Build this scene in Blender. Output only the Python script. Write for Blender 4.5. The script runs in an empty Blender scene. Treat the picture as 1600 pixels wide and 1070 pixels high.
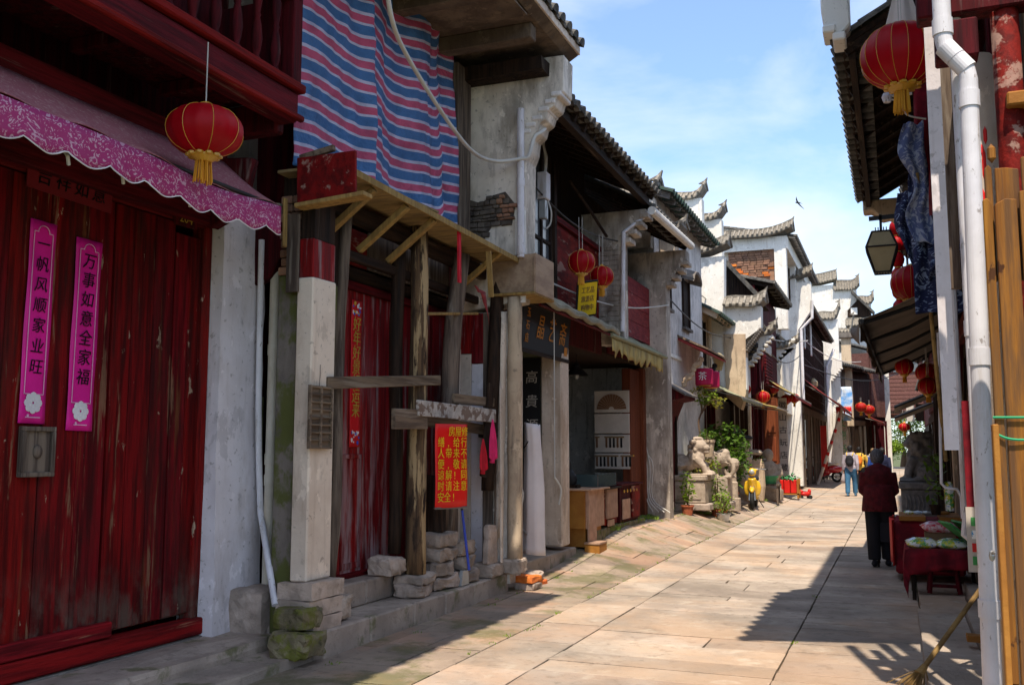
import bpy, bmesh, math, random
from mathutils import Vector, Matrix, Euler, noise
random.seed(7)
R = math.radians
SC = bpy.context.scene
COL = SC.collection
# ------------------------------------------------------------------ camera
YAW, PITCH, FPX, EYE = 21.68, 6.39, 1500.0, 1.6
cd = bpy.data.cameras.new('camera'); cam = bpy.data.objects.new('camera', cd); COL.objects.link(cam)
cam.location = (0, 0, EYE); cam.rotation_euler = (R(90 + PITCH), 0, R(YAW))
cd.sensor_width = 36; cd.lens = 36 * FPX / 1600; cd.clip_start = 0.05; cd.clip_end = 3000
SC.camera = cam
# ------------------------------------------------------------------ world: sky with thin cloud
SUNV = Vector((-0.12, 0.47, -1.0)).normalized()          # the way the light travels
SUN_EL = math.asin(-SUNV.z); SUN_AZ = math.atan2(-SUNV.x, -SUNV.y)
W = bpy.data.worlds.new('World'); SC.world = W; W.use_nodes = True
wn, wl = W.node_tree.nodes, W.node_tree.links
wn.clear()
wo = wn.new('ShaderNodeOutputWorld'); bg = wn.new('ShaderNodeBackground'); sky = wn.new('ShaderNodeTexSky')
sky.sky_type = 'NISHITA'; sky.sun_disc = False; sky.sun_elevation = SUN_EL; sky.sun_rotation = SUN_AZ
sky.air_density = 1.0; sky.dust_density = 0.6; sky.ozone_density = 2.0
tc = wn.new('ShaderNodeTexCoord'); mp = wn.new('ShaderNodeMapping'); mp.inputs['Scale'].default_value = (1.6, 1.6, 3.4)
mp.inputs['Location'].default_value = (0.35, 0.1, 0.2)
nz = wn.new('ShaderNodeTexNoise'); nz.inputs['Scale'].default_value = 1.7; nz.inputs['Detail'].default_value = 7; nz.inputs['Roughness'].default_value = 0.55
nz.inputs['Distortion'].default_value = 0.3
cr = wn.new('ShaderNodeValToRGB'); cr.color_ramp.elements[0].position = 0.36; cr.color_ramp.elements[1].position = 0.64
cr.color_ramp.elements[0].color = (0.10, 0.10, 0.10, 1); cr.color_ramp.elements[1].color = (0.85, 0.85, 0.85, 1)
mixc = wn.new('ShaderNodeMix'); mixc.data_type = 'RGBA'; mixc.inputs[7].default_value = (4.5, 4.75, 5.0, 1)
tint = wn.new('ShaderNodeMix'); tint.data_type = 'RGBA'; tint.blend_type = 'MULTIPLY'; tint.inputs[0].default_value = 1.0
tint.inputs[7].default_value = (0.92, 1.06, 1.20, 1)
wl.new(tc.outputs['Generated'], mp.inputs[0]); wl.new(mp.outputs[0], nz.inputs[0]); wl.new(nz.outputs[0], cr.inputs[0])
wl.new(sky.outputs[0], tint.inputs[6]); wl.new(tint.outputs[2], mixc.inputs[6]); wl.new(cr.outputs[0], mixc.inputs[0])
wl.new(mixc.outputs[2], bg.inputs[0]); bg.inputs[1].default_value = 0.145
wl.new(bg.outputs[0], wo.inputs[0])
# ------------------------------------------------------------------ sun
sl = bpy.data.lights.new('sun', 'SUN'); sl.energy = 3.9; sl.angle = R(0.55); sl.color = (1.0, 0.885, 0.72)
so = bpy.data.objects.new('sun', sl); COL.objects.link(so); so.rotation_euler = SUNV.to_track_quat('-Z', 'Y').to_euler()
# ------------------------------------------------------------------ output
SC.render.engine = 'CYCLES'
SC.view_settings.view_transform = 'Standard'; SC.view_settings.look = 'None'
SC.view_settings.exposure = 0.80; SC.view_settings.gamma = 1.0; SC.view_settings.use_curve_mapping = False
SC.cycles.max_bounces = 6; SC.cycles.diffuse_bounces = 4; SC.cycles.use_denoising = True
SC.cycles.sample_clamp_indirect = 6

# ------------------------------------------------------------------ measuring from the photograph: rays from the eye onto real planes
_m = Euler((R(90 + PITCH), 0, R(YAW))).to_matrix()
def ray(px, py): return _m @ Vector(((px - 800) / FPX, (535 - py) / FPX, -1))
def onX(px, py, X): d = ray(px, py); t = X / d.x; return Vector((X, d.y * t, EYE + d.z * t))
def onY(px, py, Y): d = ray(px, py); t = Y / d.y; return Vector((d.x * t, Y, EYE + d.z * t))
def onZ(px, py, z=0.0): d = ray(px, py); t = (z - EYE) / d.z; return Vector((d.x * t, d.y * t, z))

# ------------------------------------------------------------------ materials
MATS = {}
def mk(name, c1, c2=None, vs=(3, 3, 3), rough=0.8, layers=(), bump=None, rnd=0.0, spec=0.3, metal=0.0, coat=0.0, emit=None, ztint=None, coord='pos', trans=0.0):
    """c1 and c2 mixed by a soft noise; layers = (colour, scale xyz, low, high[, strength]) stains by noise; bump = (scale xyz, strength)."""
    if name in MATS: return MATS[name]
    m = bpy.data.materials.new(name); m.use_nodes = True; n, l = m.node_tree.nodes, m.node_tree.links
    b = n['Principled BSDF']; b.inputs['Roughness'].default_value = rough; b.inputs['Metallic'].default_value = metal
    b.inputs['Specular IOR Level'].default_value = spec
    if coat: b.inputs['Coat Weight'].default_value = coat; b.inputs['Coat Roughness'].default_value = 0.15
    if coord == 'pos': src = n.new('ShaderNodeNewGeometry').outputs['Position']
    else: src = n.new('ShaderNodeTexCoord').outputs['Object']
    def noi(sc, det=5, off=0.0, ro=0.6, dist=0.0):
        mpn = n.new('ShaderNodeMapping'); mpn.inputs['Scale'].default_value = sc; mpn.inputs['Location'].default_value = (off, off * 1.7, off * 0.6)
        l.new(src, mpn.inputs[0]); t = n.new('ShaderNodeTexNoise'); t.inputs['Scale'].default_value = 1; t.inputs['Detail'].default_value = det
        t.inputs['Roughness'].default_value = ro; t.inputs['Distortion'].default_value = dist; l.new(mpn.outputs[0], t.inputs[0]); return t.outputs[0]
    def mr(v, lo, hi, a=0.0, z=1.0):
        q = n.new('ShaderNodeMapRange'); q.interpolation_type = 'SMOOTHSTEP'
        for i, x in zip((1, 2, 3, 4), (lo, hi, a, z)): q.inputs[i].default_value = x
        l.new(v, q.inputs[0]); return q.outputs[0]
    def mix(fac, a, bcol, mode='MIX'):
        q = n.new('ShaderNodeMix'); q.data_type = 'RGBA'; q.blend_type = mode
        if isinstance(fac, (int, float)): q.inputs[0].default_value = fac
        else: l.new(fac, q.inputs[0])
        for i, v in ((6, a), (7, bcol)):
            if isinstance(v, tuple): q.inputs[i].default_value = (*v[:3], 1)
            else: l.new(v, q.inputs[i])
        return q.outputs[2]
    col = mix(mr(noi(vs, 6, 3.1), 0.37, 0.63), c1, c2 or tuple(x * 0.7 for x in c1))
    for i, ly in enumerate(layers):
        c, scl, lo, hi = ly[:4]; amt = ly[4] if len(ly) > 4 else 1.0
        f = mr(noi(scl, 8, 11.3 * (i + 1), 0.65, 0.2), lo - 0.065, hi - 0.055, 0, amt)
        if len(ly) > 5:                               # stain confined to the band z0..z1 (full at z0, none at z1)
            sx = n.new('ShaderNodeSeparateXYZ'); l.new(n.new('ShaderNodeNewGeometry').outputs['Position'], sx.inputs[0])
            g = mr(sx.outputs[2], ly[5], ly[6], 1, 0); mm = n.new('ShaderNodeMath'); mm.operation = 'MULTIPLY'; l.new(f, mm.inputs[0]); l.new(g, mm.inputs[1]); f = mm.outputs[0]
        col = mix(f, col, c)
    if rnd:
        oi = n.new('ShaderNodeObjectInfo'); hs = n.new('ShaderNodeHueSaturation')
        l.new(mr(oi.outputs['Random'], 0, 1, 1 - rnd, 1 + rnd), hs.inputs['Value']); l.new(col, hs.inputs['Color'])
        ad = n.new('ShaderNodeMath'); ad.operation = 'MULTIPLY'; ad.inputs[1].default_value = 7.31; l.new(oi.outputs['Random'], ad.inputs[0])
        fr = n.new('ShaderNodeMath'); fr.operation = 'FRACT'; l.new(ad.outputs[0], fr.inputs[0])
        l.new(mr(fr.outputs[0], 0, 1, 0.5 - rnd * 0.015, 0.5 + rnd * 0.02), hs.inputs['Hue']); col = hs.outputs[0]
    l.new(col, b.inputs['Base Color'])
    if bump:
        bn = n.new('ShaderNodeBump'); bn.inputs['Strength'].default_value = bump[1]; bn.inputs['Distance'].default_value = bump[2] if len(bump) > 2 else 0.02
        l.new(noi(bump[0], 9, 5.5, 0.65), bn.inputs['Height']); l.new(bn.outputs[0], b.inputs['Normal'])
    if emit: b.inputs['Emission Color'].default_value = (*emit[0], 1); b.inputs['Emission Strength'].default_value = emit[1]
    if trans:
        tr = n.new('ShaderNodeBsdfTranslucent'); l.new(col, tr.inputs[0]); ms = n.new('ShaderNodeMixShader'); ms.inputs[0].default_value = trans
        l.new(b.outputs[0], ms.inputs[1]); l.new(tr.outputs[0], ms.inputs[2]); l.new(ms.outputs[0], n['Material Output'].inputs[0])
    MATS[name] = m; return m

GV = (22, 22, 1.3)       # vertical grain
GY = (22, 1.3, 22)       # grain along the street
M = {}
def wood(name, c1, c2, wear=None, w=(0.62, 0.7), g=GV, rough=0.75, extra=(), rnd=0.16, spec=0.15):
    ly = []
    if wear: ly.append((wear, (g[0] * 0.45, g[1] * 0.45, g[2] * 0.6), w[0], w[1], 0.8))
    ly += list(extra)
    M[name] = mk(name, c1, c2, g, rough, ly, (tuple(x * 2 for x in g), 0.8, 0.012), rnd, spec)
DK = (0.018, 0.010, 0.008)
wood('red_door', (0.205, 0.004, 0.006), (0.070, 0.002, 0.003), (0.26, 0.14, 0.08), (0.655, 0.70), rough=0.7, spec=0.12,
     extra=[(DK, (3, 3, 0.6), 0.52, 0.75, 0.75), ((0.20, 0.085, 0.03), (9, 9, 0.5), 0.66, 0.76, 0.55), ((0.40, 0.30, 0.21), (11, 11, 4), 0.72, 0.735, 0.85), ((0.12, 0.09, 0.07), (5, 5, 3), 0.5, 0.7, 0.8, 0.35, 0.9)])
wood('red_door_far', (0.23, 0.006, 0.008), (0.10, 0.004, 0.005), (0.26, 0.19, 0.19), (0.60, 0.7), rough=0.55,
     extra=[((0.33, 0.25, 0.26), (4, 4, 0.45), 0.55, 0.65, 0.85, 0.4, 3.0)])
wood('red_trim', (0.23, 0.006, 0.007), (0.085, 0.003, 0.004), (0.30, 0.17, 0.10), (0.68, 0.74), g=GY)
wood('red_board', (0.22, 0.010, 0.007), (0.10, 0.006, 0.005), (0.40, 0.25, 0.20), (0.63, 0.68), g=(14, 3, 10))
wood('maroon_wood', (0.090, 0.004, 0.008), (0.034, 0.003, 0.005), (0.16, 0.10, 0.09), (0.66, 0.74))
wood('maroon_trim', (0.14, 0.006, 0.010), (0.055, 0.003, 0.005), (0.20, 0.12, 0.10), (0.68, 0.74), g=GY)
wood('pink_red_wood', (0.30, 0.045, 0.045), (0.20, 0.03, 0.035), (0.36, 0.22, 0.2), (0.66, 0.74), g=(14, 5, 16))
wood('dark_wood', (0.040, 0.022, 0.014), (0.014, 0.009, 0.007), (0.10, 0.07, 0.045), (0.66, 0.76))
wood('dark_beam', (0.034, 0.019, 0.012), (0.014, 0.009, 0.007), (0.13, 0.09, 0.06), (0.66, 0.76), g=GY)
wood('grey_wood', (0.17, 0.13, 0.10), (0.075, 0.055, 0.045), (0.26, 0.22, 0.18), (0.62, 0.72), rough=0.9)
wood('grey_board', (0.20, 0.145, 0.10), (0.10, 0.07, 0.05), (0.28, 0.23, 0.18), (0.62, 0.72), g=GY, rough=0.9)
wood('bark_post', (0.14, 0.085, 0.045), (0.05, 0.032, 0.022), (0.42, 0.30, 0.16), (0.57, 0.60), rough=0.9, extra=[((0.03, 0.02, 0.015), (12, 12, 3), 0.6, 0.7)])
wood('peel_board', (0.48, 0.44, 0.40), (0.34, 0.31, 0.28), (0.13, 0.075, 0.05), (0.56, 0.6), g=(14, 14, 14), rough=0.9)
wood('raw_lath', (0.36, 0.23, 0.08), (0.24, 0.15, 0.055), (0.14, 0.09, 0.05), (0.66, 0.8))
wood('plywood', (0.30, 0.21, 0.09), (0.20, 0.14, 0.07), (0.13, 0.09, 0.05), (0.62, 0.75), g=(3, 14, 14))
wood('ply_pale', (0.38, 0.27, 0.18), (0.28, 0.19, 0.13), (0.17, 0.11, 0.08), (0.62, 0.75), g=(10, 3, 10))
wood('orange_wood', (0.36, 0.15, 0.024), (0.20, 0.075, 0.016), (0.12, 0.065, 0.035), (0.50, 0.64), rough=0.75, g=(18, 18, 0.9), extra=[((0.08, 0.03, 0.012), (8, 8, 5), 0.715, 0.74)])
wood('box_wood', (0.38, 0.17, 0.035), (0.30, 0.12, 0.025), None, g=(3, 3, 3), rough=0.6, rnd=0.05)
wood('box_side', (0.46, 0.29, 0.20), (0.36, 0.22, 0.15), None, g=(8, 8, 8), rough=0.7)
wood('brown_door', (0.20, 0.055, 0.022), (0.12, 0.032, 0.014), None, rough=0.5)
wood('lattice_wood', (0.070, 0.038, 0.030), (0.035, 0.020, 0.017), (0.12, 0.08, 0.07), (0.66, 0.76))
wood('brown_board', (0.19, 0.085, 0.070), (0.11, 0.05, 0.042), (0.26, 0.17, 0.14), (0.66, 0.74), g=(14, 5, 16))
wood('bamboo', (0.30, 0.19, 0.07), (0.18, 0.11, 0.045), None, g=(5, 5, 14))
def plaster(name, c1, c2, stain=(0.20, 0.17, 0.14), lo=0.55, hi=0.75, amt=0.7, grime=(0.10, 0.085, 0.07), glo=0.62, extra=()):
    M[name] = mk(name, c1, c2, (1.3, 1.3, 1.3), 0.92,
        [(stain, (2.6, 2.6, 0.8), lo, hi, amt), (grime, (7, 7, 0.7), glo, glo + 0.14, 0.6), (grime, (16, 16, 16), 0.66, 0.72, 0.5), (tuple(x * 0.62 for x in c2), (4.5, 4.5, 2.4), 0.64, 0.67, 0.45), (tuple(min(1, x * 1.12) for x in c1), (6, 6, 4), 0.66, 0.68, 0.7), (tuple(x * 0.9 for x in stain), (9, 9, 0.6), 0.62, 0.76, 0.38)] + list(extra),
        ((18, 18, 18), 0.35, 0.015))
GRN = (0.09, 0.10, 0.02)
plaster('white_pillar', (0.78, 0.73, 0.76), (0.66, 0.61, 0.63), (0.40, 0.33, 0.28), 0.60, 0.8, 0.6, (0.2, 0.17, 0.15), 0.70)
plaster('cream_pillar', (0.72, 0.61, 0.50), (0.58, 0.47, 0.38), (0.36, 0.25, 0.17), 0.57, 0.76, 0.75, (0.16, 0.12, 0.09), 0.70)
plaster('wing_plaster', (0.80, 0.73, 0.64), (0.60, 0.53, 0.45), (0.24, 0.20, 0.16), 0.52, 0.72, 0.75)
plaster('wing_plaster_far', (0.64, 0.57, 0.49), (0.42, 0.36, 0.30), (0.20, 0.16, 0.13), 0.45, 0.68, 0.8)
plaster('house_plaster', (0.74, 0.70, 0.67), (0.55, 0.52, 0.50), (0.30, 0.27, 0.25), 0.58, 0.78, 0.6)
plaster('lime_white', (0.80, 0.78, 0.74), (0.72, 0.69, 0.64), (0.42, 0.34, 0.27), 0.66, 0.82, 0.5, (0.22, 0.19, 0.17), 0.72)
plaster('lime_beige', (0.60, 0.47, 0.33), (0.48, 0.36, 0.25), (0.26, 0.19, 0.14), 0.5, 0.72, 0.7)
plaster('dark_stone_pillar', (0.17, 0.145, 0.125), (0.10, 0.085, 0.075), (0.26, 0.22, 0.19), 0.55, 0.8, 0.6, extra=[(GRN, (5, 5, 3), 0.5, 0.62, 0.9)])
plaster('grey_render', (0.30, 0.26, 0.23), (0.20, 0.17, 0.15))
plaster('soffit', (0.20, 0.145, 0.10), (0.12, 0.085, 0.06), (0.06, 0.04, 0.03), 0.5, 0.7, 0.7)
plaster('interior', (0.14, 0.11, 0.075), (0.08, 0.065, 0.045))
def stone(name, c1, c2, rnd=0.12, extra=(), sc=(5, 5, 5), b=0.5):
    M[name] = mk(name, c1, c2, sc, 0.85, [(tuple(x * 0.45 for x in c1), (9, 9, 9), 0.60, 0.72, 0.6)] + list(extra), ((26, 26, 26), b, 0.02), rnd)
MOSS = ((0.075, 0.085, 0.018), (2.2, 2.2, 2.2), 0.50, 0.62, 0.85)
stone('paving', (0.42, 0.35, 0.295), (0.29, 0.24, 0.20), 0.14, sc=(1.4, 1.4, 1.4), b=0.8, extra=[((0.50, 0.33, 0.22), (0.45, 0.45, 0.45), 0.5, 0.7, 0.6), ((0.16, 0.13, 0.11), (1.7, 1.7, 1.7), 0.62, 0.8, 0.5), ((0.62, 0.55, 0.46), (3.2, 3.2, 3.2), 0.62, 0.75, 0.35)])
stone('paving_side', (0.37, 0.285, 0.22), (0.27, 0.21, 0.165), 0.16, sc=(1.6, 1.6, 1.6), b=0.8, extra=[((0.44, 0.26, 0.17), (0.8, 0.8, 0.8), 0.55, 0.66, 0.6), ((0.10, 0.11, 0.03), (1.5, 1.5, 1.5), 0.55, 0.68, 0.6)])
stone('joint', (0.13, 0.11, 0.075), (0.09, 0.085, 0.05), 0, extra=[((0.07, 0.10, 0.02), (2, 2, 2), 0.45, 0.6, 0.9)])
stone('step_stone', (0.42, 0.34, 0.28), (0.29, 0.235, 0.195), 0.1, sc=(2, 2, 2), extra=[((0.10, 0.11, 0.03), (2.5, 2.5, 2.5), 0.6, 0.7, 0.7)])
stone('block_stone', (0.44, 0.35, 0.29), (0.28, 0.225, 0.185), 0.2)
stone('mossy_stone', (0.22, 0.18, 0.11), (0.13, 0.11, 0.065), 0.1, extra=[((0.13, 0.135, 0.02), (6, 6, 6), 0.52, 0.64, 0.9), ((0.04, 0.04, 0.015), (10, 10, 10), 0.6, 0.7, 0.8)])
stone('carved_stone', (0.46, 0.37, 0.29), (0.34, 0.27, 0.21), 0.05, sc=(7, 7, 7))
stone('carved_grey', (0.16, 0.15, 0.15), (0.10, 0.095, 0.095), 0.05, sc=(9, 9, 9))
stone('rubble', (0.13, 0.105, 0.085), (0.07, 0.058, 0.05), 0.3)
stone('brick', (0.30, 0.16, 0.10), (0.22, 0.12, 0.08), 0.2)
stone('orange_brick', (0.62, 0.17, 0.03), (0.50, 0.12, 0.03), 0.2)
stone('grey_brick', (0.20, 0.175, 0.155), (0.12, 0.105, 0.095), 0.15)
stone('roof_tile', (0.105, 0.10, 0.095), (0.055, 0.053, 0.050), 0.2, sc=(8, 8, 8), extra=[((0.20, 0.18, 0.15), (4, 4, 4), 0.58, 0.7, 0.6)])
stone('pale_tile', (0.26, 0.23, 0.19), (0.15, 0.135, 0.115), 0.15, sc=(8, 8, 8))
stone('green_tile', (0.032, 0.068, 0.052), (0.040, 0.048, 0.043), 0.2)
stone('terracotta', (0.48, 0.14, 0.06), (0.38, 0.10, 0.05), 0.1)
def plain(name, c, rough=0.6, c2=None, **k): M[name] = mk(name, c, c2 or tuple(x * 0.85 for x in c), rough=rough, **k)
plain('pvc', (0.74, 0.72, 0.76), 0.5, bump=((30, 30, 3), 0.08), layers=[((0.38, 0.31, 0.24), (9, 9, 1.0), 0.57, 0.74, 0.65), ((0.20, 0.16, 0.13), (30, 30, 12), 0.67, 0.72, 0.7)])
plain('cream_pvc', (0.66, 0.60, 0.50), 0.5, layers=[((0.40, 0.30, 0.18), (5, 5, 1.2), 0.55, 0.75, 0.5)])
plain('cable_white', (0.62, 0.60, 0.56), 0.6)
plain('rope_green', (0.03, 0.35, 0.16), 0.7)
plain('black_metal', (0.018, 0.017, 0.018), 0.5)
plain('dull_metal', (0.35, 0.34, 0.33), 0.4, metal=0.7)
plain('silver', (0.6, 0.6, 0.6), 0.3, metal=0.9)
plain('gold', (0.62, 0.33, 0.03), 0.45, spec=0.6)
plain('tassel_gold', (0.75, 0.36, 0.03), 0.7)
plain('lantern_red', (0.42, 0.001, 0.008), 0.5, (0.33, 0.001, 0.006), trans=0.12, spec=0.2)
plain('lantern_pink', (0.55, 0.02, 0.10), 0.6, trans=0.3)
plain('couplet_pink', (0.78, 0.012, 0.30), 0.5)
plain('couplet_line', (0.80, 0.40, 0.62), 0.6)
plain('card_dull', (0.20, 0.012, 0.02), 0.7)
plain('ink', (0.006, 0.006, 0.008), 0.4)
plain('sign_red', (0.80, 0.014, 0.010), 0.5, (0.72, 0.012, 0.010))
plain('sign_yellow', (0.85, 0.56, 0.02), 0.5)
plain('couplet_red', (0.60, 0.010, 0.015), 0.5)
plain('couplet_gold', (0.50, 0.34, 0.05), 0.5)
plain('pale_print', (0.75, 0.72, 0.75), 0.6)
plain('gold_text', (0.50, 0.19, 0.015), 0.5)
plain('silver_text', (0.55, 0.50, 0.44), 0.5)
plain('red_cloth', (0.62, 0.01, 0.03), 0.8, (0.40, 0.008, 0.02), vs=(12, 12, 6))
plain('pink_cloth', (0.80, 0.03, 0.17), 0.8, (0.6, 0.02, 0.12), vs=(12, 12, 6))
plain('maroon_cloth', (0.24, 0.006, 0.016), 0.85, (0.11, 0.004, 0.010), vs=(6, 6, 6), bump=((60, 60, 60), 0.2))
plain('white_canvas', (0.80, 0.74, 0.74), 0.8, (0.74, 0.68, 0.68), bump=((4, 4, 2), 0.3))
plain('grey_canvas', (0.33, 0.30, 0.22), 0.85, (0.24, 0.22, 0.16), vs=(4, 4, 4))
plain('yellow_canvas', (0.58, 0.45, 0.17), 0.8, (0.36, 0.28, 0.11), vs=(7, 7, 3), trans=0.2)
plain('olive_canvas', (0.27, 0.27, 0.17), 0.8)
plain('tan_canvas', (0.30, 0.24, 0.19), 0.8, (0.22, 0.175, 0.14), trans=0.35)
plain('red_canvas', (0.50, 0.075, 0.075), 0.8, (0.40, 0.07, 0.07), trans=0.2)
plain('blue_broom', (0.05, 0.09, 0.55), 0.4)
plain('lamp_glass', (0.60, 0.50, 0.30), 0.25, trans=0.4)
plain('pane_glass', (0.10, 0.11, 0.12), 0.12, spec=0.8)
plain('pale_pane', (0.35, 0.36, 0.36), 0.2, spec=0.6)
plain('blue_frame', (0.10, 0.28, 0.42), 0.6)
plain('board_white', (0.58, 0.52, 0.46), 0.6)
plain('blue_banner', (0.12, 0.35, 0.75), 0.5, (0.65, 0.72, 0.8), vs=(2, 2, 3))
plain('fan_brown', (0.20, 0.10, 0.05), 0.6)
plain('navy', (0.012, 0.016, 0.05), 0.8)
plain('glass_case', (0.07, 0.10, 0.10), 0.1, spec=0.8)
plain('wicker', (0.26, 0.17, 0.09), 0.8)
plain('skin', (0.45, 0.24, 0.16), 0.55)
plain('black_hair', (0.012, 0.011, 0.012), 0.6)
plain('grey_hair', (0.050, 0.046, 0.050), 0.75, (0.13, 0.12, 0.13), vs=(60, 60, 25), bump=((90, 90, 30), 0.5))
plain('coat', (0.105, 0.005, 0.010), 0.9, (0.055, 0.003, 0.006), vs=(14, 14, 14), bump=((24, 24, 14), 1.0, 0.04))
plain('black_trousers', (0.010, 0.010, 0.014), 0.85)
plain('jeans', (0.035, 0.11, 0.22), 0.85, (0.05, 0.16, 0.30), vs=(7, 7, 4))
plain('grey_shirt', (0.42, 0.38, 0.44), 0.8)
plain('yellow_shirt', (0.75, 0.48, 0.08), 0.8)
plain('orange_bag', (0.75, 0.20, 0.02), 0.7)
plain('blue_jacket', (0.03, 0.10, 0.45), 0.8)
plain('black_cloth', (0.014, 0.014, 0.02), 0.8)
plain('shoe_blue', (0.08, 0.20, 0.35), 0.7)
plain('plastic_bag', (0.65, 0.58, 0.60), 0.4, trans=0.4)
plain('scooter_yellow', (0.78, 0.46, 0.03), 0.25, coat=0.6, spec=0.5)
plain('scooter_red', (0.55, 0.015, 0.02), 0.22, coat=0.6, spec=0.5)
plain('scooter_white', (0.75, 0.68, 0.55), 0.3, coat=0.4, spec=0.5)
plain('rubber', (0.02, 0.02, 0.02), 0.8)
plain('toy_red', (0.65, 0.02, 0.015), 0.35)
plain('green_plastic', (0.06, 0.30, 0.12), 0.5)
plain('pack_yellow', (0.80, 0.66, 0.03), 0.25, (0.10, 0.42, 0.12), vs=(18, 18, 18), layers=[((0.85, 0.85, 0.82), (11, 11, 11), 0.56, 0.58), ((0.10, 0.35, 0.65), (16, 16, 16), 0.64, 0.66)], spec=0.6)
plain('pack_red', (0.60, 0.02, 0.05), 0.3, (0.70, 0.55, 0.55), vs=(22, 22, 22))
plain('green_box', (0.04, 0.26, 0.06), 0.5, (0.08, 0.36, 0.10), vs=(12, 12, 12))
plain('card_red', (0.60, 0.03, 0.03), 0.6)
plain('leaf', (0.11, 0.20, 0.018), 0.55, (0.06, 0.12, 0.012), vs=(9, 9, 9), trans=0.35, rnd=0.15)
plain('leaf_bright', (0.22, 0.32, 0.025), 0.55, (0.13, 0.22, 0.02), vs=(9, 9, 9), trans=0.4, rnd=0.15)
plain('leaf_gold', (0.38, 0.32, 0.04), 0.55, (0.18, 0.22, 0.03), vs=(9, 9, 9), trans=0.4)
plain('bark', (0.14, 0.085, 0.055), 0.9, bump=((20, 20, 8), 0.6))
plain('bird_black', (0.02, 0.02, 0.025), 0.7)
# patterned cloths (flat print)
def nodes_mat(name, build, rough=0.7, trans=0.0, bump=None):
    m = bpy.data.materials.new(name); m.use_nodes = True; n, l = m.node_tree.nodes, m.node_tree.links; b = n['Principled BSDF']
    b.inputs['Roughness'].default_value = rough; b.inputs['Specular IOR Level'].default_value = 0.3
    col = build(n, l); l.new(col, b.inputs['Base Color'])
    if bump:
        t = n.new('ShaderNodeTexNoise'); t.inputs['Scale'].default_value = bump[0]; t.inputs['Detail'].default_value = 6
        l.new(n.new('ShaderNodeNewGeometry').outputs['Position'], t.inputs[0]); q = n.new('ShaderNodeBump'); q.inputs['Strength'].default_value = bump[1]; q.inputs['Distance'].default_value = 0.03
        l.new(t.outputs[0], q.inputs['Height']); l.new(q.outputs[0], b.inputs['Normal'])
    if trans:
        tr = n.new('ShaderNodeBsdfTranslucent'); l.new(col, tr.inputs[0]); ms = n.new('ShaderNodeMixShader'); ms.inputs[0].default_value = trans
        l.new(b.outputs[0], ms.inputs[1]); l.new(tr.outputs[0], ms.inputs[2]); l.new(ms.outputs[0], n['Material Output'].inputs[0])
    M[name] = m; return m
def floral(n, l, base=(0.40, 0.035, 0.16), fig=(0.62, 0.36, 0.46), sc=21, lo=0.555):
    g = n.new('ShaderNodeUVMap').outputs[0]
    mpn = n.new('ShaderNodeMapping'); mpn.inputs['Scale'].default_value = (sc, sc, sc); l.new(g, mpn.inputs[0])
    t = n.new('ShaderNodeTexNoise'); t.inputs['Scale'].default_value = 1; t.inputs['Detail'].default_value = 3; t.inputs['Distortion'].default_value = 2.6; l.new(mpn.outputs[0], t.inputs[0])
    r = n.new('ShaderNodeValToRGB'); r.color_ramp.elements[0].position = lo; r.color_ramp.elements[1].position = lo + 0.03
    r.color_ramp.elements[0].color = (*base, 1); r.color_ramp.elements[1].color = (*fig, 1); l.new(t.outputs[0], r.inputs[0]); return r.outputs[0]
nodes_mat('floral_pink', floral, 0.6, 0.15)
nodes_mat('floral_top', lambda n, l: floral(n, l, (0.33, 0.11, 0.13), (0.42, 0.22, 0.22), 18), 0.7, 0.1)
nodes_mat('batik', lambda n, l: floral(n, l, (0.016, 0.022, 0.07), (0.22, 0.28, 0.42), 9, 0.56), 0.9)
nodes_mat('white_batik', lambda n, l: floral(n, l, (0.10, 0.13, 0.26), (0.30, 0.34, 0.44), 7, 0.50), 0.9)
def stripes(n, l):
    g = n.new('ShaderNodeUVMap').outputs[0]; s = n.new('ShaderNodeSeparateXYZ'); l.new(g, s.inputs[0])
    m1 = n.new('ShaderNodeMath'); m1.operation = 'MULTIPLY'; m1.inputs[1].default_value = 1.0; l.new(s.outputs[1], m1.inputs[0])
    f = n.new('ShaderNodeMath'); f.operation = 'FRACT'; l.new(m1.outputs[0], f.inputs[0])
    r = n.new('ShaderNodeValToRGB'); r.color_ramp.interpolation = 'CONSTANT'; e = r.color_ramp.elements
    wv, bl, pk = (0.78, 0.76, 0.95, 1), (0.10, 0.25, 0.55, 1), (0.80, 0.14, 0.27, 1)
    e[0].position = 0; e[0].color = bl; e[1].position = 0.36; e[1].color = wv
    for p, c in ((0.47, pk), (0.80, wv), (0.94, bl)): q = e.new(p); q.color = c
    l.new(f.outputs[0], r.inputs[0])
    t = n.new('ShaderNodeTexNoise'); t.inputs['Scale'].default_value = 5; t.inputs['Detail'].default_value = 8; l.new(n.new('ShaderNodeNewGeometry').outputs['Position'], t.inputs[0])
    x = n.new('ShaderNodeMix'); x.data_type = 'RGBA'; x.blend_type = 'MULTIPLY'; x.inputs[0].default_value = 0.5
    l.new(r.outputs[0], x.inputs[6]); r2 = n.new('ShaderNodeValToRGB'); r2.color_ramp.elements[0].position = 0.3; r2.color_ramp.elements[0].color = (0.45, 0.45, 0.5, 1)
    r2.color_ramp.elements[1].position = 0.6; l.new(t.outputs[0], r2.inputs[0]); l.new(r2.outputs[0], x.inputs[7]); return x.outputs[2]
nodes_mat('stripe_tarp', stripes, 0.5, 0.30, (30, 0.8))

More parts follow.
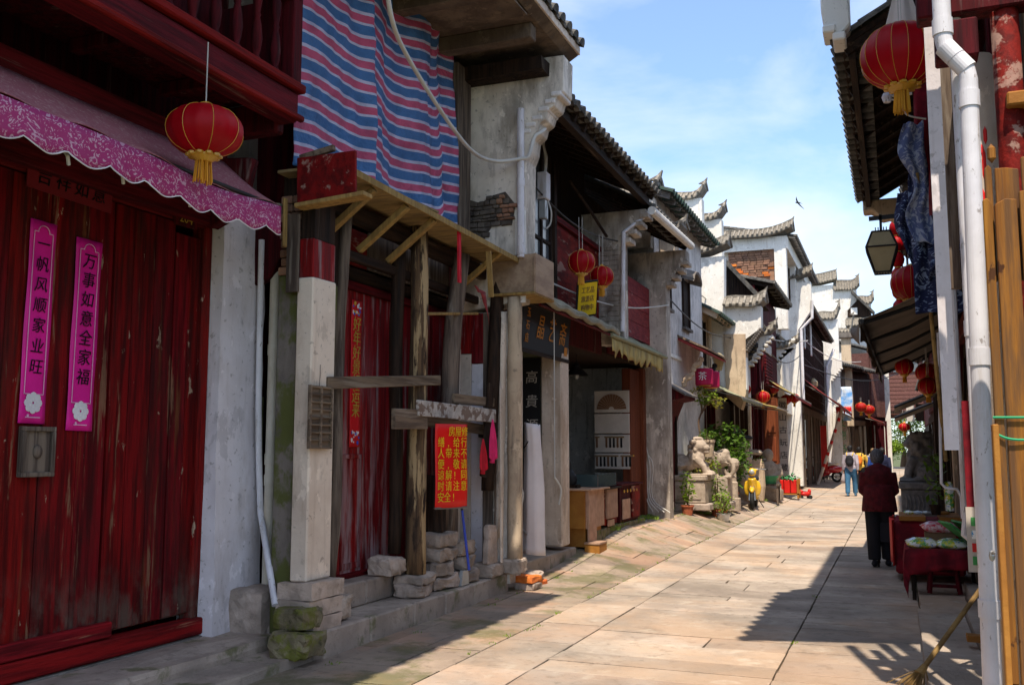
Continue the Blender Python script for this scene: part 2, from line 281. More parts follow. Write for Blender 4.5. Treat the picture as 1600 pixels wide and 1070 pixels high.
# ------------------------------------------------------------------ mesh helpers
class MB:
    def __init__(s): s.v = []; s.f = []; s.uv = None
    def add(s, vs, fs): o = len(s.v); s.v += [tuple(x) for x in vs]; s.f += [tuple(i + o for i in f) for f in fs]; return s
    def box(s, a, b):
        x0, y0, z0 = [min(p, q) for p, q in zip(a, b)]; x1, y1, z1 = [max(p, q) for p, q in zip(a, b)]
        return s.add([(x0, y0, z0), (x1, y0, z0), (x1, y1, z0), (x0, y1, z0), (x0, y0, z1), (x1, y0, z1), (x1, y1, z1), (x0, y1, z1)],
                     [(0, 3, 2, 1), (4, 5, 6, 7), (0, 1, 5, 4), (1, 2, 6, 5), (2, 3, 7, 6), (3, 0, 4, 7)])
    def bar(s, a, b, w, h=None, up=(0, 0, 1)):
        """box beam from a to b, w across and h along up"""
        h = h or w; a = Vector(a); b = Vector(b); d = (b - a).normalized(); u = Vector(up)
        sd = d.cross(u)
        if sd.length < 1e-4: sd = d.cross(Vector((1, 0, 0)))
        sd.normalize(); u = sd.cross(d).normalized(); vs = []
        for p in (a, b):
            for i, j in ((-1, -1), (1, -1), (1, 1), (-1, 1)): vs.append(p + sd * (i * w / 2) + u * (j * h / 2))
        return s.add(vs, [(0, 1, 2, 3), (7, 6, 5, 4), (0, 4, 5, 1), (1, 5, 6, 2), (2, 6, 7, 3), (3, 7, 4, 0)])
    def tube(s, pts, r, seg=8, cap=True):
        pts = [Vector(p) for p in pts]; n = len(pts); rs = r if isinstance(r, (list, tuple)) else [r] * n
        u = None; vs = []
        for i, p in enumerate(pts):
            d = (pts[min(i + 1, n - 1)] - pts[max(i - 1, 0)]).normalized()
            if u is None: u = d.cross(Vector((0.31, 0.22, 0.93)) if abs(d.z) < 0.9 else Vector((1, 0, 0))).normalized()
            u = (u - d * u.dot(d)).normalized(); w = d.cross(u)
            for k in range(seg):
                t = 2 * math.pi * k / seg; vs.append(p + (u * math.cos(t) + w * math.sin(t)) * rs[i])
        fs = [(i * seg + k, i * seg + (k + 1) % seg, (i + 1) * seg + (k + 1) % seg, (i + 1) * seg + k) for i in range(n - 1) for k in range(seg)]
        if cap: fs += [tuple(range(seg))[::-1], tuple(range((n - 1) * seg, n * seg))]
        return s.add(vs, fs)
    def lathe(s, c, prof, seg=20, sx=1, sy=1, a0=0, a1=2 * math.pi):
        """prof = (radius, z); c = foot"""
        full = abs(a1 - a0 - 2 * math.pi) < 1e-6; m = seg if full else seg + 1; vs = []
        for r, z in prof:
            for k in range(m): t = a0 + (a1 - a0) * k / seg; vs.append((c[0] + r * math.cos(t) * sx, c[1] + r * math.sin(t) * sy, c[2] + z))
        fs = []
        for i in range(len(prof) - 1):
            for k in range(seg): k2 = (k + 1) % m; fs.append((i * m + k, i * m + k2, (i + 1) * m + k2, (i + 1) * m + k))
        return s.add(vs, fs)
    def prism(s, poly, ax, a, b):
        """poly = 2D outline; ax = axis of extrusion from a to b. ax x: (y,z); y: (x,z); z: (x,y)"""
        f = {'x': lambda p, t: (t, p[0], p[1]), 'y': lambda p, t: (p[0], t, p[1]), 'z': lambda p, t: (p[0], p[1], t)}[ax]; n = len(poly)
        return s.add([f(p, a) for p in poly] + [f(p, b) for p in poly], [tuple(range(n))[::-1], tuple(range(n, 2 * n))] + [(i, (i + 1) % n, n + (i + 1) % n, n + i) for i in range(n)])
    def grid(s, fn, nu, nv, thick=0.0):
        """fn(u,v) -> point, u,v 0..1; with its own uv"""
        o = len(s.v); vs = [Vector(fn(i / nu, j / nv)) for j in range(nv + 1) for i in range(nu + 1)]
        fs = [(j * (nu + 1) + i, j * (nu + 1) + i + 1, (j + 1) * (nu + 1) + i + 1, (j + 1) * (nu + 1) + i) for j in range(nv) for i in range(nu)]
        return s.add(vs, fs)
    def blob(s, c, r, seg=12, rot=None):
        r = (r, r, r) if isinstance(r, (int, float)) else r; c = Vector(c); vs = []; fs = []; rg = seg // 2
        for i in range(rg + 1):
            ph = math.pi * i / rg
            for k in range(seg):
                t = 2 * math.pi * k / seg; p = Vector((r[0] * math.sin(ph) * math.cos(t), r[1] * math.sin(ph) * math.sin(t), r[2] * math.cos(ph)))
                if rot: p = Euler(rot).to_matrix() @ p
                vs.append(c + p)
        for i in range(rg):
            for k in range(seg): fs.append((i * seg + k, (i + 1) * seg + k, (i + 1) * seg + (k + 1) % seg, i * seg + (k + 1) % seg))
        return s.add(vs, fs)
    def rough(s, amp, sc=3.0, seed=0):
        out = []
        for v in s.v:
            p = Vector(v); q = noise.noise_vector(p * sc + Vector((seed, seed * 2.3, 0))); out.append(tuple(p + q * amp))
        s.v = out; return s
    def mesh(s, name, mat, smooth=False, bev=0.0, uvfn=None):
        me = bpy.data.meshes.new(name); me.from_pydata(s.v, [], s.f); me.update()
        bm = bmesh.new(); bm.from_mesh(me)
        if smooth: bmesh.ops.remove_doubles(bm, verts=bm.verts, dist=1e-5)
        if bev: bmesh.ops.bevel(bm, geom=list(bm.edges), offset=bev, segments=1, affect='EDGES', profile=0.5)
        bmesh.ops.recalc_face_normals(bm, faces=bm.faces)
        if smooth:
            for f in bm.faces: f.smooth = True
        bm.to_mesh(me); bm.free()
        me.materials.append(M[mat] if isinstance(mat, str) else mat)
        if uvfn:
            ul = me.uv_layers.new(name='UVMap')
            for lp in me.loops: ul.data[lp.index].uv = uvfn(me.vertices[lp.vertex_index].co)
        return me
    def build(s, name, mat, parent=None, smooth=False, bev=0.0, uvfn=None, org=None):
        if org is not None:
            s.v = [(v[0] - org[0], v[1] - org[1], v[2] - org[2]) for v in s.v]
        me = s.mesh(name, mat, smooth, bev, uvfn); o = bpy.data.objects.new(name, me); COL.objects.link(o)
        if org is not None: o.location = org
        if parent: o.parent = parent
        if parent and org is None: pass
        return o
def tag(o, label=None, cat=None, group=None, kind=None):
    if label: o['label'] = label
    if cat: o['category'] = cat
    if group: o['group'] = group
    if kind: o['kind'] = kind
    return o
def thing(name, label, cat, group=None, loc=(0, 0, 0), rz=0.0, sc=1.0):
    o = bpy.data.objects.new(name, None); o.empty_display_size = 0.1; COL.objects.link(o); o.location = loc; o.rotation_euler = (0, 0, rz); o.scale = (sc,) * 3
    return tag(o, label, cat, group)
def stuff(o): o['kind'] = 'stuff'; return o
def part(me, name, parent, loc=(0, 0, 0), rot=(0, 0, 0), sc=(1, 1, 1)):
    o = bpy.data.objects.new(name, me); COL.objects.link(o); o.location = loc; o.rotation_euler = rot; o.scale = sc; o.parent = parent; return o
CHILD = {}
def copy_tree(o, label=None, loc=None, rz=None, sc=None, group=None, top=True):
    c = o.copy(); COL.objects.link(c)
    if top:
        if label: c['label'] = label
        if loc is not None: c.location = loc
        if rz is not None: c.rotation_euler.z = rz
        if sc is not None: c.scale = (sc,) * 3 if isinstance(sc, (int, float)) else sc
        if group: c['group'] = group
    for ch in [x for x in list(COL.objects) if x.parent == o]:
        d = copy_tree(ch, top=False); d.parent = c
    return c
def box(name, a, b, mat, parent=None, bev=0.0, rough=0, seed=0):
    m = MB().box(a, b)
    if rough: m.rough(rough, 5.0, seed)
    return m.build(name, mat, parent, bev=bev)
def text(name, body, size, mat, parent, loc, face='X', line=1.0, align='CENTER', ex=0.0015, sx=1.0, tilt=0.0, rz=None, shear=0.0, sp=1.0, bold=0.0):
    """lettering as a thin raised mesh. face X: read from the street on the left side; -X on the right side; Y: read from the camera's side"""
    cu = bpy.data.curves.new(name, 'FONT'); cu.body = body; cu.size = size; cu.align_x = align; cu.align_y = 'CENTER'; cu.extrude = ex
    cu.space_line = line; cu.space_character = sp; cu.resolution_u = 2; cu.shear = shear; cu.offset = 0.0
    o = bpy.data.objects.new('tmp', cu); COL.objects.link(o); bpy.context.view_layer.update()
    me = bpy.data.meshes.new_from_object(o.evaluated_get(bpy.context.evaluated_depsgraph_get())); bpy.data.objects.remove(o)
    me.materials.clear(); me.materials.append(M[mat])
    q = bpy.data.objects.new(name, me); COL.objects.link(q); q.parent = parent; q.location = loc
    q.rotation_euler = (R(90), tilt, {'X': R(90), '-X': R(-90), 'Y': 0}[face] if rz is None else rz); q.scale = (sx, 1, 1); return q
def sculpt(mb, vox, smooth=3):
    """fuses overlapping solids into one skin"""
    me = bpy.data.meshes.new('s'); me.from_pydata(mb.v, [], mb.f); me.update()
    bm = bmesh.new(); bm.from_mesh(me); bmesh.ops.remove_doubles(bm, verts=bm.verts, dist=1e-6); bmesh.ops.recalc_face_normals(bm, faces=bm.faces); bm.to_mesh(me); bm.free()
    o = bpy.data.objects.new('tmp', me); COL.objects.link(o)
    r = o.modifiers.new('r', 'REMESH'); r.mode = 'VOXEL'; r.voxel_size = vox
    if smooth: k = o.modifiers.new('k', 'SMOOTH'); k.iterations = smooth; k.factor = 0.5
    bpy.context.view_layer.update()
    out = bpy.data.meshes.new_from_object(o.evaluated_get(bpy.context.evaluated_depsgraph_get())); bpy.data.objects.remove(o)
    for p in out.polygons: p.use_smooth = True
    return out
def sculpted(name, mb, vox, mat, parent=None, smooth=3):
    me = sculpt(mb, vox, smooth); me.materials.clear(); me.materials.append(M[mat]); o = bpy.data.objects.new(name, me); COL.objects.link(o)
    if parent: o.parent = parent
    return o
# ================================================================== ground and paving
def sstep(a, b, x): t = max(0, min(1, (x - a) / (b - a))); return t * t * (3 - 2 * t)
def gz(x, y):
    """height of the pavement: the left edge climbs towards the house fronts in the middle of the street"""
    r = sstep(10.5, 16, y) * (1 - sstep(30, 46, y)) * 0.42
    return r * max(0.0, min(1.0, (-3.0 - x) / 1.4))
g = MB()
xs = [-400, -60, -14, -6, -4.7, -4.4, -3.9, -3.4, -3.0, -1, 1.2, 6, 60, 400]; ys = [-60, -6] + [i * 1.5 for i in range(-2, 34)] + [60, 90, 200, 900]
vs = [(x, y, gz(x, y) - 0.03) for y in ys for x in xs]; nx = len(xs)
g.add(vs, [(j * nx + i, j * nx + i + 1, (j + 1) * nx + i + 1, (j + 1) * nx + i) for j in range(len(ys) - 1) for i in range(nx - 1)])
ground = g.build('ground', 'joint', smooth=False); tag(ground, kind='structure')
street = bpy.data.objects.new('street', None); COL.objects.link(street)
tag(street, 'stone paved lane of long worn slabs running between the old houses', kind='structure')
slabs = []
def slab_poly(cx, cy, hx, hy, a, seed, lane):
    rr = random.Random(seed); p = []
    for sx, sy in ((-1, -1), (1, -1), (1, 1), (-1, 1)):
        x = sx * (hx - 0.004 - rr.random() * 0.006); y = sy * (hy - 0.004 - rr.random() * 0.008)
        p.append((cx + x * math.cos(a) - y * math.sin(a), cy + x * math.sin(a) + y * math.cos(a)))
    p = [(q_[0] + rr.uniform(-0.004, 0.004), q_[1] + rr.uniform(-0.004, 0.004)) for q_ in p]; slabs.append((p, rr.uniform(-0.004, 0.004), lane, cy))
lanes = [(-4.75, -4.0, 0.80, 0.75, 0.10, 'L'), (-4.0, -3.15, 0.55, 0.9, 0.10, 'L'), (-3.15, -2.55, 1.15, 0.75, 0.0, 'C'), (-2.55, -0.87, 0.46, 1.0, 0.015, 'C'), (-0.87, 0.16, 0.38, 1.0, -0.045, 'C'), (0.16, 1.3, 0.6, 1.0, 0, 'C')]
sd = 0
for (xa, xb, dy, jit, ang, ln) in lanes:
    y = 3.2 if xa < -1 else 4.2
    while y < 100:
        sd += 1; rr = random.Random(sd); d = dy * rr.uniform(0.6, 1.45)
        if y > 34: d *= 1.8
        w = xb - xa
        if ln == 'L' and rr.random() < 0.5:
            s = rr.uniform(0.35, 0.65); slab_poly(xa + w * s / 2, y + d / 2, w * s / 2, d / 2, 0, sd, ln); slab_poly(xa + w * (1 + s) / 2, y + d / 2, w * (1 - s) / 2, d / 2, 0, sd + 5000, ln)
        elif w > 1.3 and rr.random() < 0.35:
            s = rr.uniform(0.3, 0.7); slab_poly(xa + w * s / 2, y + d / 2, w * s / 2, d / 2, 0, sd, ln); slab_poly(xa + w * (1 + s) / 2, y + d / 2, w * (1 - s) / 2, d / 2, 0, sd + 5000, ln)
        else: slab_poly((xa + xb) / 2, y + d / 2, w / 2, d / 2, 0, sd, ln)
        y += d
slabs.sort(key=lambda s: s[3])
slabs = [s for s in slabs if not (s[2] == 'L' and s[3] < 6.0 and s[0][0][0] < -5)]
far = MB()
for i, (p, dz, ln, cy) in enumerate(slabs):
    c = (sum(q[0] for q in p) / 4, sum(q[1] for q in p) / 4)
    # slanting joints in the two edge lanes
    sh = {'L': 0.06, 'C': -0.012}[ln] if c[0] < -0.9 else 0.05
    q = [(x, y + (x - c[0]) * sh) for x, y in p]
    tgt = MB() if i < 290 else far
    top = [(x, y, gz(x, y) + 0.004 + dz * (1 if i < 290 else 0.4)) for x, y in q]
    ins = [(c[0] + (x - c[0]) * 0.985, c[1] + (y - c[1]) * 0.975, z + 0.004) for x, y, z in top]
    bot = [(x, y, z - 0.07) for x, y, z in top]
    tgt.add(bot + top + ins, [(0, 1, 5, 4), (1, 2, 6, 5), (2, 3, 7, 6), (3, 0, 4, 7), (4, 5, 9, 8), (5, 6, 10, 9), (6, 7, 11, 10), (7, 4, 8, 11), (8, 9, 10, 11)])
    if i < 290:
        tgt.build('paving_slab', 'paving_side' if ln == 'L' else 'paving', street)
stuff(far.build('paving_slab', 'paving', street))
# grass and litter in the joints
tuft = MB(); rr = random.Random(3)
def blades(mb, x, y, z, n, r, h, rr):
    for _ in range(n):
        a = rr.random() * 6.28; d = r * math.sqrt(rr.random()); px, py = x + d * math.cos(a), y + d * math.sin(a); hh = h * rr.uniform(0.4, 1); a2 = rr.random() * 6.28; w = 0.006
        lx, ly = math.cos(a2) * hh * 0.5, math.sin(a2) * hh * 0.5
        mb.add([(px - w, py, z), (px + w, py, z), (px + lx, py + ly, z + hh)], [(0, 1, 2)])
for _ in range(260):
    y = rr.uniform(6, 34); x = rr.choice([-4.0, -4.35, -3.15, -4.5, -4.6]) + rr.uniform(-0.05, 0.05); blades(tuft, x, y, gz(x, y), 7, 0.05, 0.035, rr)
for x, y in ((-4.3, 14.9), (-4.35, 15.4), (-4.3, 16.5), (-4.2, 17.3), (-4.35, 19.0), (-3.9, 20.6), (-3.75, 21.3), (-3.7, 22.2), (-3.6, 28), (-3.6, 29.5), (-3.7, 31), (-0.86, 8.5), (-0.88, 11.2)):
    blades(tuft, x, y, gz(x, y), 60 if x < -2 else 12, 0.22 if x < -2 else 0.04, 0.09 if x < -2 else 0.03, rr)
o = tuft.build('grass', 'leaf_bright'); tag(o, 'short grass and moss growing in the joints along the left kerb', 'grass', kind='stuff')
# ================================================================== shared builders
def plank_run(parent, name, X, y0, y1, z0, z1, w, mat, th=0.035, seed=0, jit=0.008, face=1):
    """vertical boards side by side on the plane x = X; face +1 looks to the street on the left side"""
    rr = random.Random(seed); y = y0
    while y < y1 - 0.02:
        d = min(w * rr.uniform(0.8, 1.2), y1 - y)
        if y1 - (y + d) < w * 0.3: d = y1 - y
        dx = rr.uniform(0, jit) * face
        m = MB().box((X - th * face + dx, y + 0.003, z0 + rr.uniform(0, 0.01)), (X + dx, y + d - 0.003, z1)); m.build(name, mat, parent, bev=0.004); y += d
def plank_run_h(parent, name, X, y0, y1, z0, z1, h, mat, th=0.03, seed=0, jit=0.008):
    rr = random.Random(seed); z = z0
    while z < z1 - 0.02:
        d = min(h * rr.uniform(0.85, 1.15), z1 - z)
        if z1 - (z + d) < h * 0.3: d = z1 - z
        dx = rr.uniform(0, jit); MB().box((X - th + dx, y0, z + 0.003), (X + dx, y1, z + d - 0.003)).build(name, mat, parent, bev=0.004); z += d
_tile = {}
def tile_mesh(L, r, mat):
    k = (round(L, 2), r, mat)
    if k not in _tile:
        m = MB(); n = max(2, int(L / 0.28)); seg = 6
        for i in range(n):      # overlapping lengths, each a little lower at its head
            x0, x1 = L * i / n, L * (i + 1) / n + 0.02
            vs = []
            for x, rr_ in ((x0, r * 1.08), (x1, r * 0.92)):
                for j in range(seg + 1): t = math.pi * j / seg; vs.append((x, rr_ * math.cos(t), rr_ * math.sin(t)))
            m.add(vs, [(j, j + 1, seg + 2 + j, seg + 1 + j) for j in range(seg)] + [tuple(range(seg + 1))])
        _tile[k] = m.mesh('roof_tile', mat)
    return _tile[k]
def tiled_roof(parent, xf, zf, xb, zb, y0, y1, pitch=0.22, mat='roof_tile', singly=True, under='dark_beam', rafters=0.6, th=0.05, name='roof'):
    """a lean of tiles falling to the street: front edge xf,zf; back edge xb,zb. returns the roof board"""
    L = math.hypot(xb - xf, zb - zf); s = 1 if xb > xf else -1; a = math.atan2(zb - zf, abs(xb - xf))
    nx, nz = -math.sin(a) * s, math.cos(a)
    base = MB().add([(xf, y0, zf), (xb, y0, zb), (xb, y1, zb), (xf, y1, zf)] + [(p[0] - nx * th, p[1], p[2] - nz * th) for p in ((xf, y0, zf), (xb, y0, zb), (xb, y1, zb), (xf, y1, zf))],
        [(0, 1, 2, 3), (7, 6, 5, 4), (0, 4, 5, 1), (1, 5, 6, 2), (2, 6, 7, 3), (3, 7, 4, 0)])
    rb = base.build(name, under, parent)
    n = int((y1 - y0) / pitch); rr = random.Random(int(y0 * 10)); me = tile_mesh(L, pitch * 0.34, mat); joined = MB()
    for i in range(n + 1):
        y = y0 + (y1 - y0) * i / n
        rot = Euler((0, -a, 0 if s > 0 else math.pi)) if s > 0 else (Euler((0, 0, math.pi)).to_matrix() @ Euler((0, -a, 0)).to_matrix()).to_euler()
        off = (xf + nx * 0.002 - s * 0.06 * math.cos(a), y, zf + nz * 0.002 - 0.06 * math.sin(a))
        if singly:
            o = part(me, 'roof_tile', rb, off, (rot.x + rr.uniform(-.03, .03), rot.y + rr.uniform(-.008, .008), rot.z + rr.uniform(-.012, .012)))
        else:
            mt = Matrix.Translation(off) @ rot.to_matrix().to_4x4(); joined.add([mt @ v.co for v in me.vertices], [tuple(p.vertices) for p in me.polygons])
    if not singly: stuff(joined.build('roof_tile', mat, rb))
    # channel tiles seen as little scallops under the edge
    sc = MB()
    for i in range(n):
        y = y0 + (y1 - y0) * (i + 0.5) / n; r = pitch * 0.36; pts = []
        for j in range(6): t = math.pi * (1 + j / 5); pts.append((y + r * math.cos(t), zf + 0.012 + r * 0.7 * math.sin(t)))
        sc.prism(pts, 'x', xf - s * 0.05, xf + s * 0.25)
    stuff(sc.build('channel_tile', mat, rb))
    if rafters:
        rf = MB(); k = int((y1 - y0) / rafters)
        for i in range(k + 1):
            y = y0 + 0.05 + (y1 - y0 - 0.1) * i / max(k, 1); rf.bar((xf - nx * 0.09, y, zf - nz * 0.09), (xb - nx * 0.09, y, zb - nz * 0.09), 0.07, 0.08)
        stuff(rf.build('rafter', under, rb))
    return rb
def cap(parent, x0, x1, y, z, w=0.6, h=0.26, curl=0.3, mat='pale_tile', side=1, name='wall_cap', axis='x'):
    """tiled coping of a fire wall along x from x0 to x1 with the street end (side) swept up"""
    n = 10; m = MB(); rows = []
    for i in range(n + 1):
        t = i / n; tt = t if side > 0 else 1 - t; up = curl * max(0, (tt - 0.68) / 0.32) ** 2.0; x = x0 + (x1 - x0) * t; rows.append((x, z + up + 0.02 * math.sin(t * 7)))
    sec = [(-w / 2, 0.0), (-w / 2, 0.05), (-0.07, h * 0.8), (-0.07, h), (0.07, h), (0.07, h * 0.8), (w / 2, 0.05), (w / 2, 0.0)]; k = len(sec); vs = []
    for i, (x, zz) in enumerate(rows):
        s = 1.0
        for (a, b) in sec: vs.append((x, y + a, zz + b) if axis == 'x' else (y + a, x, zz + b))
    fs = [(i * k + j, i * k + (j + 1) % k, (i + 1) * k + (j + 1) % k, (i + 1) * k + j) for i in range(n) for j in range(k)] + [tuple(range(k)), tuple(range(n * k, n * k + k))]
    m.add(vs, fs); c = m.build(name, mat, parent)
    rb = MB(); L = abs(x1 - x0); q = max(3, int(L / 0.17))
    for i in range(q + 1):
        t = i / q; tt = t if side > 0 else 1 - t; x = x0 + (x1 - x0) * t; zz = z + curl * max(0, (tt - 0.68) / 0.32) ** 2.0
        for sy in (-1, 1):
            a = (x, y + sy * (w / 2 + 0.03), zz + 0.05); b = (x, y + sy * 0.07, zz + h * 0.85)
            if axis == 'y': a = (a[1], a[0], a[2]); b = (b[1], b[0], b[2])
            rb.tube([a, b], 0.045, 5)
    stuff(rb.build('coping_tile', mat, c))
    # swept fin at the street end
    xe = x1 if side > 0 else x0; sg = side; ze = z + curl + h
    fin = [(xe - sg * 0.22, ze - 0.08), (xe + sg * 0.02, ze - 0.12), (xe + sg * 0.07, ze + 0.10), (xe - sg * 0.03, ze + 0.0)]
    (MB().prism(fin, 'y', y - 0.05, y + 0.05) if axis == 'x' else MB().prism(fin, 'x', y - 0.05, y + 0.05)).build('cap_end', mat, c)
    return c
def lantern(label, loc, r=0.3, group='round red paper lanterns', cord=0.25, sq=0.80, mat='lantern_red', seed=0):
    t = thing('lantern', label, 'lantern', group, loc, seed * 0.7)
    H = r * sq; prof = [(r * 0.34, -H)] + [(r * math.sin(a) ** 0.8, -H * math.cos(a)) for a in [math.pi * (0.16 + 0.68 * i / 10) for i in range(11)]] + [(r * 0.34, H)]
    n = 16; seg = 64; m = MB(); vs = []
    for R_, z in prof:
        for k in range(seg): th = 2 * math.pi * k / seg; f = 1 - 0.030 * abs(math.cos(n * th / 2)) ** 3; vs.append((R_ * f * math.cos(th), R_ * f * math.sin(th), z))
    m.add(vs, [(i * seg + k, i * seg + (k + 1) % seg, (i + 1) * seg + (k + 1) % seg, (i + 1) * seg + k) for i in range(len(prof) - 1) for k in range(seg)])
    m.build('shade', mat, t, smooth=True)
    rb = MB()
    for k in range(0, n, 1 if r > 0.25 else 2):
        th = 2 * math.pi * (k + 0.5) / n; rb.tube([((R_ + 0.002) * math.cos(th), (R_ + 0.002) * math.sin(th), z) for R_, z in prof], 0.0021 if r > 0.24 else 0.003, 4)
    rb.build('rib', 'gold', t)
    cp = MB().lathe((0, 0, H - 0.01), [(0.0, 0), (r * 0.24, 0), (r * 0.24, 0.02), (r * 0.15, 0.035), (0, 0.05)], 16); cp.build('top_collar', 'gold', t)
    cp = MB().lathe((0, 0, -H - 0.045), [(0.0, 0), (r * 0.2, 0), (r * 0.36, 0.03), (r * 0.36, 0.045), (0, 0.05)], 16)
    for k in range(10): th = 6.283 * k / 10; cp.blob((r * 0.38 * math.cos(th), r * 0.38 * math.sin(th), -H - 0.004), (0.11 * r, 0.11 * r, 0.016), 6)
    cp.build('bottom_collar', 'gold', t)
    ts = MB(); rr = random.Random(seed)
    for k in range(34): th = rr.random() * 6.28; q = r * 0.2 * math.sqrt(rr.random()); ts.tube([(q * math.cos(th), q * math.sin(th), -H - 0.04), (q * 1.25 * math.cos(th), q * 1.25 * math.sin(th), -H - 0.04 - r * rr.uniform(0.5, 0.62))], 0.006, 3)
    ts.build('tassel', 'tassel_gold', t)
    MB().tube([(0, -0.02, H), (0, -0.02, H + cord)], 0.004, 4).tube([(0, 0.03, H), (0, 0.035, H + cord)], 0.004, 4).build('cord', 'cable_white', t)
    return t
def stones(label, pts, mat='block_stone', group=None, name='stone_block', cat='stone block', seed=0):
    pass
def block(label, a, b, mat='block_stone', amp=0.02, seed=0, cat='stone block', name='stone_block', group=None, rz=0.0):
    a = Vector(a); b = Vector(b); c = (a + b) / 2; c.z = min(a.z, b.z); m = MB()
    n = [3, 3, 2]; h = (b - a)
    h = Vector((abs(h.x), abs(h.y), abs(h.z)))
    bmx = bmesh.new(); bmesh.ops.create_cube(bmx, size=1.0)
    for v in bmx.verts: v.co = Vector((v.co.x * h.x, v.co.y * h.y, (v.co.z + 0.5) * h.z))
    bmesh.ops.subdivide_edges(bmx, edges=bmx.edges, cuts=5, use_grid_fill=True)
    for v in bmx.verts:
        q = noise.noise_vector(v.co * 5 + Vector((seed * 3.1, 0, 0))) + noise.noise_vector(v.co * 17 + Vector((seed, 2, 0))) * 0.45; e = sum(abs(abs(v.co[k] - (h.z / 2 if k == 2 else 0)) - h[k] / 2) < 0.004 for k in range(3)); dz = q.z if v.co.z > 0.01 else 0; c0 = Vector((0, 0, h.z / 2)); v.co += Vector((q.x, q.y, dz)) * amp * 1.1; v.co += (c0 - v.co).normalized() * (0.022 * max(0, e - 1) * (0.3 + abs(noise.noise(v.co * 11 + Vector((seed, 0, 0)))) * 2) if amp > 0.013 else 0)
    me = bpy.data.meshes.new(name); bmx.to_mesh(me); bmx.free(); me.materials.append(M[mat])
    o = bpy.data.objects.new(name, me); COL.objects.link(o); o.location = c; o.rotation_euler.z = rz; return tag(o, label, cat, group)
def drape(name, fn, nu, nv, mat, parent=None, th=0.004, uv=None):
    m = MB().grid(fn, nu, nv); me = m.mesh(name, mat, smooth=False)
    ul = me.uv_layers.new(name='UVMap'); uvs = [(i / nu, j / nv) for j in range(nv + 1) for i in range(nu + 1)]
    if uv: uvs = [uv(*q) for q in uvs]
    for lp in me.loops: ul.data[lp.index].uv = uvs[lp.vertex_index]
    for p in me.polygons: p.use_smooth = True
    o = bpy.data.objects.new(name, me); COL.objects.link(o); o.parent = parent
    s = o.modifiers.new('thickness', 'SOLIDIFY'); s.thickness = th; return o
def pipe(label, pts, r, mat='pvc', collars=(), name='drain_pipe', cat='drain pipe', group=None):
    t = thing(name, label, cat, group, pts[0]); b = Vector(pts[0]); P = [Vector(p) - b for p in pts]
    MB().tube(P, r, 24).build('pipe', mat, t, smooth=False)
    for o in t.children: pass
    for (i, f) in collars:
        p = P[i].lerp(P[i + 1], f); d = (P[i + 1] - P[i]).normalized() * 0.045; MB().tube([p - d, p + d], r * 1.14, 24).build('collar', mat, t)
    return t
def smooth_path(pts, n=8):
    pts = [Vector(p) for p in pts]; out = []
    for i in range(len(pts) - 1):
        p0, p1, p2, p3 = pts[max(i - 1, 0)], pts[i], pts[i + 1], pts[min(i + 2, len(pts) - 1)]
        for k in range(n):
            t = k / n; out.append(0.5 * ((2 * p1) + (-p0 + p2) * t + (2 * p0 - 5 * p1 + 4 * p2 - p3) * t * t + (-p0 + 3 * p1 - 3 * p2 + p3) * t ** 3))
    out.append(pts[-1]); return out

# ================================================================== LEFT HOUSE 1: red shop front under a balcony
H1 = thing('shop_house', 'nearest dark red timber shop house with a balcony over closed plank doors', 'house')
DX = -5.15
# body, upper floor and roof (mostly above the frame; they cast the shade on the lane)
box('wall', (-12, -6, 0), (-5.6, 7.0, 7.2), 'maroon_wood', H1)
box('ceiling_beam', (-5.6, -6, 3.40), (-5.05, 6.95, 3.62), 'maroon_trim', H1, bev=0.01)
for i, (z0, z1) in enumerate(((3.63, 3.85), (3.86, 4.08))): box('fascia_board', (-5.2 + i * 0.03, -6, z0), (-5.02 + i * 0.03, 6.25, z1), 'maroon_trim', H1, bev=0.006)
box('side_wall', (-5.6, 6.95, 0.0), (-5.32, 7.08, 6.9), 'grey_render', H1)
rb = tiled_roof(H1, -2.75, 6.9, -8.2, 9.2, -6, 7.0, 0.26, 'roof_tile', False, rafters=0.8)
# door leaves of planks
doors = thing('dummy', 'x', 'x'); bpy.data.objects.remove(doors)
seams = [1.6, 2.6, 3.3, 3.92, 4.62]
def door_leaf(parent, y0, y1, z0, z1, n, seed):
    d = MB().box((DX - 0.05, y0 + 0.004, z0), (DX - 0.032, y1 - 0.004, z1)).build('door_leaf', 'red_door', parent)
    plank_run(d, 'plank', DX - 0.002, y0 + 0.006, y1 - 0.006, z0 + 0.01, z1 - 0.01, (y1 - y0) / n, 'red_door', 0.03, seed, 0.006); return d
yL = onX(0, 700, DX).y
ysm = [onX(160, 900, DX).y, onX(170, 640, DX).y]
y_a = onX(168, 640, DX).y; y_b = onX(240, 700, DX).y
l0 = door_leaf(H1, 2.6, 3.75, 0.34, 3.38, 5, 1)
l1 = door_leaf(H1, 3.76, y_a - 0.005, 0.34, 3.38, 5, 2)
l2 = door_leaf(H1, y_a, y_a + 0.62, 0.34, 3.38, 3, 3)
yq = y_a + 0.625
l3 = door_leaf(H1, yq, yq + 0.55, 0.34, 3.30, 3, 4)
l4 = door_leaf(H1, yq + 0.555, 6.16, 0.34, 3.30, 3, 5)
box('door_post', (DX - 0.10, 6.16, 0.25), (DX + 0.03, 6.26, 3.4), 'red_door', H1, bev=0.01)
box('door_rail', (DX - 0.005, yq + 0.56, 0.86), (DX + 0.012, 6.15, 0.90), 'red_door', l4, bev=0.003)
box('door_post', (DX - 0.10, 2.50, 0.25), (DX + 0.03, 2.60, 3.4), 'red_door', H1, bev=0.01)
box('lintel', (DX - 0.10, 2.4, 3.38), (DX + 0.02, 6.3, 3.56), 'maroon_trim', H1, bev=0.01)
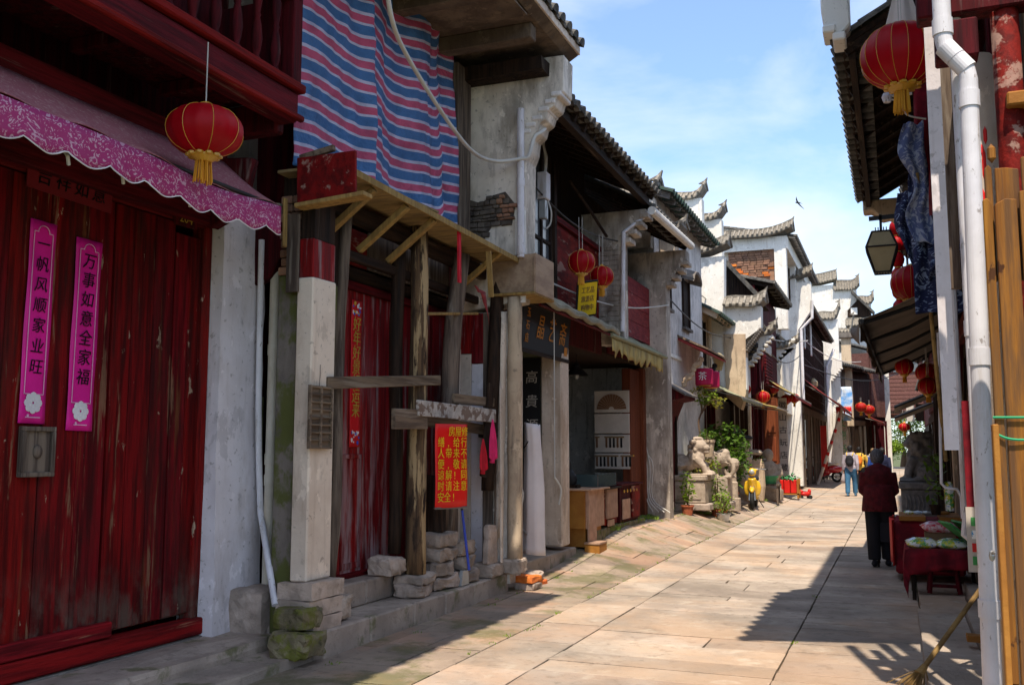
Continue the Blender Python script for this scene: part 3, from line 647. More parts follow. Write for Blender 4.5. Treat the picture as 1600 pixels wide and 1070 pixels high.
# sill boards
MB().bar((DX + 0.02, 1.0, 0.245), (DX + 0.02, 6.26, 0.245), 0.12, 0.13).build('sill', 'red_trim', H1, bev=0.012)
MB().bar((DX + 0.05, 2.6, 0.36), (DX + 0.05, 5.30, 0.375), 0.06, 0.105).build('sill_board', 'red_trim', H1, bev=0.01)
MB().box((DX - 0.02, 1.0, 0.0), (DX + 0.08, 6.3, 0.18)).rough(0.02, 4).build('plinth', 'grey_render', H1)
# latch plate, number plate
lp = thing('latch_plate', 'weathered bare wood latch box below the left pink couplet', 'latch box'); lp.location = (DX + 0.02, onX(52, 700, DX).y, 1.59)
box('back_board', (-0.01, -0.13, -0.16), (0.012, 0.13, 0.16), 'grey_wood', lp, bev=0.004)
for a, b in (((0.0, -0.13, 0.13), (0.035, 0.13, 0.16)), ((0.0, -0.13, -0.16), (0.035, 0.13, -0.13)), ((0.0, -0.13, -0.13), (0.035, -0.10, 0.13)), ((0.0, 0.10, -0.13), (0.035, 0.13, 0.13))): box('frame', a, b, 'grey_wood', lp, bev=0.004)
MB().blob((0.02, 0.0, 0.0), (0.018, 0.035, 0.045), 10).build('knob', 'grey_wood', lp, smooth=True)
npz = thing('number_plate', 'small dark red plate with faint digits above the right hand door planks', 'number plate'); p = onX(290, 343, DX + 0.03); npz.location = p
box('plate', (-0.006, -0.13, -0.06), (0.006, 0.13, 0.06), 'maroon_wood', npz, bev=0.003)
text('lettering', '204', 0.10, 'couplet_gold', npz, (0.009, 0, 0), 'X')
# white pillar at the end of house 1
pl = MB().box((-5.32, 6.27, 0.12), (-5.0, 6.93, 3.75)); pm = thing('pillar', 'white plastered pillar between the red plank doors and the drain pipes', 'pillar')
bmx = bmesh.new(); bmesh.ops.create_cube(bmx, size=1); bmesh.ops.subdivide_edges(bmx, edges=bmx.edges, cuts=14, use_grid_fill=True)
for v in bmx.verts:
    flare = max(0, 0.5 - (v.co.z + 0.5)) * 0.10
    v.co = Vector((v.co.x * (0.30 + flare) - 5.16, v.co.y * (0.56 + flare) + 6.54, (v.co.z + 0.5) * 3.6 + 0.14)); v.co += noise.noise_vector(v.co * 3.5) * 0.018
me = bpy.data.meshes.new('shaft'); bmx.to_mesh(me); bmx.free(); me.materials.append(M['white_pillar']); part(me, 'shaft', pm)
MB().box((-5.3, 6.80, 0.3), (-5.03, 6.885, 2.05)).rough(0.03, 6).build('bare_core', 'mossy_stone', pm)
# carved bracket under the balcony
for (yy, zz) in ((6.72, 3.15), (6.18, 3.55)):
    MB().prism([(-5.05, zz - 0.18), (-4.86, zz - 0.10), (-4.72, zz + 0.12), (-4.66, zz + 0.36), (-5.05, zz + 0.40)], 'y', yy - 0.05, yy + 0.05).build('bracket', 'maroon_wood', H1, bev=0.01)
# balcony
B = MB().bar((-4.38, -6, 4.29), (-4.38, 6.22, 4.29), 0.18, 0.24).build('balcony_beam', 'maroon_trim', H1, bev=0.02)
MB().bar((-4.30, -6, 4.45), (-4.30, 6.26, 4.45), 0.10, 0.07).build('beam_moulding', 'red_trim', B, bev=0.012)
MB().bar((-4.27, -6, 4.20), (-4.27, 6.24, 4.20), 0.05, 0.05).build('beam_moulding', 'red_trim', B, bev=0.012)
MB().box((-5.2, -6, 4.38), (-4.42, 6.2, 4.44)).build('balcony_floor', 'maroon_wood', H1)
for i in range(14): MB().box((-5.1, -5.5 + i * 0.85, 4.28), (-4.47, -5.42 + i * 0.85, 4.375)).build('joist', 'maroon_wood', H1, bev=0.006)
MB().bar((-4.36, -6, 5.22), (-4.36, 6.25, 5.22), 0.12, 0.10).build('hand_rail', 'maroon_trim', H1, bev=0.015)
prof = [(0.030, 0), (0.034, 0.05), (0.022, 0.07), (0.034, 0.11), (0.044, 0.2), (0.034, 0.31), (0.022, 0.37), (0.030, 0.39), (0.022, 0.41), (0.036, 0.50), (0.040, 0.58), (0.024, 0.66), (0.034, 0.69), (0.034, 0.74)]
bal = MB().lathe((0, 0, 0), prof, 10).mesh('baluster', 'maroon_wood', smooth=True)
for i in range(40):
    y = 5.98 - i * 0.235
    if y > 2.5: part(bal, 'baluster', H1, (-4.36, y, 4.485))
for y in (6.2, 2.2): box('balcony_post', (-4.42, y - 0.06, 4.42), (-4.30, y + 0.06, 6.9), 'maroon_wood', H1, bev=0.01)
box('balcony_end', (-5.1, 6.14, 4.46), (-4.42, 6.18, 5.2), 'maroon_wood', H1)
box('balcony_side_beam', (-5.05, 6.14, 4.10), (-4.45, 6.26, 4.36), 'maroon_wood', H1, bev=0.02)
plank_run(H1, 'upper_board', -5.12, 2.4, 6.2, 4.46, 6.9, 0.3, 'maroon_wood', 0.03, 8)
# lintel plaque and couplets
def couplet(label, y, z0, z1, w, chars, lean=0.0, name='couplet'):
    t = thing(name, label, 'couplet', 'pink couplets pasted on the plank doors', (DX + 0.012, y, (z0 + z1) / 2)); t.rotation_euler = (lean, 0, 0); h = (z1 - z0) / 2
    drape('paper', lambda u, v: (0.004 + 0.004 * math.sin(u * 9 + v * 11), (u - 0.5) * w, (v * 2 - 1) * h), 6, 20, 'couplet_pink', t, 0.002)
    ln = MB(); iw = w * 0.36
    for s in (-1, 1): ln.box((0.011, s * iw - 0.003, -h * 0.72), (0.0125, s * iw + 0.003, h * 0.88))
    ln.box((0.011, -iw, h * 0.88), (0.0125, -iw * 0.55, h * 0.88 + 0.006)).box((0.011, iw * 0.55, h * 0.88), (0.0125, iw, h * 0.88 + 0.006)).box((0.011, -iw, -h * 0.72), (0.0125, iw, -h * 0.72 + 0.006))
    arc = [(0.0125, iw * 0.6 * math.cos(a), h * 0.885 + 0.045 * math.sin(a)) for a in [math.pi * i / 10 for i in range(11)]]; ln.tube(arc, 0.003, 4)
    ln.build('border', 'couplet_line', t)
    fl = MB()
    for k in range(8): a = k * 0.785; fl.blob((0.012, 0.045 * math.cos(a), -h * 0.80 + 0.045 * math.sin(a)), (0.002, 0.026, 0.026), 8)
    for k in range(5): a = k * 1.256; fl.blob((0.012, 0.02 * math.cos(a), -h * 0.80 + 0.02 * math.sin(a)), (0.003, 0.014, 0.014), 8)
    fl.build('flower_print', 'pale_print', t)
    for s in (-0.05, 0.0, 0.05): pass
    MB().box((0.011, -0.055, -h * 0.945), (0.0125, 0.06, -h * 0.935)).blob((0.012, -0.035, -h * 0.925), (0.001, 0.011, 0.011), 6).build('small_print', 'couplet_line', t)
    n = len(chars); z = h * 0.76; stepz = (h * 1.42) / n
    for i, ch in enumerate(chars):
        text('lettering', ch, w * 0.52, 'ink', t, (0.013, 0, z - i * stepz), 'X', ex=0.001, shear=0.12, bold=0.0015)
    return t
ya, yb = onX(42, 343, DX).y, onX(78, 343, DX).y
couplet('pink paper couplet on the left door leaf directly above the weathered latch box', onX(56, 500, DX).y, onX(60, 662, DX).z, onX(60, 345, DX).z, 0.205, '一帆风顺家业旺', -0.012)
couplet('pink paper couplet on the plank to the right of the centre seam, hanging slightly lower', onX(130, 500, DX).y, onX(128, 673, DX).z, onX(132, 374, DX).z, 0.225, '万事如意全家福', -0.012)
pq = thing('lintel_banner', 'dark red paper strip with four black characters pasted over the door head', 'banner'); pq.location = onX(112, 292, DX + 0.03); pq.rotation_euler = (-0.02, 0, 0)
box('paper', (-0.004, -0.36, -0.095), (0.004, 0.36, 0.095), 'card_dull', pq)
for i, ch in enumerate('吉祥如意'): text('lettering', ch, 0.13, 'ink', pq, (0.007, -0.23 + i * 0.155, 0), 'X', shear=0.1, bold=0.003)
# scalloped floral awning
aw = thing('awning', 'pink floral cloth awning with scalloped edge over the red doors', 'awning')
def top_cloth(u, v):
    y = 0.6 + u * 5.42; x = -4.85 + v * 0.55; return (x, y, 3.86 - 0.40 * v + 0.012 * math.sin(u * 60) * v - 0.03 * math.sin(v * 3.1) - 0.05 * math.exp(-((y - 5.3) / 0.5) ** 2) * v)
drape('top_cloth', top_cloth, 80, 6, 'floral_top', aw, 0.006, lambda u, v: (u * 5.42, v * 0.6))
def val(u, v):
    y = 0.6 + u * 5.42; sc = abs(math.sin(y * math.pi / 0.305)) ** 0.7; L = 0.175 + 0.055 * sc; y2 = y
    return (-4.295 + 0.014 * math.sin(y * 20.6) * v + 0.02 * v, y2 + 0.012 * v * math.sin(y * 9), 3.455 - L * v - 0.05 * math.exp(-((y - 5.3) / 0.5) ** 2))
drape('valance', val, 220, 4, 'floral_pink', aw, 0.004, lambda u, v: (u * 5.42, v * 0.24))
edge = MB().tube([tuple(Vector(val(i / 220, 1.0)) + Vector((0.004, 0, 0))) for i in range(221)], 0.0045, 4); edge.build('edging', 'pale_print', aw)
MB().tube([(-4.315, 0.6, 3.445), (-4.315, 6.02, 3.445)], 0.016, 8).build('front_bar', 'black_metal', aw)
for y in (1.6, 3.95, 5.0, 5.98): MB().tube([(-4.9, y, 3.70), (-4.33, y, 3.43)], 0.011, 6).build('arm', 'dull_metal', aw)
for y in (4.4, 5.0, 3.98): MB().tube([(-4.36, y, 3.34), (-4.31, y + 0.02, 3.26), (-4.33, y + 0.05, 3.22)], 0.011, 6).build('hook', 'cable_white', aw)
lantern('big red round lantern hanging from the balcony over the pink awning', (-4.17, 4.98, 3.70), 0.25, 'round red paper lanterns', 0.44, 0.66, seed=1)
# door-front step platform, mossy blocks
fr = block('long worn stone step in front of the red plank doors', (-5.06, 2.6, 0.0), (-4.56, 6.50, 0.17), 'step_stone', 0.02, 1, 'step', 'stone_step')
fr2 = block('lower stone slab at the bottom left corner, mossy at its far end', (-4.56, 2.6, -0.02), (-4.20, 6.72, 0.075), 'step_stone', 0.015, 2, 'step', 'stone_step')
block('square grey plinth stone at the foot of the white pillar', (-5.02, 6.46, 0.02), (-4.70, 6.86, 0.50), 'block_stone', 0.03, 3)
block('moss covered block stacked on top of a second mossy block by the drain pipes', (-4.44, 6.24, 0.25), (-4.16, 6.54, 0.42), 'mossy_stone', 0.03, 4)
block('lower of the two moss covered blocks by the drain pipes', (-4.40, 6.14, 0.06), (-4.08, 6.48, 0.245), 'mossy_stone', 0.03, 5)
# pipes between house 1 and 2
p0 = onX(420, 375, -4.92); p1 = onX(420, 930, -4.92)
pipe('cream drain pipe with ribbed collars between the first two houses', [(-4.86, 6.76, 0.30), (-4.86, 6.76, 3.7)], 0.042, 'cream_pvc', [(0, 0.31), (0, 0.36), (0, 0.63)])
a, b, c, d = onX(409, 375, -4.94), onX(404, 640, -4.94), onX(407, 800, -4.92), onX(430, 945, -4.50)
pipe('thin white plastic pipe that swings out from the wall to the mossy blocks', smooth_path([a, b, c], 8) + [tuple(c + (d - c) * 0.5), tuple(d)], 0.026, 'pvc', [])
# ================================================================== LEFT HOUSE 2: under repair, striped tarpaulin and timber props
H2 = thing('repair_house', 'old red and white house under repair with a striped tarpaulin across its upper floor', 'house')
X2 = -4.78
box('wall', (-12, 7.1, 0.0), (-5.35, 10.26, 6.2), 'maroon_wood', H2)
box('dark_pillar', (-5.05, 7.1, 0.1), (-4.62, 7.34, 3.9), 'dark_stone_pillar', H2, bev=0.02)
box('inner_wall', (-5.35, 7.1, 3.55), (-4.95, 10.26, 6.2), 'maroon_wood', H2)
# brick stub over the dark pillar
for i in range(9):
    z = 3.0 + i * 0.075
    for j in range(2): box('brick', (-4.66 + j * 0.115 + (i % 2) * 0.02, 6.51 + 0.01 * (i % 3), z + 0.025), (-4.555 + j * 0.115 + (i % 2) * 0.01, 6.60, z + 0.09), 'brick', H2, bev=0.008)
box('dark_pillar', (-4.665, 6.52, 0.0), (-4.435, 7.1, 3.02), 'dark_stone_pillar', H2, bev=0.015, rough=0.01)
box('dark_pillar', (-4.655, 6.56, 3.02), (-4.44, 7.1, 3.9), 'dark_wood', H2)
# white painted pillar with red top
wp = thing('pillar', 'tall cream white pillar with a red painted top, standing on stacked stone blocks', 'pillar')
box('shaft', (-4.43, 6.46, 0.585), (-4.28, 6.80, 2.98), 'cream_pillar', wp, bev=0.012, rough=0.012)
box('red_top', (-4.425, 6.465, 2.98), (-4.285, 6.79, 3.30), 'red_door_far', wp, bev=0.01)
box('head_post', (-4.42, 6.48, 3.30), (-4.29, 6.78, 3.80), 'dark_wood', wp)
lt = thing('lattice_screen', 'small weathered wooden lattice panel hung on the cream pillar', 'panel'); lt.location = (-4.265, 6.56, 1.86)
box('back_board', (0.0, -0.16, -0.25), (0.008, 0.16, 0.25), 'grey_board', lt)
for y in (-0.16, -0.01, 0.14): box('stile', (0.008, y, -0.25), (0.03, y + 0.02, 0.25), 'grey_board', lt, bev=0.003)
for i in range(9): box('slat', (0.008, -0.14, -0.25 + i * 0.06), (0.024, 0.14, -0.235 + i * 0.06), 'grey_board', lt, bev=0.002)
MB().tube([(0.0, 0, 0.25), (0.01, -0.01, 0.34), (0.0, 0.005, 0.42)], 0.003, 4).build('wire', 'black_metal', lt)
# blocks under the pillar
sb = [((-4.44, 6.44, 0.20), (-4.19, 6.84, 0.32)), ((-4.50, 6.38, 0.325), (-4.19, 6.84, 0.45)), ((-4.50, 6.40, 0.455), (-4.19, 6.86, 0.58))]
nm = ['lowest', 'middle', 'topmost']
for i, (a, b) in enumerate(sb): block('rough stone block, %s of the three under the cream pillar' % nm[i], a, b, 'block_stone', 0.011, 20 + i)
block('small stone wedged on the step right beside the cream pillar blocks', (-4.44, 6.88, 0.225), (-4.24, 7.12, 0.40), 'block_stone', 0.03, 24)
for i, (z0, z1, dy) in enumerate(((0.45, 0.54, 0), (0.545, 0.63, 0.02), (0.635, 0.71, 0.0))): block('small loose brick between the cream pillar and the leaning pole, %s of three' % nm[i], (-4.66, 6.98 + dy, z0), (-4.48, 7.12 + dy, z1), 'brick', 0.01, 30 + i, 'brick', 'loose_brick')
# steps
def kerb_run(label, x0, x1, y0, y1, z0, z1, n, seed, mat='step_stone'):
    t = thing('stone_step', label, 'step'); rr = random.Random(seed); y = y0
    for i in range(n):
        d = (y1 - y0) / n * (1 if i == n - 1 else rr.uniform(0.85, 1.15)); d = min(d, y1 - y) if i < n - 1 else y1 - y
        if d <= 0.02: break
        MB().box((x0, y + 0.004, z0), (x1 + rr.uniform(-0.012, 0.012), y + d - 0.004, z1 + rr.uniform(-0.005, 0.005))).rough(0.006, 3).build('kerb_stone', mat, t, bev=0.014); y += d
    return t
kerb_run('long lower stone step along the front of the house under repair', -5.3, -4.16, 6.55, 10.35, -0.05, 0.21, 5, 3)
kerb_run('upper stone step in front of the faded red double door', -5.3, -4.52, 7.0, 8.75, 0.21, 0.43, 2, 4)
# doors and panels
door = MB().box((X2 - 0.06, 7.25, 0.45), (X2 - 0.03, 10.0, 3.15)).build('door_back', 'maroon_wood', H2)
yy = 7.30
for k, (w, mm) in enumerate(((0.42, 'red_door_far'), (0.40, 'red_door_far'), (0.55, 'red_door_far'), (0.5, 'red_door_far'), (0.45, 'red_door_far'), (0.45, 'red_door_far'))):
    dl = MB().box((X2 - 0.028, yy + 0.005, 0.45), (X2, yy + w - 0.005, 3.12)).build('door_leaf', mm, H2, bev=0.006)
    if k < 2:
        for a, b in (((0, 0.06, 0.50), (0.012, w - 0.06, 0.56)), ((0, 0.06, 1.52), (0.012, w - 0.06, 1.56)), ((0, 0.02, 0.5), (0.012, 0.06, 1.56)), ((0, w - 0.06, 0.5), (0.012, w - 0.02, 1.56))):
            box('door_rail', (X2 + a[0], yy + a[1], a[2]), (X2 + b[0], yy + b[1], b[2]), mm, dl, bev=0.003)
    yy += w
box('door_sill', (X2 - 0.1, 7.2, 0.40), (X2 + 0.05, 10.1, 0.47), 'red_trim', H2, bev=0.01)
box('door_post', (X2 - 0.1, 7.16, 0.43), (X2 + 0.03, 7.28, 3.6), 'red_board', H2, bev=0.008)
box('lintel', (X2 - 0.08, 7.16, 3.12), (X2 + 0.05, 10.1, 3.20), 'maroon_trim', H2, bev=0.008)
box('lintel', (X2 - 0.05, 7.16, 3.205), (X2 + 0.02, 10.1, 3.34), 'dark_beam', H2, bev=0.008)
plank_run(H2, 'fascia_board', X2 + 0.0, 7.2, 8.15, 3.36, 3.72, 0.47, 'red_board', 0.03, 12)
plank_run(H2, 'fascia_board', X2 + 0.01, 8.16, 10.1, 3.36, 3.74, 0.62, 'grey_wood', 0.03, 13)
plank_run(H2, 'fascia_board', X2 + 0.02, 7.2, 10.2, 3.76, 4.10, 0.75, 'red_board', 0.03, 14)
box('end_panel', (X2 - 0.02, 10.0, 0.3), (X2 + 0.02, 10.26, 3.75), 'red_door_far', H2)
c3 = thing('couplet', 'long red couplet with olive gold characters on the faded red door', 'couplet', 'red couplets on the faded red door', (X2 + 0.006, 7.95, 2.33))
def red_couplet(t, chars, w=0.19, h=0.70):
    drape('paper', lambda u, v: (0.004 + 0.003 * math.sin(v * 14), (u - 0.5) * w, (v * 2 - 1) * h), 4, 16, 'couplet_red', t, 0.002)
    for i, ch in enumerate(chars): text('lettering', ch, 0.15, 'couplet_gold', t, (0.011, 0, h * 0.66 - i * (h * 1.28 / (len(chars) - 0.5))), 'X', shear=0.1, bold=0.003)
    rr = random.Random(5)
    for z0, nme in ((h * 0.88, 'sun_print'), (-h * 0.88, 'wave_print')):
        for k, mm in enumerate(('pale_print', 'gold', 'blue_broom')):
            b = MB()
            for q in range(5): b.blob((0.010 + 0.001 * k, rr.uniform(-0.07, 0.07), z0 + rr.uniform(-0.06, 0.06)), (0.0015, rr.uniform(0.01, 0.028), rr.uniform(0.008, 0.024)), 6)
            b.build(nme, mm if not (k == 1 and z0 < 0) else 'pale_print', t)
red_couplet(c3, '好年好景好运来')
c4 = thing('couplet', 'second red couplet on the faded door, half hidden behind the leaning pole', 'couplet', 'red couplets on the faded red door', (X2 + 0.006, 7.52, 2.33)); red_couplet(c4, '顺心顺意顺财门')
plate = thing('number_plate', 'small number plate with gold digits at the head of the faded red door', 'number plate'); plate.location = (X2 + 0.03, 7.42, 3.27)
box('plate', (0, -0.09, -0.05), (0.008, 0.09, 0.05), 'black_metal', plate, bev=0.002); text('lettering', '49', 0.09, 'gold_text', plate, (0.011, 0, 0), 'X')
# props -------------------------------------------------------------
def pole(label, a, b, r0, r1, mat='grey_wood', seed=0, bend=0.03, seg=10, group='timber poles propping the upper floor', name='timber_prop'):
    a = Vector(a); b = Vector(b); pts = []; rs = []; n = 12
    for i in range(n + 1):
        t = i / n; p = a.lerp(b, t) + Vector((noise.noise(Vector((t * 2.2, seed, 0))), noise.noise(Vector((t * 2.2, seed, 5))), 0)) * bend; pts.append(p - a); rs.append((r0 + (r1 - r0) * t) * (1 + 0.08 * noise.noise(Vector((t * 9, seed, 9)))))
    m = MB().tube(pts, rs, seg).rough(0.006, 9, seed); o = m.build(name, mat, smooth=True); o.location = a; return tag(o, label, 'pole', group)
pole('thin grey pole leaning in front of the faded red couplet', (-4.40, 6.97, 0.44), (-4.42, 7.16, 3.72), 0.05, 0.055, 'grey_wood', 1, 0.05)
pole('thick peeling post with flaking yellow bark in front of the faded door', (-4.35, 8.42, 0.42), (-4.33, 8.40, 3.82), 0.105, 0.085, 'bark_post', 2, 0.05)
pole('dark straight post close behind the peeling post', (-4.50, 8.27, 0.62), (-4.48, 8.24, 3.55), 0.065, 0.07, 'dark_wood', 3, 0.02)
pole('grey weathered pole leaning above the white flaked crossboard', (-4.46, 9.16, 0.75), (-4.33, 9.38, 3.72), 0.085, 0.095, 'grey_wood', 4, 0.05)
pole('thin grey pole just right of the leaning pole, behind the red notice', (-4.46, 9.40, 0.65), (-4.42, 9.55, 3.5), 0.05, 0.05, 'grey_wood', 5, 0.04)
pole('dark brown pole at the right end of the shelf beside the wing wall', (-4.28, 10.02, 1.15), (-4.28, 10.36, 3.75), 0.07, 0.085, 'dark_wood', 6, 0.04)
pole('squared pale post standing at the corner of the house under repair', (-4.22, 10.2, 0.62), (-4.2, 10.28, 3.2), 0.055, 0.05, 'cream_pillar', 7, 0.02, 4)
pole('old pale timber column at the corner, flaked and ringed with a black tie', (-4.06, 10.30, 0.36), (-4.06, 10.30, 3.37), 0.085, 0.085, 'lime_beige', 8, 0.012)
def plank(label, a, b, w, h, mat, group=None, name='plank', cat='plank', up=(0, 0, 1), rough=0.006):
    a = Vector(a); b = Vector(b); m = MB(); N = 8
    for i in range(N): pass
    m.bar((0, 0, 0), b - a, w, h, up); o = m.rough(rough, 6, a.y).build(name, mat, bev=0.005); o.location = a; return tag(o, label, cat, group)
plank('grey crossboard nailed level across the leaning pole and the peeling post', (-4.27, 6.68, 2.14), (-4.24, 8.70, 2.30), 0.03, 0.10, 'grey_board')
plank('white flaked crossboard from the peeling post to the dark brown pole', onX(652, 637, -4.2), onX(773, 650, -4.2), 0.035, 0.15, 'peel_board')
plank('short brown block nailed across the peeling post', onX(615, 654, -4.22), onX(665, 655, -4.22), 0.05, 0.19, 'grey_board')
plank('grey crossboard behind the top of the red notice', onX(655, 655, -4.32), onX(760, 672, -4.32), 0.04, 0.11, 'grey_board')
plank('upper grey offcut nailed between the leaning poles above the white board', onX(708, 622, -4.25), onX(780, 630, -4.25), 0.04, 0.10, 'grey_board')
plank('yellow bamboo rail tied across the poles under the shelf', onX(658, 490, -4.3), onX(746, 490, -4.3), 0.03, 0.03, 'raw_lath', name='rail', cat='rail')
# cladding planks beside pole D
plank('upright pale plank behind the red and pink cloths', (-4.62, 9.85, 0.6), (-4.62, 9.85, 2.75), 0.03, 0.30, 'cream_pillar', up=(0, 1, 0))
plank('narrow upright plank, grey, right of the red notice', (-4.5, 9.62, 0.6), (-4.5, 9.62, 3.2), 0.03, 0.13, 'grey_wood', up=(0, 1, 0))
plank('short charred plank hanging under the cloths', onX(767, 600, -4.22), onX(755, 745, -4.22), 0.03, 0.15, 'dark_wood', up=(0, 1, 0))
plank('thin lath leaning beside the corner post', (-4.12, 10.05, 0.36), (-4.16, 10.12, 2.3), 0.02, 0.06, 'cream_pillar', up=(0, 1, 0))
# shelf / hoarding over the doors
SH = thing('plank_shelf', 'plywood shelf on rough battens jutting out over the propped doors', 'shelf')
MB().bar((-4.30, 6.40, 3.86), (-4.30, 10.24, 3.80), 0.62, 0.025).build('shelf_board', 'plywood', SH, bev=0.003)
MB().bar((-4.34, 6.90, 3.90), (-4.30, 8.35, 3.93), 0.42, 0.02).build('loose_board', 'plywood', SH, bev=0.003)
MB().bar((-3.995, 6.40, 3.845), (-3.995, 10.24, 3.79), 0.02, 0.06).build('edge_strip', 'raw_lath', SH, bev=0.003)
MB().bar((-4.42, 6.5, 3.70), (-4.42, 10.2, 3.66), 0.09, 0.16).build('back_beam', 'dark_beam', SH, bev=0.01)
MB().bar((-4.50, 6.9, 3.34), (-4.50, 10.2, 3.34), 0.06, 0.09).build('back_beam', 'dark_beam', SH, bev=0.01)
for y, dy in ((6.95, .35), (7.55, .35), (8.1, .33), (9.75, .35)):
    MB().bar((-4.52, y, 3.42), (-4.03, y + 0.02, 3.80), 0.07, 0.055).build('brace', 'raw_lath', SH, bev=0.004)
MB().bar((-4.02, 9.42, 3.74), (-4.02, 9.50, 3.25), 0.06, 0.02, (0, 1, 0)).build('hanging_batten', 'raw_lath', SH, bev=0.002)
MB().bar((-4.02, 8.66, 3.84), (-4.03, 8.70, 3.28), 0.02, 0.055, (0, 1, 0)).build('red_strip', 'red_cloth', SH)
drape('pink_rag', lambda u, v: (-4.04 + 0.01 * math.sin(9 * u), 9.08 + 0.30 * u + 0.10 * v, 3.32 - 0.04 * u - 0.28 * v * max(0, u - 0.45) * 1.8 - 0.06 * v), 10, 5, 'pink_red_wood', SH)
fb = thing('red_board', 'red painted board nailed at the left end of the plywood shelf', 'board')
A_, B_, C_, D_ = onY(466, 248, 6.38), onY(557, 236, 6.38), onY(557, 302, 6.38), onY(466, 318, 6.38); MB().prism([(A_.x, A_.z), (B_.x, B_.z), (C_.x, C_.z), (D_.x, D_.z)], 'y', 6.36, 6.39).build('panel', 'red_board', fb, bev=0.004)
MB().bar((D_.x - 0.02, 6.42, D_.z - 0.02), (C_.x + 0.08, 6.42, C_.z - 0.01), 0.14, 0.035).build('bottom_batten', 'raw_lath', fb, bev=0.004)
MB().bar((A_.x, 6.41, A_.z + 0.01), (A_.x + 0.32, 6.41, A_.z + 0.06), 0.04, 0.05).build('top_batten', 'grey_board', fb, bev=0.004)
plank('raw lath hanging down below the red board', (-4.50, 6.36, 3.62), (-4.50, 6.37, 3.22), 0.02, 0.05, 'raw_lath', up=(0, 1, 0), name='lath', cat='lath')
plank('grey weathered offcut hanging at the head of the cream pillar', (-4.46, 6.43, 3.50), (-4.455, 6.43, 2.86), 0.12, 0.02, 'grey_wood', up=(0, 1, 0))
eb = thing('end_board', 'pale plywood box board at the right end of the shelf', 'board')
e0 = onY(800, 470, 10.2); MB().box((-4.35, 10.25, 3.42), (-3.78, 10.285, 3.86)).build('panel', 'ply_pale', eb, bev=0.003)
MB().box((-3.80, 10.23, 3.40), (-3.77, 10.86, 3.86)).build('panel', 'ply_pale', eb, bev=0.003)
MB().box((-4.35, 10.2, 3.38), (-3.78, 10.9, 3.41)).build('bottom_batten', 'raw_lath', eb, bev=0.003)
# striped tarpaulin
tp = thing('tarpaulin', 'red, white and blue striped tarpaulin hung in folds across the open upper floor', 'tarpaulin')
def tarp(u, v):
    y = 6.62 + 3.23 * u; zb = 3.98 + 0.02 * math.sin(u * 12); zt = 7.0
    z = zb + (zt - zb) * v; s = u
    x = -4.62 + 0.055 * math.sin(s * 19 + 0.6 * math.sin(v * 4)) * (0.12 + 0.88 * sstep(0.3, 0.55, s)) + 0.022 * noise.noise(Vector((s * 6, v * 3, 0.3))) + 0.025 * noise.noise(Vector((s * 26, v * 12, 3))) + 0.10 * math.exp(-((s - 0.36) / 0.025) ** 2) + 0.08 * math.exp(-((s - 0.86) / 0.03) ** 2)
    return (x, y + (-0.10 * (v ** 1.2) * s * 1.5) + 0.03 * math.sin(v * 7) * s, z)
drape('sheet', tarp, 110, 70, 'stripe_tarp', tp, 0.003, lambda u, v: (u * 3, v * 13.6 - 0.6 * u + 0.10 * noise.noise(Vector((u * 5, v * 2, 7))) + 0.55 * math.exp(-((u - 0.62) / 0.16) ** 2) - 0.5 * sstep(0.84, 0.88, u)))
# grey corner post + wing wall + soffit
box('corner_post', (-4.78, 9.86, 3.75), (-4.60, 10.24, 6.15), 'grey_wood', H2, bev=0.015)
WY = 10.3
def P(px, py): q = onY(px, py, WY); return (q.x, q.z)
wing = thing('wing_wall', 'stained white wing wall with a patch of bare rubble where plaster fell', 'wall')
out = [(-4.95, 3.2), P(812, 470), P(820, 400), P(822, 250), P(828, 235), P(830, 215), P(840, 205), P(843, 193), P(852, 186), P(856, 172), P(866, 165), P(870, 152), P(880, 142), P(881, 86), (-4.95, 6.25)]
pg = MB().prism(out, 'y', WY, WY + 0.34).build('plaster', 'wing_plaster', wing, bev=0.008)
MB().box((-4.95, WY + 0.002, 0.1), (-4.12, WY + 0.33, 3.21)).build('lower_pier', 'wing_plaster', wing)
for k, (xa, xb_, z0_, z1_, mt_) in enumerate(((-4.92, -4.76, 0.3, 3.2, 'red_door_far'), (-4.755, -4.60, 0.3, 2.72, 'cream_pillar'), (-4.755, -4.60, 2.73, 3.2, 'red_door_far'), (-4.595, -4.45, 0.3, 2.60, 'white_pillar'), (-4.595, -4.45, 2.61, 3.2, 'red_door_far'), (-4.445, -4.33, 0.3, 3.2, 'grey_wood'))):
    MB().box((xa, WY - 0.03 - 0.004 * (k % 3), z0_), (xb_, WY - 0.001, z1_)).build('cladding_board', mt_, wing, bev=0.004)
# corbel courses
for k, (px, py) in enumerate(((828, 205), (836, 195), (846, 184), (856, 170), (866, 158), (876, 146))):
    x, z = P(px, py); MB().box((x - 0.12, WY - 0.018, z - 0.03), (x + 0.012, WY + 0.355, z + 0.03)).build('corbel_brick', 'house_plaster', wing, bev=0.012)
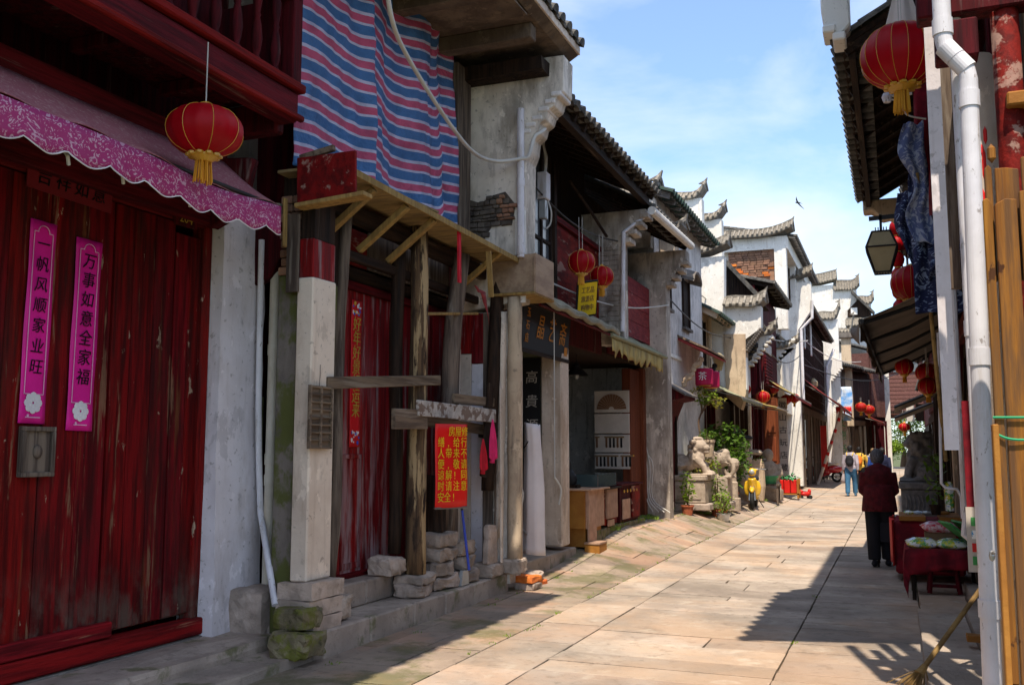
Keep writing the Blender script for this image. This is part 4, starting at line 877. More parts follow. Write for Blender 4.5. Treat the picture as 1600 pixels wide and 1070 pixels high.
# bare rubble patch: recess frame of stones proud of a dark bed
bed = [P(731, 312), P(752, 318), P(770, 306), P(790, 300), P(806, 320), P(800, 352), P(770, 352), P(758, 372), P(754, 386), P(731, 366)]
MB().prism(bed, 'y', WY - 0.012, WY + 0.01).build('mortar_bed', 'rubble', wing)
rr = random.Random(11); zz = bed[8][1] - 0.02
def inside(x, z, poly):
    c = False; n = len(poly)
    for i in range(n):
        (x1, z1), (x2, z2) = poly[i], poly[(i + 1) % n]
        if (z1 > z) != (z2 > z) and x < (x2 - x1) * (z - z1) / (z2 - z1) + x1: c = not c
    return c
z = min(q[1] for q in bed)
while z < max(q[1] for q in bed):
    h = rr.uniform(0.035, 0.07); x = min(q[0] for q in bed)
    while x < max(q[0] for q in bed):
        w = rr.uniform(0.06, 0.15)
        if inside(x + w / 2, z + h / 2, bed):
            right = x > P(775, 330)[0]
            MB().box((x + 0.004, WY - 0.012 - rr.uniform(0.012, 0.045), z + 0.004), (x + w - 0.004, WY, z + h - 0.004)).rough(0.012, 8, x).build('brick' if right else 'rubble_stone', 'brick' if right and rr.random() < .6 else 'rubble', wing, bev=0.008)
        x += w
    z += h
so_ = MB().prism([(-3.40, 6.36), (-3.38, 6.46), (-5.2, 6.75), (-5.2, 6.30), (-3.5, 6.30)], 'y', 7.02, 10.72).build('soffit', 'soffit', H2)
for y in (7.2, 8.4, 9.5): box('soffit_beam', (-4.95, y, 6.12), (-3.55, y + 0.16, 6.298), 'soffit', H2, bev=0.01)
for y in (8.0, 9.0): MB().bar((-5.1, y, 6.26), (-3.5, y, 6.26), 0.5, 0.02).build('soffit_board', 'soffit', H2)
MB().box((-4.95, 10.05, 5.98), (-3.62, 10.29, 6.14)).rough(0.03, 5).build('soffit_beam', 'dark_wood', H2)
MB().bar((-3.40, 7.0, 6.42), (-3.40, 10.74, 6.42), 0.05, 0.10).build('eave_strip', 'cream_pillar', H2, bev=0.006)
tiled_roof(H2, -3.40, 6.50, -8.2, 8.3, 7.05, 10.70, 0.24, 'roof_tile', False, rafters=0)
# pipe on wing wall, cable and junction box
a = onY(813, 170, WY - 0.08); b = onY(816, 395, WY - 0.08)
pipe('white drain pipe fixed to the stained wing wall', [(a.x, WY - 0.07, b.z - 0.05), (a.x, WY - 0.07, a.z)], 0.042, 'pvc', [(0, 0.05), (0, 0.5)])
MB().box((onY(806, 400, WY).x, WY - 0.02, 3.3), (onY(822, 400, WY).x, WY - 0.002, 4.4)).build('white_batten', 'lime_white', wing)
cab = [onY(600, -60, 6.6), onY(612, 30, 6.9), onY(640, 95, 7.6), onY(700, 190, 8.7), onY(740, 238, 9.5), onY(775, 252, 10.0), onY(815, 248, 10.2), onY(826, 244, 10.24), onY(835, 215, 10.3), onY(848, 205, 10.4), onY(858, 190, 10.8), onY(861, 170, 11.0)]
o = MB().tube(smooth_path(cab, 6), 0.022, 7).build('cable', 'cable_white', smooth=True); tag(o, 'thick white cable sagging across the striped tarpaulin to the wing wall', 'cable')
jb = thing('junction_box', 'white meter box hanging from tangled wires beside the upstairs window', 'meter box'); q = onX(851, 290, -4.25); jb.location = q
box('housing', (-0.08, -0.09, -0.20), (0.06, 0.07, 0.17), 'pvc', jb, bev=0.01); box('cover', (-0.06, -0.07, -0.46), (0.03, 0.05, -0.21), 'pale_pane', jb, bev=0.006)
w = MB()
for k in range(3): w.tube(smooth_path([(0.0, 0.02 * k, 0.17), (0.01 * k, 0.03, 0.4), (-0.02, 0.02 * k, 0.62), (0.04 * k, 0.05, 0.95)], 5), 0.012, 5)
w.tube(smooth_path([(0.03, 0.05, -0.2), (0.07, 0.07, -0.35), (0.05, 0.09, -0.5), (0.0, 0.06, -0.58)], 5), 0.012, 5)
w.build('wire', 'cable_white', jb)
# red notice -----------------------------------------------------------
sg = thing('notice_board', 'bright red notice with yellow characters about the repairs hung on the props', 'notice')
a, b_, c_ = onX(683, 660, -4.08), onX(731, 662, -4.08), onX(678, 797, -4.08)
sg.location = onX(705, 727, -4.06); w_, h_ = 0.215, 0.405; sg.rotation_euler = (0.0, 0.0, R(-21))
drape('sheet', lambda u, v: (0.01 * math.sin(u * 3.14) + 0.006 * math.sin(v * 6), (u * 2 - 1) * w_, (v * 2 - 1) * h_), 10, 10, 'sign_red', sg, 0.004)
MB().tube([(0.0, -w_, -h_), (0.0, w_, -h_ - 0.005)], 0.012, 6).build('bottom_rod', 'dull_metal', sg)
rows = ['　　房屋修', '缮，　给行', '人带来不', '便，敬请', '谅解！同', '时请注意', '安全！']
grid_ = [[(1.5, '房'), (2.35, '屋'), (3.2, '修')], [(0.1, '缮'), (1.05, ','), (2.1, '给'), (3.1, '行')], [(0.1, '人'), (1.1, '带'), (2.1, '来'), (3.1, '不')], [(0.1, '便'), (1.05, ','), (2.1, '敬'), (3.1, '请')], [(0.1, '谅'), (1.1, '解'), (1.9, '!'), (3.1, '同')], [(0.1, '时'), (1.1, '请'), (2.1, '注'), (3.1, '意')], [(0.1, '安'), (0.95, '全'), (1.75, '!')]]
for r_, row in enumerate(grid_):
    for cx, ch in row: text('lettering', ch, 0.105, 'sign_yellow', sg, (0.020, -0.165 + cx * 0.103, 0.325 - r_ * 0.106), 'X', sx=0.86, bold=0.001)
# cloths
for (px, py, h, mm, lb, w0) in ((770, 655, 0.42, 'pink_cloth', 'bright pink rag hanging from the right end of the white crossboard', 0.085), (755, 685, 0.32, 'red_cloth', 'smaller red rag hanging to the left of the pink one', 0.075)):
    q = onX(px, py, -4.12); o = drape('rag', lambda u, v: (0.02 * math.sin(u * 14) * v, (u - 0.5) * (0.03 + 2 * w0 * math.sin(min(1, v * 1.3) * 1.57)), -h * v - 0.06 * v * math.sin(u * 3.1)), 14, 12, mm, None); o.location = q; tag(o, lb, 'cloth')
# stone stacks by the props
def stack(desc, x0, x1, y0, y1, z0, hs, seed, mat='block_stone'):
    z = z0; rr = random.Random(seed); n = len(hs)
    for i, h in enumerate(hs):
        pos = 'lowest' if i == 0 else 'topmost' if i == n - 1 else ['second', 'third', 'fourth'][i - 1] + ' from the bottom'
        dx, dy = rr.uniform(-0.03, 0.03), rr.uniform(-0.03, 0.03); sh = rr.uniform(0.86, 1.05)
        block('rough stone %s %s' % (pos, desc), (x0 + dx, y0 + dy, z + 0.002), (x1 + dx, y0 + (y1 - y0) * sh + dy, z + h), mat, 0.03, seed * 9 + i, rz=rr.uniform(-0.12, 0.12)); z += h
stack('of the pair under the peeling post', -4.50, -4.2, 8.24, 8.62, 0.21, (0.12, 0.08), 41)
block('flat stone left of the peeling post on the upper step', (-4.66, 8.02, 0.43), (-4.40, 8.34, 0.60), 'block_stone', 0.03, 43)
stack('in the four high pile below the red notice', -4.5, -4.22, 8.74, 9.16, 0.215, (0.13, 0.14, 0.14, 0.15), 44)
stack('in the three high pile right of the blue broom', -4.50, -4.22, 9.30, 9.70, 0.215, (0.14, 0.14, 0.15), 46)
stack('of the two rubble stones at the wall behind the broom', -4.66, -4.42, 9.74, 10.0, 0.215, (0.17, 0.18), 48)
block('flat stone leaning upright against the corner post', (-4.24, 9.80, 0.36), (-4.16, 10.04, 0.78), 'block_stone', 0.02, 50)
block('pale sunlit kerb block at the foot of the corner post', (-4.38, 9.80, 0.215), (-4.12, 10.16, 0.36), 'block_stone', 0.015, 51)
block('square base stone under the flaked corner column', (-4.20, 10.18, 0.215), (-3.96, 10.46, 0.38), 'block_stone', 0.02, 52)
bp_ = thing('post_stump', 'dark rotten stump of a post standing on the four high stone pile', 'post'); 
MB().tube([(-4.40, 8.94, 0.78), (-4.41, 8.95, 1.05), (-4.40, 8.94, 1.35)], [0.13, 0.12, 0.10], 9).rough(0.03, 7).build('stump', 'dark_wood', bp_)
rr = random.Random(9)
for k, (x, y, z, mm, lb) in enumerate(((-4.02, 10.62, 0.0, 'block_stone', 'grey half brick lying by the kerb under the orange one'), (-4.03, 10.62, 0.085, 'orange_brick', 'bright orange broken brick on top of the grey one by the kerb'), (-4.1, 10.98, 0.0, 'orange_brick', 'orange brick under the pale slab by the shop step'), (-4.1, 10.98, 0.075, 'block_stone', 'thin pale slab lying on the orange brick by the shop step'))):
    block(lb, (x - 0.13, y - 0.15, z), (x + 0.13, y + 0.15, z + 0.08), mm, 0.02, 60 + k, 'brick', 'loose_brick', rz=rr.uniform(-.4, .4))
# blue broom with a dustpan
bl = thing('broom', 'blue handled plastic broom leaning on the stones below the red notice', 'broom'); a = onX(733, 890, -4.17); b_ = onX(722, 797, -4.24)
MB().tube([a, b_], 0.014, 8).build('handle', 'blue_broom', bl); MB().tube([b_, b_ + (b_ - a) * 0.12], 0.012, 6).build('grip', 'black_metal', bl)
MB().prism([(a.y - 0.15, 0.215), (a.y + 0.05, 0.215), (a.y + 0.03, 0.36), (a.y - 0.11, 0.37)], 'x', a.x - 0.06, a.x - 0.02).build('head', 'pale_pane', bl, bev=0.005)
# ================================================================== LEFT HOUSE 3: jade shop with open front
H3 = thing('jade_shop', 'open fronted stone shop with black sign, dark eaves and a weathered upstairs window', 'shop')
FX = -4.42
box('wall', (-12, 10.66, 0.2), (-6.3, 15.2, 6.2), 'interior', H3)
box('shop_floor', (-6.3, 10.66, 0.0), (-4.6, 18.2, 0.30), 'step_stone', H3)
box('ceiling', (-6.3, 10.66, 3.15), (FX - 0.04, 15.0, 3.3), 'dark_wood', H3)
box('fascia_board', (FX - 0.03, 10.66, 3.15), (FX + 0.03, 15.0, 3.70), 'maroon_wood', H3)
tiled_roof(H3, -3.52, 5.82, -8.0, 8.0, 10.68, 15.3, 0.215, 'roof_tile', True, 'dark_beam', 0.42)
MB().bar((-3.66, 10.7, 5.70), (-3.66, 15.2, 5.66), 0.10, 0.12).build('purlin', 'dark_beam', H3)
box('upper_back', (FX - 0.5, 10.66, 3.3), (FX - 0.3, 15.2, 6.6), 'dark_wood', H3)
# upstairs window
wz0, wz1 = onX(840, 400, FX).z - 0.25, 5.75
wf = MB().box((FX - 0.05, 11.0, wz0 - 0.06), (FX + 0.02, 12.62, wz0)).build('window', 'dark_wood', H3)
for i, y in enumerate((11.0, 11.40, 11.80, 12.2, 12.57)): box('frame', (FX - 0.04, y, wz0), (FX + 0.01, y + 0.05, wz1), 'dark_wood', wf)
for z in (wz0 + 0.50,): box('frame', (FX - 0.035, 11.0, z), (FX + 0.006, 12.62, z + 0.04), 'dark_wood', wf)
box('pane', (FX - 0.03, 11.05, wz0), (FX - 0.02, 12.57, wz1), 'pane_glass', wf)
plank_run(H3, 'window_board', FX, 11.0, 12.62, 3.72, wz0 - 0.32, 0.40, 'grey_wood', 0.03, 3)
plank_run_h(H3, 'window_board', FX + 0.03, 11.0, 12.62, wz0 - 0.31, wz0 - 0.07, 0.12, 'grey_wood', 0.05, 4)
box('post', (FX - 0.06, 12.64, 3.3), (FX + 0.05, 12.74, 5.7), 'dark_wood', H3)
plank_run(H3, 'red_panel', FX - 0.01, 12.76, 15.0, 3.72, 4.90, 0.56, 'red_board', 0.03, 6)
MB().bar((FX + 0.02, 12.76, 4.90), (FX + 0.02, 15.0, 4.88), 0.05, 0.08).build('rail', 'maroon_trim', H3)
MB().tube([(FX + 0.1, 13.2, 5.55), (FX + 0.2, 13.9, 5.25), (FX + 0.25, 14.6, 5.0)], 0.025, 6).build('loose_rod', 'dark_beam', H3)
# partition with vertical board
box('partition', (-6.3, 12.6, 0.3), (-4.52, 12.7, 3.14), 'olive_canvas', H3)
box('pillar', (-4.55, 12.52, 0.30), (-4.24, 12.84, 3.14), 'cream_pillar', H3, bev=0.02, rough=0.01)
MB().lathe((-4.36, 11.06, 0.25), [(0.10, 0), (0.10, 2.9)], 10).build('post', 'cream_pillar', H3)
vb = thing('sign_board', 'tall narrow black board with white brushed characters beside the shop pillar', 'sign'); vb.location = (-4.70, 12.58, 1.9)
box('panel', (-0.13, -0.02, -1.0), (0.13, 0.0, 0.98), 'black_metal', vb, bev=0.004)
for i, ch in enumerate('高贵源'): text('lettering', '高貴源'[i], 0.19, 'silver_text', vb, (0, -0.026, 0.70 - i * 0.335), 'Y', shear=0.08)
text('lettering', '头', 0.19, 'silver_text', vb, (0, -0.026, -0.31), 'Y')
sb3 = thing('sign_board', 'black hanging shop sign with three large gold characters', 'sign'); sb3.location = (-4.22, 11.88, 3.14); sb3.rotation_euler = (0, 0.10, 0)
box('panel', (-0.03, -0.92, -0.30), (0.0, 0.92, 0.30), 'black_metal', sb3, bev=0.01)
for a, b in (((-0.01, -0.94, 0.28), (0.02, 0.94, 0.33)), ((-0.01, -0.94, -0.33), (0.02, 0.94, -0.28))): box('frame', a, b, 'dark_beam', sb3)
for i, ch in enumerate('晶艺斋'): text('lettering', ch, 0.34, 'gold_text', sb3, (0.006, -0.28 + i * 0.44, 0.02), 'X', sx=0.85, shear=0.18, bold=0.006)
for i, ch in enumerate('玉石店'): text('lettering', ch, 0.13, 'gold_text', sb3, (0.006, -0.74, 0.17 - i * 0.16), 'X')
box('seal', (0.002, 0.74, -0.24), (0.006, 0.86, -0.12), 'gold_text', sb3)
# room behind
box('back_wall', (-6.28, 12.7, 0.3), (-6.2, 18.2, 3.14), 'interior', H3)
dr = MB().box((-6.2, 14.1, 0.3), (-6.17, 15.3, 2.5)).build('inner_door', 'dark_wood', H3)
box('door_frame', (-6.19, 14.0, 0.3), (-6.12, 14.1, 2.6), 'lime_beige', dr); box('door_frame', (-6.19, 15.3, 0.3), (-6.12, 15.4, 2.6), 'lime_beige', dr); box('door_frame', (-6.19, 14.1, 2.5), (-6.12, 15.3, 2.6), 'lime_beige', dr)
dl = MB().box((-4.86, 13.2, 0.32), (-4.82, 13.62, 2.5)).build('open_door', 'white_pillar', H3, bev=0.01); box('handle', (-4.82, 13.54, 1.3), (-4.78, 13.56, 1.5), 'black_metal', dl)
lamp = thing('pendant_lamp', 'dark conical metal lamp hanging inside the open shop front', 'lamp'); q = onX(901, 580, -4.75); lamp.location = q
MB().lathe((0, 0, -0.07), [(0.19, 0), (0.17, 0.03), (0.07, 0.13), (0.045, 0.2), (0, 0.22)], 18).build('shade', 'black_metal', lamp); MB().tube([(0, 0, 0.12), (0, 0, 0.45)], 0.006, 4).build('cord', 'black_metal', lamp)
MB().blob((0, 0, -0.07), (0.04, 0.04, 0.06), 8).build('bulb', 'pale_pane', lamp)
lantern('red lantern on the left of the pair under the dark eaves of the jade shop', (-4.08, 12.95, 4.27), 0.20, sq=0.82, cord=0.5, seed=2)
lantern('red lantern on the right of the pair under the dark eaves of the jade shop', (-4.02, 13.78, 4.20), 0.185, sq=0.82, cord=0.5, seed=3)
yb = thing('picture_frame', 'small yellow sign in a black frame tilted under the lantern pair', 'sign'); yb.location = (-4.12, 13.35, 3.80); yb.rotation_euler = (0.22, 0.25, -0.35)
box('frame', (-0.02, -0.24, -0.27), (0.0, 0.24, 0.27), 'black_metal', yb, bev=0.005); box('panel', (0.0, -0.21, -0.24), (0.006, 0.21, 0.24), 'sign_yellow', yb)
for i in range(3): text('lettering', '工艺品旅游店购物中心'[i * 3:i * 3 + 3], 0.10, 'fan_brown', yb, (0.009, -0.0, 0.13 - i * 0.13), 'X')
# canopy of the jade shop
cn = thing('awning', 'crumpled grey brown canvas awning folded over the black shop sign', 'awning')
drape('canvas', lambda u, v: (-3.98 - 0.45 * v, 11.0 + 3.45 * u, 3.47 - 0.02 * u + 0.24 * v + 0.05 * math.sin(u * 13 + v * 3) * (0.4 + v) + 0.05 * noise.noise(Vector((u * 8, v * 3, 1)))), 50, 8, 'grey_canvas', cn, 0.01)
drape('front_roll', lambda u, v: (-3.97 + 0.05 * math.cos(v * 6.28), 11.0 + 3.45 * u, 3.45 - 0.02 * u + 0.05 * math.sin(v * 6.28) + 0.02 * math.sin(u * 30)), 50, 8, 'grey_canvas', cn, 0.004)
MB().tube([(-4.0, 11.0, 3.38), (-4.0, 14.4, 3.35)], 0.02, 6).build('front_bar', 'maroon_trim', cn)
cn2 = thing('awning', 'faded yellow ragged valance hanging from an olive roller before the second bay', 'awning')
def rag(u, v): y = 14.15 + 3.5 * u; L = 0.20 + 0.10 * abs(math.sin(y * 9.5)) + 0.03 * math.sin(y * 31); return (-3.98 + 0.03 * math.sin(y * 16) * v, y, 3.34 - 0.01 * u - L * v)
drape('valance', rag, 130, 4, 'yellow_canvas', cn2, 0.004)
drape('canvas', lambda u, v: (-3.98 - 0.42 * v, 14.15 + 3.75 * u, 3.35 + 0.26 * v + 0.02 * math.sin(u * 20)), 40, 4, 'olive_canvas', cn2, 0.01)
MB().tube([(-3.97, 14.1, 3.35), (-3.97, 17.9, 3.34)], 0.035, 8).build('front_bar', 'olive_canvas', cn2)
# bay 2: wing, red boards, gutter
def wing_wall(label, y, th, xb, xf, z0, zc, xo, zt, mat='wing_plaster', capz=None, corb=4, name='wing_wall', parent=None, capw=0.55):
    """fire wall across the house line: plain to xf up to zc, then corbels out to xo, top zt"""
    w = parent if parent else thing(name, label, 'wall')
    o = MB().prism([(xb, z0), (xf, z0), (xf, zc), (xo, zc + (xo - xf) * 1.3), (xo, zt), (xb, zt)], 'y', y, y + th).build('plaster', mat, w, bev=0.01)
    for k in range(corb):
        t = (k + 0.5) / corb; x = xf + (xo - xf) * t; z = zc + (xo - xf) * 1.3 * t; MB().box((x - 0.05, y - 0.02, z - 0.05), (x + 0.09, y + th + 0.02, z + 0.03)).build('corbel_brick', mat, w, bev=0.01)
    if capz: cap(w, xb, xo + 0.1, y + th / 2, zt, capw, 0.24, 0.22)
    return w
WB = wing_wall('brick lined wing wall between the dark window bay and the red boarded bay', 15.0, 0.32, -4.9, -4.02, 3.3, 4.95, -3.62, 5.5, 'wing_plaster_far')
rr = random.Random(6); z = 3.34
while z < 4.9:
    x = -4.40 - rr.uniform(0, 0.12)
    while x < -4.06:
        w = min(rr.uniform(0.16, 0.22), -4.025 - x); MB().box((x + 0.005, 15.0 - rr.uniform(0.008, 0.02), z + 0.004), (x + w - 0.005, 15.0, z + 0.078)).build('brick', 'wing_plaster_far', WB, bev=0.004); x += w
    z += 0.084
H4 = thing('shop_bay', 'second bay of the stone shop with faded red boards and a white gutter above', 'house')
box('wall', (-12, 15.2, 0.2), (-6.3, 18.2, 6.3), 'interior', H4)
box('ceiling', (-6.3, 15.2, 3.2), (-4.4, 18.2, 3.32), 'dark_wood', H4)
box('fascia_board', (-4.45, 15.3, 3.2), (-4.36, 18.2, 3.60), 'maroon_wood', H4)
plank_run_h(H4, 'red_panel', -4.36, 15.32, 18.2, 3.62, 4.72, 0.28, 'pink_red_wood', 0.03, 6)
box('upper_back', (-4.9, 15.32, 4.72), (-4.8, 18.2, 6.0), 'dark_wood', H4)
tiled_roof(H4, -3.62, 5.60, -8.0, 7.9, 15.32, 18.5, 0.215, 'roof_tile', True, 'dark_beam', 0.42)
MB().tube([(-3.56, 15.15, 5.50), (-3.56, 18.45, 5.56)], 0.07, 10).build('gutter', 'lime_white', H4)
pipe('white downpipe running diagonally from the gutter to the brick lined wing wall', [(-3.60, 15.10, 5.44), (-3.98, 14.93, 5.12), (-4.02, 14.93, 3.5)], 0.035, 'pvc')
wing_wall('flaking wing wall with cables at its foot, right of the brown door', 18.2, 0.36, -4.8, -4.02, 0.3, 4.75, -3.62, 5.45, 'wing_plaster_far')
bd = thing('door', 'tall reddish brown wooden door at the right end of the open shop front', 'door'); box('door_leaf', (-4.66, 17.2, 0.35), (-4.50, 17.9, 3.1), 'brown_door', bd, bev=0.01); box('door_frame', (-4.68, 17.95, 0.3), (-4.44, 18.15, 3.15), 'brown_door', bd); MB().blob((-4.48, 17.3, 1.5), 0.02, 6).build('handle', 'gold', bd)
w = MB()
for k in range(4): w.tube(smooth_path([(-4.56 + 0.05 * k, 18.17, 2.1 - 0.2 * k), (-4.5 + 0.06 * k, 18.15, 1.3), (-4.45 + 0.04 * k, 18.12, 0.7), (-4.3 + 0.12 * k, 18.0 - 0.05 * k, 0.45)], 5), 0.010, 5)
tag(w.build('cable', 'cable_white'), 'loose pale cables hanging down the foot of the flaking wing wall', 'cable')
# shelves of wares in the dim room
shv = thing('shelf_unit', 'dim wooden shelves crowded with vases and stones inside the jade shop', 'shelf'); rr = random.Random(12)
for x in (-6.18,):
    for k in range(4): box('shelf', (x, 12.75, 0.7 + k * 0.5), (x + 0.32, 14.0, 0.73 + k * 0.5), 'dark_beam', shv)
    for y in (12.75, 13.98): box('side_panel', (x, y, 0.3), (x + 0.32, y + 0.03, 2.6), 'dark_beam', shv)
    for k in range(4):
        for j in range(6): r = rr.uniform(0.04, 0.08); MB().lathe((x + 0.16, 12.92 + j * 0.19, 0.732 + k * 0.5), [(0, 0), (r * .6, 0), (r, r * 1.2), (r * .4, r * 2.4), (r * .6, r * 3), (0, r * 3)], 10).build('vase', rr.choice(['carved_stone', 'pale_pane', 'fan_brown', 'brown_door', 'green_plastic', 'gold']), shv, smooth=True)
# display panel
dp = thing('trinket_display', 'cream display panel with a folding fan and rows of hanging trinkets', 'display'); dp.location = (-4.80, 17.0, 1.98)
for i, (z0, z1) in enumerate(((0.30, 0.70), (-0.08, 0.28), (-0.42, -0.10), (-0.72, -0.44))): box('board', (-0.33, 0, z0), (0.33, 0.03, z1), 'board_white', dp, bev=0.006)
f = MB()
for k in range(15):
    a = math.pi * (k + 0.5) / 15; f.add([(0.05 * math.cos(a - .09), -0.012, 0.36 + 0.05 * math.sin(a - .09)), (0.28 * math.cos(a - .095), -0.008, 0.36 + 0.28 * math.sin(a - .095)), (0.28 * math.cos(a + .095), -0.014, 0.36 + 0.28 * math.sin(a + .095)), (0.05 * math.cos(a + .09), -0.014, 0.36 + 0.05 * math.sin(a + .09))], [(0, 1, 2, 3)])
f.build('folding_fan', 'fan_brown', dp)
for r0, x0, n in ((-0.16, -0.12, 5), (-0.16, -0.30, 1), (-0.50, -0.30, 6), (-0.50, 0.18, 3)):
    for k in range(n): MB().box((x0 + k * 0.07, -0.012, r0 - 0.16), (x0 + k * 0.07 + 0.035, -0.002, r0)).blob((x0 + k * 0.07 + 0.018, -0.006, r0 - 0.15), (0.024, 0.008, 0.03), 6).build('trinket', 'black_metal' if k % 3 else 'fan_brown', dp)
    box('rail', (x0 - 0.02, -0.014, r0), (x0 + n * 0.07, -0.002, r0 + 0.03), 'wicker', dp)
# counters outside the shop
kerb_run('low stone step in front of the jade shop, sunlit', -4.75, -4.22, 11.0, 13.1, 0.0, 0.25, 2, 7)
kerb_run('mossy stone step under the shop counters', -4.9, -4.18, 13.6, 16.9, 0.1, 0.42, 4, 8, 'mossy_stone')
ct = thing('counter', 'yellow brown plywood counter with a stepped foot and pale sides outside the shop', 'counter')
box('front_panel', (-4.62, 13.28, 0.48), (-4.16, 13.32, 1.02), 'box_wood', ct, bev=0.004); box('body', (-4.60, 13.325, 0.48), (-4.14, 14.2, 1.01), 'box_side', ct, bev=0.004)
box('foot', (-4.56, 13.36, 0.22), (-4.18, 14.15, 0.475), 'box_wood', ct, bev=0.004); box('side_panel', (-4.138, 13.32, 0.22), (-4.11, 13.7, 1.02), 'box_side', ct, bev=0.004); box('counter_top', (-4.66, 13.24, 1.022), (-4.06, 14.25, 1.05), 'box_side', ct, bev=0.004)
t = thing('counter', 'second counter with pale pinkish plywood panels behind the yellow brown one', 'counter')
box('body', (-4.6, 14.4, 0.45), (-4.2, 15.1, 1.0), 'red_board', t); box('side_panel', (-4.19, 14.42, 0.55), (-4.15, 15.0, 1.0), 'box_side', t, bev=0.004); box('side_panel', (-4.185, 14.5, 0.43), (-4.165, 14.85, 0.53), 'box_side', t, bev=0.004); box('counter_top', (-4.62, 14.35, 1.0), (-4.12, 15.15, 1.03), 'dark_wood', t)
t = thing('counter', 'dark red lacquered counter furthest along the shop front', 'counter')
box('body', (-4.62, 15.3, 0.43), (-4.2, 16.6, 1.02), 'maroon_wood', t, bev=0.01); box('side_panel', (-4.19, 15.4, 0.48), (-4.17, 15.85, 0.8), 'box_side', t); box('side_panel', (-4.19, 16.0, 0.48), (-4.17, 16.5, 1.0), 'red_board', t)
for k in range(5): MB().blob((-4.175, 15.5 + k * 0.2, 0.93), (0.012, 0.03, 0.03), 8).build('boss', 'gold', t)
box('counter_top', (-4.64, 15.25, 1.02), (-4.15, 16.65, 1.05), 'maroon_wood', t)
bx = thing('crate', 'small yellow wooden box on the paving at the foot of the counter', 'box'); box('body', (-4.16, 13.25, 0.13), (-3.94, 13.62, 0.27), 'box_wood', bx, bev=0.004); box('lid', (-4.165, 13.24, 0.272), (-3.935, 13.63, 0.30), 'box_side', bx, bev=0.003)
gc = thing('glass_case', 'low glass case with trinkets on top of the counters', 'glass case'); 
for a, b in (((-4.5, 13.9, 1.055), (-4.15, 13.91, 1.24)), ((-4.15, 13.9, 1.055), (-4.145, 14.9, 1.24)), ((-4.5, 13.9, 1.235), (-4.15, 14.9, 1.24))): box('pane', a, b, 'glass_case', gc)
for y in (13.9, 14.9):
    for x in (-4.5, -4.15): MB().tube([(x, y, 1.055), (x, y, 1.25)], 0.008, 4).build('frame', 'silver', gc)
for k in range(5): MB().blob((-4.3, 14.0 + k * 0.18, 1.085), (0.05, 0.05, 0.03), 8).build('trinket', 'gold' if k == 0 else 'carved_stone', gc)
m = MB(); 
for k in range(9): t_ = k / 8; m.blob((0.02 * math.sin(k), 0, 0.08 + 0.32 * t_), (0.15 * (1 - t_) ** 0.6 + 0.015, 0.07, 0.08), 8)
sr = thing('ornamental_rock', 'black pointed ornamental stone standing on the plywood counter', 'ornament', None, (-4.50, 13.50, 1.05)); sculpted('rock', m, 0.018, 'black_metal', sr); box('stand', (-0.18, -0.09, 0.0), (0.18, 0.09, 0.05), 'dark_wood', sr)
MB().lathe((-4.20, 13.6, 1.05), [(0, 0), (0.03, 0), (0.034, 0.06), (0.02, 0.10), (0, 0.10)], 10)
# roll-up banner stand seen from behind
bn = thing('banner_stand', 'white roll up banner seen from behind on crossed metal rods', 'banner'); bn.location = (-4.28, 11.40, 0.25)
drape('sheet', lambda u, v: ((u - 0.5) * (0.22 + 0.11 * (1 - v)) + 0.03 + 0.012 * math.sin(v * 4), -0.10 * math.sin(u * 3.14) + 0.012 * math.sin(v * 9 + u * 3) + 0.008 * math.sin(u * 15), 0.08 + 1.62 * v - 0.03 * u), 14, 24, 'white_canvas', bn, 0.006)
for a, b in (((-0.62, -0.30, 1.0), (0.16, -0.01, 0.10)), ((-0.55, -0.55, 0.62), (-0.12, -0.02, 0.08)), ((-0.62, -0.45, 0.30), (0.13, -0.01, 1.70)), ((-0.45, -0.5, 0.05), (-0.3, -0.2, 0.8))): MB().tube([a, b], 0.008, 5).build('rod', 'black_metal' if b[2] > 1 else 'silver', bn)
MB().blob((-0.50, -0.40, 0.68), (0.035, 0.035, 0.06), 8).build('joint', 'black_metal', bn); MB().tube([(-0.20, -1.15, 1.52), (0.05, -1.2, 1.50)], 0.03, 6).build('tie', 'black_metal', bn)
for X_, px, lb in ((-4.18, 806, 'thin grey conduit at the left edge of the black shop sign'), (-4.1, 866, 'thin grey wire dropping from the awning in front of the shop pillar')):
    a = onX(px, 560, X_); o = MB().tube([(X_, a.y, 3.4), (X_, a.y, 1.25)], 0.008, 5).tube(smooth_path([(X_, a.y, 1.25), (X_ + 0.05, a.y + 0.1, 1.1), (X_ + 0.02, a.y + 0.1, 0.9)], 4), 0.012, 5).build('conduit', 'cable_white'); tag(o, lb, 'wire')

